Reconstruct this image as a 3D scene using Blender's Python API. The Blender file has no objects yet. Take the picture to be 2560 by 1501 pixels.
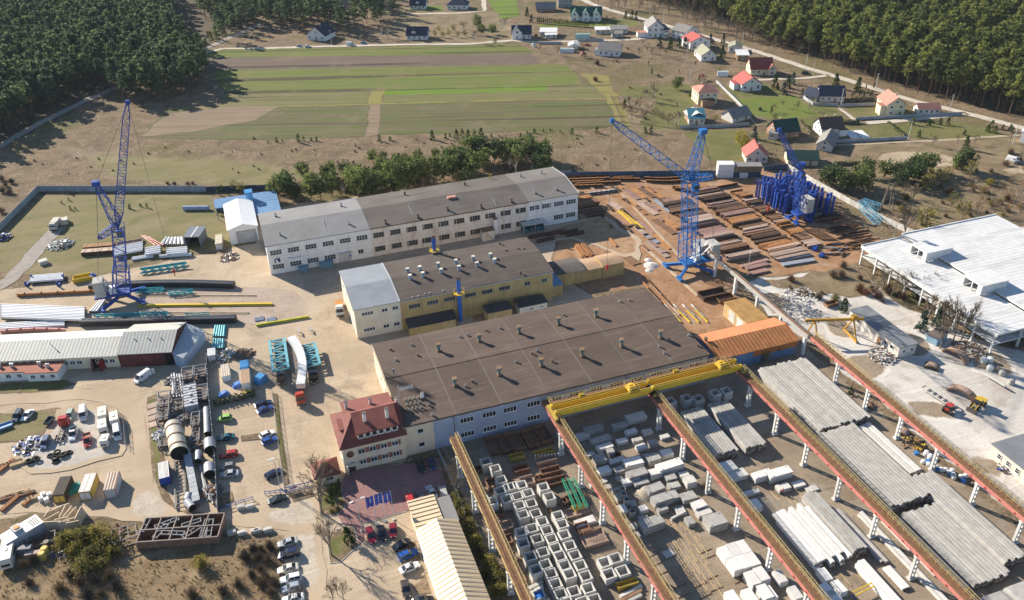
import bpy, bmesh, math, random
from mathutils import Vector, Matrix
from mathutils.geometry import delaunay_2d_cdt
random.seed(7)
S = bpy.context.scene
COL = S.collection
# ---------------------------------------------------------------- camera
FPX, CX, CY, HC = 2120.5, 1280.0, 750.5, 141.5
RW = Matrix(((0.94256115, 0.19106706, -0.27399242),
             (-0.33343902, 0.48926392, -0.80587793),
             (-0.01992212, 0.850949, 0.52487038)))
cam = bpy.data.cameras.new('camera'); co = bpy.data.objects.new('camera', cam); COL.objects.link(co)
co.matrix_world = Matrix.Translation((0, 0, HC)) @ RW.to_4x4()
cam.sensor_fit = 'HORIZONTAL'; cam.sensor_width = 36.0; cam.lens = FPX / 2560 * 36.0
cam.clip_start = 1.0; cam.clip_end = 5000
S.camera = co
# ---------------------------------------------------------------- light
SUN_AZ, SUN_EL = math.radians(122.3), math.radians(25.5)   # direction towards the sun, from +X
W = bpy.data.worlds.new('World'); S.world = W; W.use_nodes = True
nt = W.node_tree; bg = nt.nodes['Background']
sky = nt.nodes.new('ShaderNodeTexSky'); sky.sky_type = 'NISHITA'; sky.sun_disc = False
sky.sun_elevation = SUN_EL; sky.sun_rotation = math.radians(90) - SUN_AZ
sky.air_density = 1.0; sky.dust_density = 0.2; sky.ozone_density = 3.0
nt.links.new(sky.outputs[0], bg.inputs[0]); bg.inputs[1].default_value = 0.078
sl = bpy.data.lights.new('sun', 'SUN'); sl.energy = 5.0; sl.angle = math.radians(0.5); sl.color = (1.0, 0.91, 0.77)
so = bpy.data.objects.new('sun', sl); COL.objects.link(so)
so.rotation_euler = Vector((math.cos(SUN_AZ)*math.cos(SUN_EL), math.sin(SUN_AZ)*math.cos(SUN_EL), math.sin(SUN_EL))).to_track_quat('Z', 'Y').to_euler()
S.view_settings.view_transform = 'Standard'; S.view_settings.look = 'None'
S.view_settings.gamma = 1.0; S.view_settings.use_curve_mapping = False
S.view_settings.exposure = 1.02
S.cycles.max_bounces = 4; S.cycles.diffuse_bounces = 2; S.cycles.glossy_bounces = 2; S.cycles.transparent_max_bounces = 6
S.cycles.use_adaptive_sampling = True; S.cycles.adaptive_threshold = 0.02
# ---------------------------------------------------------------- pixel -> place
def P(x, y, z=0.0):
    d = RW @ Vector((x-CX, CY-y, -FPX)); t = (z-HC)/d.z
    return Vector((d.x*t, d.y*t, z))
def q(rc, x, y, z=0.0):
    r, c = divmod(rc, 10); k = 3.9375 if r < 3 else 3.931
    return P(640*c+x/k, 375*r+y/k, z)
def ang(a, b): return math.atan2(b.y-a.y, b.x-a.x)
# ---------------------------------------------------------------- mesh builder
class MB:
    def __init__(s): s.v = []; s.f = []; s.m = []; s.sm = []
    def add(s, vs, fs, m=0, sm=False):
        n = len(s.v); s.v += [tuple(p) for p in vs]
        for f in fs: s.f.append([i+n for i in f]); s.m.append(m); s.sm.append(sm)
        return s
    def box(s, x0, y0, z0, x1, y1, z1, m=0):
        return s.add([(x0,y0,z0),(x1,y0,z0),(x1,y1,z0),(x0,y1,z0),(x0,y0,z1),(x1,y0,z1),(x1,y1,z1),(x0,y1,z1)],
                     [(0,3,2,1),(4,5,6,7),(0,1,5,4),(1,2,6,5),(2,3,7,6),(3,0,4,7)], m)
    def obox(s, cx, cy, z0, lx, ly, h, a=0, m=0, tilt=0):
        n = len(s.v); s.box(-lx/2, -ly/2, 0, lx/2, ly/2, h, m)
        M = Matrix.Translation((cx, cy, z0)) @ Matrix.Rotation(a, 4, 'Z') @ Matrix.Rotation(tilt, 4, 'X')
        for i in range(n, len(s.v)): s.v[i] = tuple(M @ Vector(s.v[i]))
        return s
    def xf(s, M, n=0):
        for i in range(n, len(s.v)): s.v[i] = tuple(M @ Vector(s.v[i]))
        return s
    def bar(s, a, b, w, h=None, m=0, up=(0,0,1)):
        a = Vector(a); b = Vector(b); d = b-a
        if d.length < 1e-5: return s
        h = h or w; d.normalize(); u = Vector(up)
        if abs(d.dot(u)) > .97: u = Vector((1,0,0))
        sx = d.cross(u).normalized()*w/2; sy = sx.cross(d).normalized()*h/2
        return s.add([a-sx-sy,a+sx-sy,a+sx+sy,a-sx+sy,b-sx-sy,b+sx-sy,b+sx+sy,b-sx+sy],
                     [(0,1,2,3),(7,6,5,4),(0,4,5,1),(1,5,6,2),(2,6,7,3),(3,7,4,0)], m)
    def tube(s, a, b, r, n=10, m=0, r2=None, caps=True, mc=None, sm=True):
        a = Vector(a); b = Vector(b); d = (b-a).normalized(); r2 = r if r2 is None else r2
        u = Vector((0,0,1)) if abs(d.z) < .9 else Vector((1,0,0))
        x = d.cross(u).normalized(); y = d.cross(x)
        vs = []
        for p, rr in ((a,r),(b,r2)):
            for i in range(n):
                t = 2*math.pi*i/n; vs.append(p+x*rr*math.cos(t)+y*rr*math.sin(t))
        s.add(vs, [(i,(i+1)%n,n+(i+1)%n,n+i) for i in range(n)], m, sm)
        if caps:
            mc = m if mc is None else mc
            s.add(vs[:n], [tuple(range(n))[::-1]], mc); s.add(vs[n:], [tuple(range(n))], mc)
        return s
    def poly(s, pts, m=0): return s.add(pts, [tuple(range(len(pts)))], m)
    def prism(s, pts, z0, z1, m=0, mt=None):
        n = len(pts); vs = [(p[0],p[1],z0) for p in pts]+[(p[0],p[1],z1) for p in pts]
        s.add(vs, [(i,(i+1)%n,n+(i+1)%n,n+i) for i in range(n)]+[tuple(range(n))[::-1]], m)
        return s.add(vs[n:], [tuple(range(n))], m if mt is None else mt)
    def extr(s, prof, L, m=0, axis='x'):   # (u,z) profile pushed along x (or y)
        n = len(prof)
        g = (lambda u,z,t:(t,u,z)) if axis == 'x' else (lambda u,z,t:(u,t,z))
        vs = [g(u,z,0) for u,z in prof]+[g(u,z,L) for u,z in prof]
        return s.add(vs, [(i,(i+1)%n,n+(i+1)%n,n+i) for i in range(n)]+[tuple(range(n))[::-1], tuple(range(n,2*n))], m)
    def lattice(s, a, b, w0, w1, n, r=.16, m=0, rb=None, up=(0,1,0)):
        a = Vector(a); b = Vector(b); d = (b-a).normalized(); u = Vector(up)
        x = d.cross(u).normalized(); y = d.cross(x).normalized(); rb = rb or r*.5
        def ring(t):
            p = a.lerp(b, t); w = (w0+(w1-w0)*t)/2
            return [p+x*w*i+y*w*j for i,j in ((-1,-1),(1,-1),(1,1),(-1,1))]
        rs = [ring(i/n) for i in range(n+1)]
        for k in range(4): s.bar(rs[0][k], rs[n][k], r*2, m=m)
        for i in range(n+1):
            for k in range(4):
                s.bar(rs[i][k], rs[i][(k+1)%4], rb*2, m=m)
                if i < n: s.bar(rs[i][k] if (i+k)%2 else rs[i][(k+1)%4], rs[i+1][(k+1)%4] if (i+k)%2 else rs[i+1][k], rb*2, m=m)
        return s
    def mesh(s, name, mats):
        me = bpy.data.meshes.new(name); me.from_pydata(s.v, [], s.f)
        for mt in mats: me.materials.append(mt)
        me.polygons.foreach_set('material_index', s.m); me.polygons.foreach_set('use_smooth', s.sm)
        bm = bmesh.new(); bm.from_mesh(me); bmesh.ops.recalc_face_normals(bm, faces=bm.faces); bm.to_mesh(me); bm.free()
        me.update(); return me
    def build(s, name, mats, parent=None, loc=None, rz=0):
        if not isinstance(mats, (list, tuple)): mats = [mats]
        return place(name, s.mesh(name, mats), parent, loc, rz)
def place(name, me, parent=None, loc=None, rz=0, sc=None):
    o = bpy.data.objects.new(name, me); COL.objects.link(o)
    if parent: o.parent = parent
    if loc is not None: o.location = loc
    if rz: o.rotation_euler = (0, 0, rz)
    if sc: o.scale = sc
    return o
def tag(o, label=None, cat=None, group=None, kind=None):
    if label: o['label'] = label
    if cat: o['category'] = cat
    if group: o['group'] = group
    if kind: o['kind'] = kind
    elif cat: o['kind'] = 'thing'
    return o
def thing(name, label, cat, loc=(0,0,0), rz=0, group=None):
    return tag(place(name, None, None, loc, rz), label, cat, group)
def copy_tree(o, parent=None):
    c = o.copy(); COL.objects.link(c); c.parent = parent
    for ch in o.children: copy_tree(ch, c)
    return c
def dup(o, loc, rz=0, label=None, sc=None, group=None):
    c = copy_tree(o); c.location = loc; c.rotation_euler = (0,0,rz)
    if sc: c.scale = sc if isinstance(sc, (tuple, list)) else (sc,sc,sc)
    if label: c['label'] = label
    if group: c['group'] = group
    return c
# ---------------------------------------------------------------- materials
MATS = {}
def nd(t, kind, **kw):
    n = t.nodes.new('ShaderNode'+kind)
    for k, v in kw.items():
        if k in n.inputs: n.inputs[k].default_value = v
        else: setattr(n, k, v)
    return n
def mixc(t, f, a, b, mode='MIX'):
    n = t.nodes.new('ShaderNodeMix'); n.data_type = 'RGBA'; n.blend_type = mode
    for i, v in ((0,f),(6,a),(7,b)):
        if hasattr(v, 'is_linked') or hasattr(v, 'links'): t.links.new(v, n.inputs[i])
        else: n.inputs[i].default_value = v if i == 0 else (*v[:3], 1)
    return n.outputs[2]
def noise(t, vec, scale, detail=3, rough=.55, dist=0):
    n = nd(t, 'TexNoise'); n.inputs['Scale'].default_value = scale; n.inputs['Detail'].default_value = detail
    n.inputs['Roughness'].default_value = rough; n.inputs['Distortion'].default_value = dist
    if vec: t.links.new(vec, n.inputs['Vector'])
    return n.outputs[0]
def ramp(t, fac, a, b, va=0.0, vb=1.0):
    n = nd(t, 'MapRange'); n.interpolation_type = 'SMOOTHSTEP'
    n.inputs[1].default_value = a; n.inputs[2].default_value = b; n.inputs[3].default_value = va; n.inputs[4].default_value = vb
    t.links.new(fac, n.inputs[0]); return n.outputs[0]
def scalev(t, vec, s, rz=0):
    n = nd(t, 'Mapping'); n.inputs['Scale'].default_value = s; n.inputs['Rotation'].default_value = (0,0,rz)
    t.links.new(vec, n.inputs[0]); return n.outputs[0]
def new(name, rough=.8, metal=0.0, spec=.3):
    m = bpy.data.materials.new(name); m.use_nodes = True; t = m.node_tree
    b = t.nodes['Principled BSDF']; b.inputs['Roughness'].default_value = rough; b.inputs['Metallic'].default_value = metal
    b.inputs['Specular IOR Level'].default_value = spec
    return m, t, b
def bump(t, b, h, strength=.4, dist=.1):
    n = nd(t, 'Bump'); n.inputs['Strength'].default_value = strength; n.inputs['Distance'].default_value = dist
    t.links.new(h, n.inputs['Height']); t.links.new(n.outputs[0], b.inputs['Normal'])
def mat(name, col, rough=.8, var=.22, sc=.6, metal=0.0, stain=None, samt=.5, ssc=.25, rnd=.12, bmp=0.0, streak=None, spec=.3):
    """weathered plain surface: broad + fine tone noise, optional stain colour, per-object variation"""
    if name in MATS: return MATS[name]
    m, t, b = new(name, rough, metal, spec); g = nd(t, 'NewGeometry').outputs['Position']
    n1 = noise(t, g, sc, 4, .6); n2 = noise(t, g, sc*9, 2, .6)
    base = mixc(t, ramp(t, n1, .3, .7), [c*(1-var) for c in col], [min(1, c*(1+var*.6)) for c in col])
    base = mixc(t, ramp(t, n2, .35, .65, 0, .35*min(1, var*4)), base, [c*(1-var*1.3) for c in col])
    if stain:
        sv = scalev(t, g, streak) if streak else g
        base = mixc(t, ramp(t, noise(t, sv, ssc, 5, .65), .48, .72, 0, samt), base, stain)
    if rnd:
        oi = nd(t, 'ObjectInfo').outputs['Random']
        base = mixc(t, 1.0, base, mixc(t, oi, [1-rnd]*3, [1+rnd]*3), 'MULTIPLY')
    t.links.new(base, b.inputs['Base Color'])
    if bmp: bump(t, b, n2, bmp, .05)
    MATS[name] = m; return m
def paint(name, col, rough=.35, spec=.5, metal=0.0): return mat(name, col, rough, .1, .8, metal, rnd=.05, spec=spec)
GRASS = None
def grass_nodes(t, g):
    big = noise(t, g, .018, 4, .6); mid = noise(t, g, .13, 5, .65, .6); fine = noise(t, g, 1.1, 4, .7)
    c = mixc(t, ramp(t, mid, .3, .7), (.165,.12,.075), (.295,.215,.14))
    c = mixc(t, ramp(t, big, .5, .64, 0, .75), c, (.15,.14,.055))
    c = mixc(t, ramp(t, fine, .4, .68, 0, .8), c, (.075,.055,.032))
    c = mixc(t, ramp(t, noise(t, g, .45, 3, .6), .58, .74, 0, .7), c, (.40,.31,.215))
    return c, fine, mid
def zone_mat(name, cols, sc=.12, track=None, bmps=.3, grassy=.0, rz=0, soft=1, under=None):
    """ground sheet: blotchy mix of cols, edge fades into dry grass by the 'edge' attribute"""
    if name in MATS: return MATS[name]
    m, t, b = new(name, .92, 0, .15); g = nd(t, 'NewGeometry').outputs['Position']
    gv = scalev(t, g, track or (1,1,1), rz)
    c = mixc(t, ramp(t, noise(t, gv, sc, 5, .6, .4), .32, .68), cols[0], cols[1])
    if len(cols) > 2: c = mixc(t, ramp(t, noise(t, gv, sc*2.3, 5, .65, .8), .5, .7, 0, .8), c, cols[2])
    if len(cols) > 3: c = mixc(t, ramp(t, noise(t, g, sc*.55, 4, .6, .5), .55, .68, 0, .8), c, cols[3])
    fine = noise(t, g, 2.2, 4, .7)
    c = mixc(t, ramp(t, fine, .4, .75, 0, .5), c, [x*.5 for x in cols[0]])
    tr = noise(t, scalev(t, g, (.02,.5,1), .5), 1.0, 4, .6, 4); c = mixc(t, ramp(t, tr, .52, .66, 0, .32), c, [min(1, x*1.25) for x in cols[1]]); tr = noise(t, scalev(t, g, (.5,.03,1), .2), 1.0, 4, .6, 4); c = mixc(t, ramp(t, tr, .55, .68, 0, .25), c, [x*.68 for x in cols[0]])
    if soft:
        at = nd(t, 'Attribute'); at.attribute_name = 'edge'
        gc = mixc(t, ramp(t, noise(t, g, .06, 5, .6, .4), .32, .68), [x*.9 for x in under], [x*1.12 for x in under]) if under else grass_nodes(t, g)[0]
        mth = nd(t, 'Math', operation='MULTIPLY_ADD'); t.links.new(noise(t, g, .5, 5, .7), mth.inputs[0]); mth.inputs[1].default_value = -.9
        ad = nd(t, 'Math', operation='MULTIPLY'); t.links.new(at.outputs['Fac'], ad.inputs[0]); ad.inputs[1].default_value = 1.5
        t.links.new(ad.outputs[0], mth.inputs[2])
        c = mixc(t, ramp(t, mth.outputs[0], -.05, .35), gc, c)
    t.links.new(c, b.inputs['Base Color']); bump(t, b, fine, bmps, .12)
    MATS[name] = m; return m
LAYER = [0.0]
def zone(name, pts, m, soft=1.5, jit=.5, label=None, kind='structure', seg=4.0, parent=None):
    """a ground sheet laid 4 mm above the sheet below it, ragged outline, soft rim"""
    LAYER[0] += .004; z = LAYER[0]; rnd = random.Random(name+str(len(pts)))
    out = []
    for i, p in enumerate(pts):
        a = Vector((p[0],p[1])); b = Vector((pts[(i+1)%len(pts)][0], pts[(i+1)%len(pts)][1])); n = max(1, min(40, int((b-a).length/seg)))
        nx = Vector((-(b-a).y, (b-a).x)).normalized() if (b-a).length > 0 else Vector((0,0))
        for k in range(n): out.append(a.lerp(b, k/n)+nx*(rnd.uniform(-jit,jit) if k else 0))
    segs = [(out[i], out[(i+1)%len(out)]) for i in range(len(out))]
    def dist(p): return min(((p-a)-(b-a)*max(0, min(1, (p-a).dot(b-a)/max(1e-9, (b-a).length_squared)))).length for a, b in segs)
    inner = []
    if soft > 0:
        for i in range(len(out)):
            d = (out[(i+1)%len(out)]-out[i-1]); nx = Vector((-d.y, d.x)).normalized()*soft
            inner += [p for p in (out[i]+nx, out[i]-nx) if dist(p) > soft*.9]
    r = delaunay_2d_cdt(out+inner, [], [list(range(len(out)))], 1, 1e-4)
    me = bpy.data.meshes.new(name); me.from_pydata([(p.x,p.y,z) for p in r[0]], [], r[2]); me.materials.append(m)
    at = me.attributes.new('edge', 'FLOAT', 'POINT')
    for k, p in enumerate(r[0]): at.data[k].value = min(1.0, dist(p)/soft) if soft > 0 else 1.0
    bm = bmesh.new(); bm.from_mesh(me); bmesh.ops.recalc_face_normals(bm, faces=bm.faces)
    for f in bm.faces:
        if f.normal.z < 0: f.normal_flip()
    bm.to_mesh(me); bm.free()
    o = place(name, me, parent); o['kind'] = kind
    return o
def strip(name, pts, w, m, **k):
    """polyline road as a zone"""
    L = []; Rr = []
    for i, p in enumerate(pts):
        a = pts[max(0,i-1)]; b = pts[min(len(pts)-1,i+1)]; d = Vector((b.x-a.x,b.y-a.y)).normalized(); nx = Vector((-d.y,d.x))*w/2
        L.append((p.x+nx.x,p.y+nx.y)); Rr.append((p.x-nx.x,p.y-nx.y))
    return zone(name, L+Rr[::-1], m, **k)
# ================================================================ the ground
def pts(rc, *xy): return [q(rc, xy[i], xy[i+1]) for i in range(0, len(xy), 2)]
def pp(*xy): return [P(xy[i], xy[i+1]) for i in range(0, len(xy), 2)]     # photo pixels
m, t, b = new('dry_grass', .95, 0, .1); g = nd(t, 'NewGeometry').outputs['Position']
c_, f_, m_ = grass_nodes(t, g); t.links.new(c_, b.inputs['Base Color'])
ad = nd(t, 'Math', operation='ADD'); t.links.new(f_, ad.inputs[0]); t.links.new(m_, ad.inputs[1])
bump(t, b, ad.outputs[0], .8, .5)
MATS['dry_grass'] = m
gm = MB(); N = 24
for i in range(N):
    for j in range(N):
        x0, y0 = -1100+i*120, -300+j*120
        gm.add([(x0,y0,-.02),(x0+120,y0,-.02),(x0+120,y0+120,-.02),(x0,y0+120,-.02)], [(0,1,2,3)])
tag(gm.build('ground', m), kind='structure')
# fields: strips parallel to one another
FA = ang(P(640,229), P(1280,215))
def field_mat(name, c1, c2, amt, c3=None):
    m, t, b = new(name, .95, 0, .1); g = nd(t, 'NewGeometry').outputs['Position']
    gv = nd(t, 'VectorRotate'); gv.rotation_type = 'Z_AXIS'; gv.inputs['Angle'].default_value = -FA; t.links.new(g, gv.inputs['Vector'])
    a = noise(t, scalev(t, gv.outputs[0], (.008,.30,1)), 1.0, 5, .7, .2); fr = noise(t, scalev(t, gv.outputs[0], (.015,.62,1)), 1.0, 3, .6)
    pn = noise(t, g, .05, 4, .65); fine = noise(t, g, 1.4, 4, .7)
    c = mixc(t, ramp(t, a, .5-amt*.35, .62), c1, c2)
    c = mixc(t, ramp(t, fr, .5, .68, 0, .65), c, [x*.55 for x in c2])
    ln = noise(t, scalev(t, gv.outputs[0], (.003,.16,1)), 1.0, 2, .5); c = mixc(t, ramp(t, ln, .60, .635, 0, .75), c, (.06,.045,.032))
    c = mixc(t, ramp(t, pn, .5, .72, 0, .7), c, c3 or c2)
    c = mixc(t, ramp(t, fine, .45, .8, 0, .5), c, [x*.5 for x in c1])
    t.links.new(c, b.inputs['Base Color']); bump(t, b, fr, .5, .2); MATS[name] = m; return m
GRN = field_mat('green_crop', (.12,.172,.034), (.16,.165,.055), .6, (.20,.165,.085))
BRT = field_mat('bright_crop', (.13,.225,.026), (.15,.185,.045), .3, (.165,.18,.055))
PLO = field_mat('ploughed_soil', (.125,.095,.075), (.17,.13,.10), .6, (.215,.165,.125))
OLV = field_mat('olive_stubble', (.145,.158,.055), (.19,.165,.085), .45, (.235,.185,.115))
MIX = field_mat('striped_crop', (.10,.138,.034), (.15,.12,.075), .5, (.19,.155,.092))
LMN = field_mat('yellow_grass', (.235,.215,.065), (.245,.205,.088), .3)
SND = field_mat('bare_soil', (.215,.16,.11), (.26,.195,.135), .5)
for nm, mt, pl in (
    ('field_strip', GRN, (496,127, 640,122, 960,118, 1300,111, 1335,134, 1000,139, 640,143, 506,145)),
    ('field_strip', PLO, (506,145, 640,143, 1000,139, 1330,134, 1350,160, 1290,163, 1000,168, 640,175, 530,176)),
    ('field_strip', GRN, (535,176, 640,175, 1000,168, 1290,163, 1410,162, 1440,180, 1280,182, 640,195, 540,197)),
    ('field_strip', OLV, (540,197, 640,195, 1280,182, 1440,180, 1442,184, 1280,186, 640,199, 540,201)),
    ('field_strip', GRN, (540,201, 640,199, 1280,186, 1442,184, 1452,212, 1280,215, 925,224, 640,229, 560,231)),
    ('field_strip', OLV, (560,231, 640,229, 925,224, 918,260, 640,266, 545,268)),
    ('field_strip', LMN, (928,224, 962,223, 955,259, 920,260)),
    ('field_strip', BRT, (964,223, 1280,215, 1366,213, 1368,229, 1280,231, 964,239)),
    ('field_strip', OLV, (1368,213, 1500,211, 1512,226, 1368,229)),
    ('field_strip', OLV, (960,240, 1280,231, 1512,226, 1515,246, 1280,249, 958,258)),
    ('field_strip', LMN, (430,271, 640,266, 918,260, 1280,249, 1515,246, 1516,249, 1280,252, 918,263, 640,269, 420,275)),
    ('field_strip', MIX, (420,276, 640,270, 922,263, 912,342, 640,350, 345,345)),
    ('field_strip', MIX, (953,262, 1280,252, 1516,249, 1530,280, 1545,310, 1500,322, 1280,330, 947,337)),
    ('field_strip', SND, (560,268, 700,266, 640,300, 480,330, 350,343, 420,285)),
    ('farm_track', SND, (927,263, 951,262, 946,338, 913,343)),
    ('field_strip', LMN, (1452,184, 1520,190, 1545,245, 1585,330, 1548,312, 1516,246)),
    ('field_strip', BRT, (1218,0, 1290,0, 1300,40, 1255,48, 1240,30))):
    zone(nm, pp(*pl), mt, soft=0, jit=.8, seg=5)
# lawns and meadows
LAYER[0] = 0.0
LAWN = zone_mat('lawn', ((.115,.125,.038),(.17,.155,.06),(.215,.17,.095)), .09)
LAWNB = zone_mat('lush_lawn', ((.12,.165,.03),(.155,.175,.04),(.18,.165,.06)), .08)
MEAD = zone_mat('mown_meadow', ((.165,.15,.062),(.225,.185,.095),(.115,.125,.04),(.265,.21,.125)), .07, track=(.5,1.6,1))
YSAND = zone_mat('sandy_concrete', ((.40,.31,.215),(.50,.395,.285),(.315,.245,.175),(.46,.385,.30)), .06)
YRUST = zone_mat('rusty_dirt', ((.30,.165,.085),(.39,.235,.135),(.17,.085,.045),(.42,.31,.22)), .13)
YPRE = zone_mat('storage_concrete', ((.235,.18,.125),(.32,.255,.185),(.165,.13,.095),(.30,.26,.21)), .09)
YPALE = zone_mat('dusty_concrete', ((.49,.45,.40),(.64,.60,.55),(.36,.30,.24),(.70,.66,.61)), .05)
ROADM = zone_mat('pale_road', ((.50,.44,.36),(.58,.52,.435),(.42,.355,.28)), .2)
GREYR = zone_mat('grey_gravel', ((.29,.26,.235),(.36,.33,.295),(.24,.20,.165)), .25)
YROAD = zone_mat('yard_road', ((.45,.385,.305),(.53,.46,.37),(.36,.29,.22),(.56,.51,.44)), .16, under=(.43,.335,.235))
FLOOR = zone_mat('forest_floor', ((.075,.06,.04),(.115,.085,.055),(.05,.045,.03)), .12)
BRUSH = zone_mat('brushland', ((.17,.125,.075),(.26,.2,.12),(.12,.105,.045),(.32,.25,.16)), .1)
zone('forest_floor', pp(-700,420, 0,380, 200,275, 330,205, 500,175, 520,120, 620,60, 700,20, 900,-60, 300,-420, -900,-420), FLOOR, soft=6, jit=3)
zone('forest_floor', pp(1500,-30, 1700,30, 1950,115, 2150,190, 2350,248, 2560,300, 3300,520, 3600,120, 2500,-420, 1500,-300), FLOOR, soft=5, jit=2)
zone('brush_meadow', pp(1000,30, 1250,28, 1330,100, 1250,112, 1000,108, 960,90), BRUSH, soft=4, jit=2)
zone('brush_meadow', pp(1530,280, 1560,250, 1650,235, 1720,300, 1740,330, 1600,335, 1545,315), BRUSH, soft=3, jit=1)
zone('meadow', pp(100,488, 530,482, 545,520, 640,540, 640,610, 470,640, 330,660, 250,690, 20,690, -60,640), MEAD, soft=2, jit=1)
zone('meadow', pp(160,370, 640,400, 900,440, 640,470, 520,466, 400,462, 250,440), MEAD, soft=7, jit=3)
for pl in ((1560,215, 1735,208, 1740,330, 1590,320, 1640,250, 1530,240), (1790,220, 1900,200, 1990,240, 2100,270, 2120,300, 2020,320, 1860,290),
           (2100,262, 2200,275, 2300,280, 2290,300, 2130,298), (2060,310, 2250,330, 2260,345, 2070,350), (1700,330, 1860,320, 1900,400, 1780,410),
           (1375,50, 1600,45, 1600,62, 1380,66), (1420,18,1460,16,1520,40,1420,45), (2120,315, 2400,305, 2560,345, 2300,350)):
    zone('garden_lawn', pp(*pl), LAWN, soft=2.5, jit=1)
for pl in ((1830,245, 1990,238, 2060,290, 1960,300, 1860,290), (1340,60, 1430,56, 1600,58, 1596,66, 1345,70), (1060,12,1110,14,1108,30,1010,28)):
    zone('garden_lawn', pp(*pl), LAWNB, soft=2.5, jit=1)
zone('brush_meadow', pp(2120,365, 2560,340, 2560,560, 2330,600, 2240,540, 2080,460, 2030,420), BRUSH, soft=4, jit=2)
zone('sandy_bank', pp(2160,385, 2330,375, 2420,395, 2400,420, 2220,420), zone_mat('dry_sand', ((.36,.28,.19),(.46,.37,.26),(.24,.185,.11)), .12), soft=4, jit=2)
zone('sandy_bank', pp(2500,425, 2560,415, 2560,440, 2520,442), MATS['dry_sand'], soft=1)
# roads outside the works
strip('forest_road', [q(0,-300,1600),q(0,0,1440),q(0,400,1210),q(0,860,985),q(0,1210,835),q(0,1550,690),q(0,1900,530),q(0,2140,430),q(0,2270,370),q(0,2600,230)], 5.2, GREYR, soft=.8, jit=.4)
strip('village_road', [q(2,600,-60),q(2,780,40),q(2,1000,110),q(2,1300,195),q(2,1600,275),q(2,1900,360),q(2,2260,465),q(2,2520,545),q(3,360,665),q(3,700,765),q(3,1100,892),q(3,1480,1008),q(3,1900,1105),q(3,2520,1265),q(3,3300,1470)], 5.6, ROADM, soft=.8, jit=.4)
strip('track', [q(0,1900,545),q(0,2200,480),q(1,0,480),q(1,700,458),q(1,1500,440),q(1,2100,435),q(2,0,400),q(2,250,420),q(2,700,405),q(2,1150,395),q(2,1600,350)], 4.2, ROADM, soft=.8, jit=.4)
strip('track', [q(1,1480,140),q(1,2000,132),q(1,2250,110),q(1,2240,0),q(1,2230,-80)], 4.2, ROADM, soft=.8, jit=.4)
strip('side_road', [q(3,930,1215),q(3,1300,1190),q(3,1700,1150),q(3,1960,1118)], 4.6, ROADM, soft=.8, jit=.4)
strip('side_road', [q(3,-200,795),q(3,0,785),q(3,380,770),q(3,600,745)], 3.6, ROADM, soft=.8, jit=.3)
strip('footpath', [q(3,560,1440),q(3,1100,1410),q(3,1700,1385),q(3,2200,1350),q(3,2560,1325)], 2.6, zone_mat('worn_path', ((.36,.29,.2),(.43,.35,.25)), .2), soft=.6, jit=.3)
strip('side_road', [q(3,690,1060),q(3,840,1175),q(3,930,1220)], 2.5, ROADM, soft=.5)
strip('footpath', [q(2,2010,810),q(2,2180,980),q(2,2360,1180),q(2,2420,1240),q(3,300,1220)], 1.6, MATS['worn_path'], soft=.4)
# the works
LAYER[0] = 0.0
zone('factory_yard', pp(-120,735, 0,722, 170,703, 330,668, 470,640, 560,632, 620,560, 660,520, 1430,420, 1500,640, 1480,800, 1020,1110, 1010,1240, 1240,1520, 1240,1640, 690,1640, 700,1345, 560,1335, 300,1300, 120,1292, -150,1305), YSAND, soft=2.5, jit=1.2)
zone('rust_yard', pp(1405,440, 1780,428, 1905,420, 2070,485, 2215,610, 2080,705, 1860,690, 1835,730, 2020,890, 1890,905, 1760,880, 1600,715, 1480,740, 1370,680, 1390,600, 1450,560, 1440,480), YRUST, soft=2.5, jit=1.2)
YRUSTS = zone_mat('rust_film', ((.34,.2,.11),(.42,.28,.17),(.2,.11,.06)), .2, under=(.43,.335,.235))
zone('rust_stain', pp(960,860, 1010,850, 1300,790, 1290,750, 1010,830, 935,840), YRUSTS, soft=3.5, jit=1.2)
zone('precast_yard', pp(1085,1085, 1400,1030, 1770,900, 1990,845, 2300,1110, 2620,1390, 2620,1640, 1240,1640, 1200,1400), YPRE, soft=2, jit=.8)
zone('dusty_yard', pp(2015,855, 1850,720, 1900,690, 2060,680, 2160,690, 2330,800, 2640,900, 2640,1385, 2300,1100), YPALE, soft=3, jit=1.5)
zone('dusty_yard', pp(2340,605, 2480,580, 2620,560, 2620,730, 2480,680, 2400,640), YPALE, soft=4, jit=2)
for pl in ((2090,900,2180,880,2230,930,2150,960),(2250,1000,2380,1010,2400,1060,2290,1050),(2040,790,2120,800,2150,850,2070,840),(2400,860,2520,890,2540,950,2430,930),(2230,820,2330,850,2320,900,2240,880),(2420,1130,2500,1140,2510,1210,2440,1190),(1880,735,1960,730,1990,780,1920,790)): zone('dirt_patch', pp(*pl), zone_mat('dirt_mud', ((.27,.21,.15),(.34,.27,.2),(.2,.15,.1)), .2, under=(.57,.53,.475)), soft=3, jit=1.5)
zone('brush_verge', pp(1910,700, 2060,680, 2130,660, 2200,720, 2160,740, 2000,740), BRUSH, soft=3, jit=1.5)
strip('gravel_path', [q(10,600,740),q(10,440,900),q(10,280,1090),q(10,110,1270),q(10,-200,1450)], 6.0, GREYR, soft=1.0, jit=.6)
zone('concrete_pad', pts(11,400,1190, 2520,880, 2520,1000, 900,1230, 830,1180, 800,1330, 600,1440, 460,1380), zone_mat('worn_slab', ((.36,.29,.215),(.42,.345,.26),(.29,.23,.165)), .1, under=(.43,.335,.235)), soft=1.5)
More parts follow.
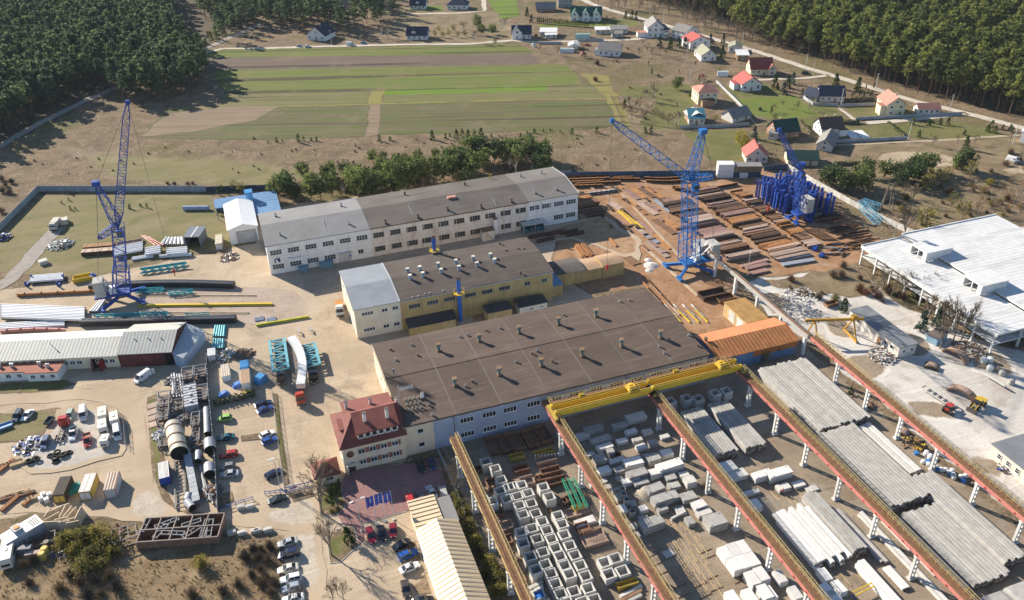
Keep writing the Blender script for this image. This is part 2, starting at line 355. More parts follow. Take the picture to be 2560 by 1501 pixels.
zone('steel_yard_slab', pts(10,1300,1390, 2520,1345, 2900,1375) + pts(21,480,0, 520,165, 0,245) + pts(20,1380,150, 1340,60), zone_mat('slab_pinkish', ((.37,.285,.225),(.43,.345,.28),(.30,.23,.17)), .09, under=(.43,.335,.235)), soft=1)
zone('dirt_road', pts(20,-100,930, 700,880, 1200,900, 1420,1150, 1480,1477) + pts(30,1500,330, 1750,600, 2100,690, 2500,620) + pts(31,0,640, 480,420, 620,480, 740,1500, 300,1500, 330,800) + pts(30,2400,760, 1200,700, 700,620, -100,640, -100,540, 600,560, 1200,560, 1340,380, 1290,0) + pts(20,1260,1300, 1120,1060, 800,980, 300,1020, -100,1060), YROAD, soft=4, jit=.8)
zone('grass_verge', pts(20,-100,835, 150,810, 640,790, 750,830, 560,900, 300,920, -100,930), LAWN, soft=1.2, jit=.4)
zone('grass_verge', pts(20,-100,1110, 250,1110, 560,1060, 600,1070, 500,1200, 420,1330, 280,1400, 100,1400, -100,1420), MEAD, soft=1.5, jit=.6)
zone('grass_verge', pts(20,1450,960, 1540,930, 1570,1300, 1600,1477) + pts(30,1640,400, 1780,600, 2150,640, 2100,680, 1850,640, 1600,500, 1500,250, 1480,0), LAWN, soft=1.2, jit=.5)
zone('grass_verge', pts(21,165,920, 215,930, 280,1477) + pts(31,330,330, 290,350, 225,0), LAWN, soft=.5, jit=.2, seg=8)
zone('grass_verge', pts(31,690,840, 950,755, 1000,940, 830,1100, 730,1115), LAWN, soft=.5, jit=.15)
zone('grass_verge', pts(31,610,480, 720,340, 830,320, 870,560, 780,640, 640,650), LAWN, soft=.5, jit=.15)
zone('grass_verge', pts(31,1440,980, 1560,900, 1620,1090, 1490,1110), LAWN, soft=.4, jit=.15)
zone('grass_verge', pts(31,1550,1350, 1660,1220, 1720,1410, 1600,1425), LAWN, soft=.4, jit=.15)
zone('grass_verge', pts(31,1920,560, 2060,500, 2160,760, 2520,1360, 2520,1500, 2290,1500, 2140,1000), LAWN, soft=1, jit=.5)
zone('grass_verge', pts(31,880,170, 960,180, 1500,120, 1780,40, 1790,90, 1010,185, 960,215), LAWN, soft=.4, jit=.1)
BRICKP = zone_mat('red_paving', ((.27,.15,.14),(.31,.18,.168),(.22,.122,.115)), .5, soft=0)
zone('paved_forecourt', pts(31,840,340, 905,170, 990,205, 1020,185, 1500,140, 1790,90, 1850,280, 1900,480, 1480,600, 1050,720, 1060,880, 1010,935, 960,750, 860,740, 800,640, 870,570, 850,420), BRICKP, soft=0, jit=0)
KERB = mat('kerb_stone', (.45,.42,.38), .9)
kb = MB()
for pl in (pts(31,870,570, 850,420, 840,345), pts(31,870,575, 800,640, 650,660), pts(31,1050,720, 1200,690, 1480,605), pts(31,960,755, 1010,935, 830,1105, 730,1118, 690,845)):
    for a, b_ in zip(pl, pl[1:]): kb.bar(a+Vector((0,0,.06)), b_+Vector((0,0,.06)), .15, .12)
tag(kb.build('kerb', KERB), kind='structure')
zone('bank', pp(-100,1310, 120,1300, 330,1340, 560,1345, 690,1360, 705,1400, 690,1660, -100,1660), zone_mat('bank_grass', ((.19,.13,.072),(.27,.195,.115),(.105,.075,.04),(.33,.25,.155)), .22, bmps=1.0), soft=2, jit=1)
zone('concrete_slab', pts(30,2150,440, 2280,415, 2300,500, 2160,590), zone_mat('new_concrete', ((.5,.46,.4),(.56,.52,.46)), .3), soft=.3)
zone('concrete_slab', pts(20,2370,1340, 2600,1310, 2600,1370, 2375,1395), MATS['new_concrete'], soft=.2)
zone('concrete_slab', pts(31,320,430, 540,400, 570,460, 370,520), MATS['new_concrete'], soft=.2)
zone('concrete_path', pts(20,160,920, 220,810, 260,805, 200,925), MATS['new_concrete'], soft=.2, jit=.1)

zone('gravel_lot', pts(20,380,1420, 560,1080, 900,1040, 1180,1130, 1240,1477) + pts(30,1200,60, 700,200, 300,240, 100,60), zone_mat('pale_gravel', ((.43,.385,.335),(.51,.465,.41),(.34,.29,.235)), .2, under=(.43,.335,.235)), soft=4, jit=1)
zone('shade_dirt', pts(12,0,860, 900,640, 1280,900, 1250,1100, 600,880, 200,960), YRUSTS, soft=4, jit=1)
# ================================================================ large buildings
def pm(o): return Matrix.Translation(o.location) @ Matrix.Rotation(o.rotation_euler.z, 4, 'Z')
def part(parent, name, mb, mats, top=None):
    """mb holds world coordinates; the part is stored in its parent's frame"""
    M = pm(parent) if top is None else pm(top) @ pm(parent)
    mb.xf(M.inverted()); return mb.build(name, mats, parent)
def onY(rc, x, y, Y):
    d = q(rc, x, y, 0)-Vector((0,0,HC)); t = Y/d.y; return Vector((d.x*t, Y, HC+d.z*t))
def onX(rc, x, y, X):
    d = q(rc, x, y, 0)-Vector((0,0,HC)); t = X/d.x; return Vector((X, d.y*t, HC+d.z*t))
GLASS = mat('dark_glass', (.035,.042,.05), .12, .3, .5, spec=.6, rnd=.35)
FRAME = mat('white_frame', (.72,.72,.70), .5, .08)
FRAMED = mat('grey_frame', (.30,.27,.23), .6, .1)
WCACHE = {}
def window(parent, w, h, n, x, y, z, face='F', frame=None, rows=1, name='window'):
    """recessed panes behind a proud frame; x,y,z = centre of the outer wall plane, world, face F=-y B=+y L=-x R=+x"""
    frame = frame or FRAME; key = (round(w,1), round(h,1), n, rows, frame.name)
    if key not in WCACHE:
        mb = MB(); fw = min(.12, w*.09); mb.box(-w/2, -.02, -h/2, w/2, .03, h/2, 1)
        for zz in (-h/2, h/2): mb.box(-w/2-fw/2, -.09, zz-fw/2, w/2+fw/2, .03, zz+fw/2, 0)
        for i in range(n+1): xx = -w/2+w*i/n; mb.box(xx-fw/2, -.086, -h/2, xx+fw/2, .028, h/2, 0)
        for i in range(1, rows): zz = -h/2+h*i/rows; mb.box(-w/2, -.08, zz-fw/3, w/2, .026, zz+fw/3, 0)
        mb.box(-w/2-.12, -.2, -h/2-.14, w/2+.12, .02, -h/2-.06, 0)
        WCACHE[key] = mb.mesh(name, [frame, GLASS])
    o = place(name, WCACHE[key], parent); a = {'F':0,'R':math.pi/2,'B':math.pi,'L':-math.pi/2}.get(face, face)
    o.location = pm(parent).inverted() @ Vector((x,y,z)); o.rotation_euler = (0,0,a-parent.rotation_euler.z); return o
def vent(parent, p, h=1.0, r=.3, mats=None, flare=1.5, name='roof_vent'):
    key = ('v', round(h,2), round(r,2), flare, tuple(m.name for m in mats))
    if key not in WCACHE:
        mb = MB(); mb.box(-r*1.2,-r*1.2,-.3,r*1.2,r*1.2,h*.18,1)
        mb.tube((0,0,h*.18),(0,0,h*.55),r,12,0); mb.tube((0,0,h*.55),(0,0,h*.78),r,12,0,r*flare); mb.tube((0,0,h*.78),(0,0,h),r*flare,12,0,r*flare*.96,mc=1)
        WCACHE[key] = mb.mesh(name, mats)
    o = place(name, WCACHE[key], parent); o.location = pm(parent).inverted() @ Vector(p); return o
def gable(parent, x0, y0, x1, y1, ze, zr, roof, wall, ov=.4, ridge='x', rname='roof', th=.22, wallm=None, yr=None):
    """walls with gables + two roof slabs; world axis aligned"""
    w = MB(); r = MB()
    if ridge == 'x':
        ym = (y0+y1)/2 if yr is None else yr
        prof = [(y0,0),(y1,0),(y1,ze),(ym,zr),(y0,ze)]; w.extr(prof, x1-x0); w.xf(Matrix.Translation((x0,0,0)))
        for ya, yb in ((y0,ym),(y1,ym)):
            s = 1 if ya == y0 else -1; k = (zr-ze)/abs(ym-ya); a = (ya-s*ov, ze-k*ov)
            for nrm in (0,): r.add([(x0-ov,a[0],a[1]+.03),(x1+ov,a[0],a[1]+.03),(x1+ov,ym,zr+.03),(x0-ov,ym,zr+.03),(x0-ov,a[0],a[1]+th),(x1+ov,a[0],a[1]+th),(x1+ov,ym,zr+th),(x0-ov,ym,zr+th)],
                  [(0,3,2,1),(4,5,6,7),(0,1,5,4),(1,2,6,5),(2,3,7,6),(3,0,4,7)])
    else:
        xm = (x0+x1)/2 if yr is None else yr
        prof = [(x0,0),(x1,0),(x1,ze),(xm,zr),(x0,ze)]; w.extr(prof, y1-y0, axis='y'); w.xf(Matrix.Translation((0,y0,0)))
        for xa, xb in ((x0,xm),(x1,xm)):
            s = 1 if xa == x0 else -1; k = (zr-ze)/abs(xm-xa); a = (xa-s*ov, ze-k*ov)
            r.add([(a[0],y0-ov,a[1]+.03),(a[0],y1+ov,a[1]+.03),(xm,y1+ov,zr+.03),(xm,y0-ov,zr+.03),(a[0],y0-ov,a[1]+th),(a[0],y1+ov,a[1]+th),(xm,y1+ov,zr+th),(xm,y0-ov,zr+th)],
                  [(0,3,2,1),(4,5,6,7),(0,1,5,4),(1,2,6,5),(2,3,7,6),(3,0,4,7)])
    wo = part(parent, 'wall', w, wall); ro = part(parent, rname, r, roof)
    return wo, ro
RB = mat('brown_felt', (.092,.072,.062), .9, .2, .12, stain=(.135,.11,.095), samt=.7, ssc=.9, streak=(.1,.9,1), rnd=0, bmp=.1)
RG = mat('grey_felt', (.225,.22,.22), .85, .12, .1, stain=(.16,.15,.14), samt=.7, ssc=.07, rnd=0)
RG2 = mat('dark_felt', (.13,.112,.10), .9, .2, .1, stain=(.075,.066,.06), samt=.8, ssc=.5, streak=(.12,.5,1), rnd=0, bmp=.1)
SEAM = mat('roof_seam', (.135,.112,.098), .85, .15)
WW = mat('white_cladding', (.86,.85,.83), .6, .08, .3, stain=(.62,.56,.48), samt=.45, ssc=.5, streak=(1,1,.15), rnd=0)
WR = mat('rusty_white_cladding', (.82,.77,.70), .7, .12, .3, stain=(.54,.34,.2), samt=.6, ssc=.55, streak=(1,1,.2), rnd=0)
CRM = mat('ochre_cladding', (.47,.325,.13), .7, .15, .3, stain=(.27,.17,.07), samt=.75, ssc=.8, streak=(1,1,.12), rnd=0)
CRW = mat('cream_cladding', (.70,.62,.48), .7, .1, .3, stain=(.50,.38,.22), samt=.5, ssc=.8, streak=(1,1,.12), rnd=0)
GRIM = mat('grimy_metal', (.16,.13,.11), .6, .25, rnd=.1); ZINC = mat('zinc', (.55,.57,.58), .4, .15, metal=.3)
TEALV = mat('vent_teal', (.16,.24,.22), .6, .3, 1.5, stain=(.3,.2,.12)); RUSTC = mat('rust_cap', (.26,.15,.085), .8, .3, 1)
BLUE = paint('crane_blue', (.024,.075,.33), .55, .2); BLUEL = paint('sky_blue', (.05,.25,.52)); NAVY = paint('navy', (.012,.02,.10))
TEAL = paint('teal_paint', (.025,.36,.40)); YEL = paint('yellow_paint', (.62,.40,.03)); RED = paint('red_paint', (.42,.03,.025))
CONC = mat('concrete', (.44,.425,.40), .9, .14, .8, stain=(.32,.29,.25), samt=.4, ssc=.5)
# ---- long white hall
h = thing('steel_hall', 'long white two-storey factory hall with low gabled dark roof and navy N sign', 'hall', (3.5,262.1,0))
X0, X1, Y0, Y1, ZE, ZR = 3.5, 115.7, 262.1, 288.4, 10.7, 12.3
YM = (Y0+Y1)/2; j1, j2 = 38.3, 96.3
for xa, xb, m_ in ((X0,j1,WW),(j1,j2,WR),(j2,X1,WW)):
    w = MB(); w.extr([(Y0,0),(Y1,0),(Y1,ZE),(YM,ZR),(Y0,ZE)], xb-xa-.01); w.xf(Matrix.Translation((xa,0,0))); part(h, 'wall', w, m_)
for xa, xb, m_, n_ in ((X0-.3,j1,RG,'roof'),(j1,j2,RG2,'roof'),(j2,X1+.3,RG2 if 0 else mat('grey_brown_felt',(.175,.16,.15),.9,.16,.1,stain=(.15,.13,.115),samt=.6,ssc=.07,rnd=0),'roof')):
    for s in (0, 1):
        ya = (Y0-.3, Y1+.3)[s]; mb = MB(); k = .25
        mb.add([(xa+.02,ya,ZE+.04),(xb-.02,ya,ZE+.04),(xb-.02,YM,ZR+.04),(xa+.02,YM,ZR+.04),(xa+.02,ya,ZE+k),(xb-.02,ya,ZE+k),(xb-.02,YM,ZR+k),(xa+.02,YM,ZR+k)],
               [(0,3,2,1),(4,5,6,7),(0,1,5,4),(1,2,6,5),(2,3,7,6),(3,0,4,7)]); part(h, n_, mb, m_)
for i in range(19):                                    # cladding panels: pilaster strips and sheet joints
    x = X0+6+i*5.95
    if x < X1-2: part(h, 'pilaster', MB().box(x-.12,Y0-.05,0,x+.12,Y0-.004,ZE-.1), WR if j1 < x < j2 else WW)
for z in (1.5,3.0,4.9,6.4,8.9):
    part(h, 'sheet_joint', MB().box(X0+.1,Y0-.03,z,X1-.1,Y0-.003,z+.05), mat('joint_grey',(.5,.47,.43),.7))
part(h, 'gutter', MB().box(j1,Y0-.42,ZE-.12,j2,Y0-.28,ZE+.06), mat('rust_gutter',(.35,.2,.12),.8)); part(h, 'gutter', MB().box(X0-.3,Y0-.42,ZE-.1,j1-.02,Y0-.28,ZE+.06), FRAME)
part(h, 'verge_trim', MB().bar((X1+.34,Y0-.2,ZE+.2),(X1+.34,YM,ZR+.22),.12,.3).bar((X1+.34,YM,ZR+.22),(X1+.34,Y1+.2,ZE+.2),.12,.3), FRAME)
for rc, xs in ((11,((195,1005),(368,980),(540,950),(710,920),(878,893),(1043,865),(1207,837),(1370,808),(1530,783),(1690,755),(1845,728),(2000,700),(2155,675),(2307,648),(2457,622))),(12,((85,597),(220,572),(340,550),(460,532),(580,510)))):
    for x, y in xs: p = onY(rc, x, y, Y0-.03); window(h, 3.7, 1.75, 4, p.x, p.y, 8.05, frame=FRAMED if j1 < p.x < j2 else FRAME, rows=2)
for rc, xs in ((11,((225,1165),(396,1133),(565,1103),(733,1073),(1223,988),(1384,958),(1542,930),(1690,905),(1855,875),(2010,847),(2160,820),(2303,790),(2462,762))),(12,((90,735),(220,712),(458,675),(576,655)))):
    for x, y in xs: p = onY(rc, x, y, Y0-.03); window(h, 3.7, 1.75, 4, p.x, p.y, 2.75, frame=FRAMED if j1 < p.x < j2 else FRAME, rows=2)
p = onY(11,1035,1018,Y0-.03); window(h, 1.7, 1.6, 2, p.x, p.y, 2.9)
p = onY(11,880,1060,Y0); part(h, 'door', MB().box(p.x-2.2,Y0-.06,.05,p.x+2.2,Y0-.004,3.4), mat('door_white',(.62,.62,.61),.5)); part(h, 'door_canopy', MB().box(p.x-2.4,Y0-1.0,3.7,p.x+2.4,Y0-.01,3.85), ZINC)
p = onY(11,928,1050,Y0); part(h, 'sign', MB().box(p.x-.5,Y0-.12,1.7,p.x+.5,Y0-.065,2.3), BLUEL)
for a, b_, z, m_ in (((11,195,655),(11,840,555),11.9,ZINC),((11,240,845),(11,915,735),11.4,ZINC)):
    for e in (a, b_): vent(h, q(*e, z), 1.3, .33, (m_, GRIM), 1.25)
for rc, x, y in ((11,1275,715),(11,1595,660),(11,1885,590),(11,2215,560),(11,1465,445),(11,2055,350),(11,2515,505),(12,85,270),(12,290,240),(12,230,430),(12,440,395)):
    vent(h, q(rc, x, y, 11.5), 1.4, .36, (GRIM if rc == 11 else ZINC, GRIM), 1.2)
p = q(11,1925,480,12.0); part(h, 'roof_hatch', MB().box(p.x-1.5,p.y-.7,p.z-.3,p.x-.05,p.y+.7,p.z+.9).box(p.x+.05,p.y-.7,p.z-.3,p.x+1.5,p.y+.7,p.z+.9), mat('hatch_red',(.55,.27,.19),.8))
p = q(11,2305,260,12.3); part(h, 'roof_pipe', MB().tube((p.x-.3,p.y,p.z-2),(p.x-.3,p.y,p.z+1.2),.12,8).tube((p.x+.3,p.y,p.z-2),(p.x+.3,p.y,p.z+1.2),.12,8), YEL)
for rc, x0, y0, x1, y1 in ((11,655,680,700,830),(11,1495,540,1560,670),(11,1870,480,1900,540),(11,2320,470,2370,555)):
    part(h, 'roof_joint', MB().bar(q(rc,x0,y0,12.45),q(rc,x1,y1,11.1),.12,.06), ZINC)
# sign lettering
def lettering(parent, body, size, loc, rot, m, name='lettering', align='CENTER', ext=.02):
    c = bpy.data.curves.new(name, 'FONT'); c.body = body; c.size = size; c.extrude = ext; c.align_x = align; c.align_y = 'CENTER'
    tmp = bpy.data.objects.new('tmp', c); COL.objects.link(tmp); dg = bpy.context.evaluated_depsgraph_get()
    me = bpy.data.meshes.new_from_object(tmp.evaluated_get(dg)); bpy.data.objects.remove(tmp); bpy.data.curves.remove(c)
    me.materials.clear(); me.materials.append(m)
    o = place(name, me, parent); o.location = pm(parent).inverted() @ Vector(loc) if parent else loc; o.rotation_euler = rot; return o
NAVYS = mat('sign_navy',(.012,.03,.13),.5,.05,rnd=0); WHS = mat('sign_white',(.82,.82,.82),.5,.04,rnd=0); BLS = mat('sign_blue',(.03,.10,.36),.5,.05,rnd=0)
p = onY(11,210,1087,Y0); sb = part(h, 'logo_board', MB().box(p.x-1.2,Y0-.13,p.z-1.05,p.x+1.2,Y0-.06,p.z+1.05), WHS)
lg = MB(); zc, y_ = p.z, Y0-.17
for poly in ([(-.95,-.9),(-.5,-.9),(-.5,.55),(-.95,.9)], [(-.42,.9),(.15,.9),(.95,-.55),(.95,-.9),(.5,-.9)], [(.5,-.3),(.95,-.95),(.95,.9),(.5,.9)]):
    lg.add([(p.x+u,y_,zc+v) for u,v in poly]+[(p.x+u,y_+.03,zc+v) for u,v in poly], [(0,1,2,3),(7,6,5,4),(0,4,5,1),(1,5,6,2),(2,6,7,3),(3,7,4,0)])
part(h, 'logo', lg, NAVYS)
p = onY(11,380,1056,Y0); part(h, 'name_board', MB().box(p.x-2.3,Y0-.13,p.z-.6,p.x+2.3,Y0-.06,p.z+.6), WHS)
lettering(h, 'Mostostal', 1.0, (p.x,Y0-.16,p.z), (math.pi/2,0,0), BLS)
for x, y, w_, hh in ((470,1150,3.2,1.7),(700,1130,4.6,1.9)):     # blue bins along the wall
    p = q(11,x,y+25)
    part_ = tag(MB().box(-w_/2,-.8,0,w_/2,.8,hh).box(-w_/2-.08,-.88,hh,w_/2+.08,.88,hh+.1).box(-w_/2+.2,-.84,.3,-w_/2+.32,-.8,hh).box(w_/2-.32,-.84,.3,w_/2-.2,-.8,hh).build('storage_bin', mat('bin_blue',(.14,.27,.38),.6), None, (p.x,Y0-1.3,0)), 'blue-grey steel storage bin against the white hall wall, '+('longer one' if w_ > 4 else 'shorter one'), 'bin')
p = q(12,190,770); tg = thing('steel_shelter', 'open steel-framed shelter with flat roof against the white hall', 'shelter', (p.x,Y0-2.4,0))
part(tg, 'roof', MB().box(p.x-4.6,Y0-4,3.3,p.x+4.6,Y0-.6,3.5), ZINC)
for dx in (-4.4,0,4.4):
    for yy in (Y0-3.9,Y0-.8): part(tg, 'post', MB().box(p.x+dx-.08,yy-.08,0,p.x+dx+.08,yy+.08,3.3), ZINC)
part(tg, 'back_panel', MB().box(p.x-4.4,Y0-.75,0,p.x+4.4,Y0-.65,3.2), mat('panel_blue',(.12,.22,.3),.6))
for dx in (-3,-1,1.4,3.1): part(tg, 'cabinet', MB().box(p.x+dx-.7,Y0-3.2,0,p.x+dx+.7,Y0-1.2,1.6+.3*(dx>0)), mat('cab_teal',(.05,.16,.2),.5))
p = q(11,2365,860); vt = thing('dust_silo', 'white cylindrical dust silo standing at the white hall wall', 'silo', (p.x,Y0-1.6,0))
part(vt, 'body', MB().tube((p.x,Y0-1.6,1.8),(p.x,Y0-1.6,7.2),.8,16), WW); part(vt, 'cone', MB().tube((p.x,Y0-1.6,.6),(p.x,Y0-1.6,1.8),.25,16,0,.8), WW)
part(vt, 'cap', MB().tube((p.x,Y0-1.6,7.2),(p.x,Y0-1.6,7.7),.9,16,0,.5), RUSTC)
for s in (-.5,.5): part(vt, 'leg', MB().box(p.x+s-.06,Y0-1.7,0,p.x+s+.06,Y0-1.5,2), GRIM)
p = q(11,2270,860); eh = thing('stair_shed', 'small white shed with rusty roof and outside stair by the white hall', 'shed', (p.x,Y0-2,0))
part(eh, 'wall', MB().box(p.x-2.2,Y0-3.4,0,p.x+2.2,Y0-.1,3.6), WR); part(eh, 'roof', MB().box(p.x-2.4,Y0-3.6,3.62,p.x+2.4,Y0-.1,3.8), RUSTC)
part(eh, 'stair', MB().bar((p.x-1.5,Y0-4,3.4),(p.x+2.2,Y0-4,.1),.9,.15), ZINC)
# white gabled annex + blue canopy behind it
h = thing('white_shed', 'small white gabled shed with open roller door beside the blue canopy', 'shed', (-2.3,289.5,0))
gable(h, -7.8, 289.6, 2.2, 312, 6, 7.5, mat('white_sheet_roof',(.80,.80,.79),.45,.06,rnd=0), WW, ridge='y')
part(h, 'roller_door', MB().box(-4.9,289.5,.05,1.2,289.56,4.6), mat('door_grey',(.45,.45,.45),.5)); part(h, 'door_frame', MB().box(-5.2,289.42,0,-4.95,289.58,4.8).box(1.25,289.42,0,1.5,289.58,4.8).box(-5.2,289.42,4.65,1.5,289.58,4.9), FRAMED)
part(h, 'side_panel', MB().box(-7.85,289.7,.05,-7.81,296,3.6), mat('beige_panel',(.5,.46,.38),.7))
h = thing('blue_canopy', 'blue corrugated canopy with small blue housing on top behind the white shed', 'canopy', (1,312,0))
CB = mat('blue_sheet',(.13,.25,.42),.5,.15,rnd=.05)
part(h, 'roof', MB().box(-11.4,312.2,4.9,12,321,5.1).box(2.4,300.5,4.86,12,312.1,5.06), CB)
for i in range(24): part(h, 'roof_rib', MB().box(-11.2+i*.98,312.2,5.1,-11.1+i*.98,321,5.16), CB)
for x, y in ((-11,312.6),(-11,320.6),(0,320.6),(11.6,320.6),(11.6,301),(11.6,312)): part(h, 'post', MB().box(x-.12,y-.12,0,x+.12,y+.12,4.9), CB)
part(h, 'back_wall', MB().box(-11.3,320.8,0,11.9,320.95,4.8), CB); part(h, 'housing', MB().box(.4,314,5.1,3,317,8.6).box(.2,313.8,8.62,3.2,317.2,8.8), BLUEL)
# ---- middle hall
h = thing('middle_hall', 'ochre-stained hall with dark brown roof and rows of roof fans, grey white-clad end', 'hall', (23.7,213.1,0))
X0, X1, Y0, Y1, ZE, ZR, j1 = 23.7, 86.1, 213.1, 237.5, 10.0, 11.1, 37.4; YM = (Y0+Y1)/2
for xa, xb, m_ in ((X0,j1,CRW),(j1,X1,CRM)):
    w = MB(); w.extr([(Y0,0),(Y1,0),(Y1,ZE),(YM,ZR),(Y0,ZE)], xb-xa-.01); w.xf(Matrix.Translation((xa,0,0))); part(h, 'wall', w, m_)
for xa, xb, m_ in ((X0-.3,j1,mat('grey_sheet',(.27,.285,.31),.5,.1,.2,rnd=0)),(j1,X1+.3,RB)):
    for ya in (Y0-.3, Y1+.3):
        mb = MB(); mb.add([(xa+.02,ya,ZE+.04),(xb-.02,ya,ZE+.04),(xb-.02,YM,ZR+.04),(xa+.02,YM,ZR+.04),(xa+.02,ya,ZE+.28),(xb-.02,ya,ZE+.28),(xb-.02,YM,ZR+.28),(xa+.02,YM,ZR+.28)],
               [(0,3,2,1),(4,5,6,7),(0,1,5,4),(1,2,6,5),(2,3,7,6),(3,0,4,7)]); part(h, 'roof', mb, m_)
for i in range(10):
    y = Y0+1.2*i; z = ZE+(ZR-ZE)*(1.2*i)/(YM-Y0); part(h, 'roof_rib', MB().box(X0-.3,y,z+.2,j1-.1,y+.08,z+.32), MATS['grey_sheet'])
part(h, 'verge_trim', MB().bar((j1,Y0-.3,ZE+.32),(j1,YM,ZR+.34),.3,.25).bar((j1,YM,ZR+.34),(j1,Y1+.3,ZE+.32),.3,.25), ZINC)
part(h, 'gutter', MB().box(j1,Y0-.46,ZE-.05,X1+.3,Y0-.3,ZE+.12), ZINC)
for rc, x, y, w_ in ((21,1095,125,3.4),(21,1265,93,1.7),(21,1370,72,1.7)):
    p = onY(rc,x,y,Y0-.03); window(h, w_, 1.1, 4 if w_ > 2 else 2, p.x, p.y, 8.2); 
for rc, x, y, w_ in ((21,1120,308,3.4),(21,1285,275,1.7),(21,1388,255,1.7)):
    p = onY(rc,x,y,Y0-.03); window(h, w_, 1.1, 4 if w_ > 2 else 2, p.x, p.y, 2.6)
for rc, x, y, w_ in ((21,1560,60,3.4),(21,1740,25,3.4),(11,1905,1465,3.4),(11,2110,1425,3.4),(11,2275,1390,3.4),(11,2445,1358,3.4),(12,150,1315,1.7),(12,318,1283,1.7)):
    p = onY(rc,x,y,Y0-.03); window(h, w_, 1.2, 4 if w_ > 2 else 2, p.x, p.y, 7.6 if w_ > 2 else p.z, frame=FRAMED)
part(h, 'door', MB().box(X0-.07,218,.05,X0-.01,223,4.4), mat('door_white',(.62,.62,.61)))
window(h, 2.0, 1.2, 2, X0-.03, 228, 7.6, 'L'); window(h, 2.0, 1.2, 2, X0-.03, 233, 7.6, 'L')
VB = mat('fan_blue',(.33,.42,.50),.5,.2); VC = mat('fan_cream',(.62,.57,.47),.7,.2)
for x, y in ((1495,1215),(1520,1280),(1615,1195),(1645,1255),(1795,1160),(1825,1220),(1970,1130),(2000,1190),(2140,1095),(2178,1155),(2310,1068),(2350,1120)):
    p = q(11,x,y,10.9); vent(h, (p.x,p.y,10.75), 2.0, .48, (VB, VC), 1.35, 'roof_fan')
for rc, x, y in ((11,2400,925),(11,2460,1000),(12,60,985),(12,115,985),(12,80,1210),(12,118,1240)): p = q(rc,x,y,10.7); vent(h, (p.x,p.y,10.4), 1.1, .3, (RUSTC, GRIM), 1.3)
for x, y in ((1540,1460),(1600,1445),(1660,1425),(1710,1415),(1840,1395)): p = q(11,x,y,10.2); vent(h, (p.x,p.y,10.15), .5, .2, (ZINC, ZINC), 1.0)
SB = paint('stack_blue',(.02,.11,.42))
for rc, x, y, Y, lab in ((11,1745,857,238.6,'tall blue flue stack behind the middle hall'),(11,1990,1270,211.6,'tall blue flue stack in front of the ochre hall wall')):
    p = onY(rc,x,y,Y); st = thing('flue_stack', lab, 'chimney', (p.x,Y,0))
    part(st, 'pipe', MB().tube((p.x,Y,0),(p.x,Y,p.z),.64,20,0,caps=True,mc=1), [SB, GRIM]); part(st, 'rim', MB().tube((p.x,Y,p.z-.3),(p.x,Y,p.z+.06),.70,20,0,mc=1), [GRIM, mat('soot_shade',(.01,.01,.01),.9)])
    z = min(p.z-5, 11.2)
    pl = MB(); pl.tube((p.x,Y,z),(p.x,Y,z+.1),1.7,12,0)
    for k in range(12):
        a = k*math.pi/6; b2 = a+math.pi/6; c1 = Vector((p.x+1.65*math.cos(a),Y+1.65*math.sin(a),z)); c2 = Vector((p.x+1.65*math.cos(b2),Y+1.65*math.sin(b2),z))
        pl.bar(c1, c1+Vector((0,0,1.1)), .06).bar(c1+Vector((0,0,1.1)), c2+Vector((0,0,1.1)), .06)
    part(st, 'platform', pl, YEL)
# annexes of the middle hall
TAN = mat('tan_felt',(.46,.31,.19),.9,.15,.2,stain=(.33,.2,.11),rnd=0); DKF = mat('black_felt',(.075,.066,.062),.9,.2,.2,rnd=0)
h = thing('lean_to', 'low dark-roofed ochre lean-to along the front of the middle hall', 'lean-to', (38.6,209,0))
part(h, 'wall', MB().box(38.6,208.8,0,53,212.95,2.9), CRM); r = MB(); r.add([(38.3,208.4,2.94),(53.3,208.4,2.94),(53.3,213.0,3.7),(38.3,213.0,3.7),(38.3,208.4,3.1),(53.3,208.4,3.1),(53.3,213.0,3.86),(38.3,213.0,3.86)],[(0,3,2,1),(4,5,6,7),(0,1,5,4),(1,2,6,5),(2,3,7,6),(3,0,4,7)]); part(h, 'roof', r, DKF)
part(h, 'door', MB().box(50.2,208.72,.05,52.6,208.79,2.3), mat('door_ochre',(.55,.42,.2),.7))
h = thing('generator_shed', 'ochre box shed with dark roof between the lean-to and white cabin', 'shed', (66,208.5,0))
part(h, 'wall', MB().box(62.4,206.6,0,70.2,211,3.9), CRM); part(h, 'roof', MB().box(62.1,206.3,3.92,70.5,211.2,4.1), DKF)
for i in range(5): part(h, 'door_panel', MB().box(62.8+i*1.5,206.52,.3,64.1+i*1.5,206.59,3.2), mat('panel_ochre',(.45,.33,.14),.7))
h = thing('site_cabin', 'white cabin with dark flat roof and small windows behind the large brown roof', 'cabin', (77,207,0))
part(h, 'wall', MB().box(72.8,206.9,0,81.8,211.6,3.4), CRW); part(h, 'roof', MB().box(72.5,206.6,3.42,82.1,211.9,3.6), DKF)
for x in (76.6,80.1): window(h, .9, .6, 1, x, 206.88, 2.2)
h = thing('tan_annex', 'rust-stained tan annex with vaulted roof at the end of the middle hall', 'annex', (100,219,0))
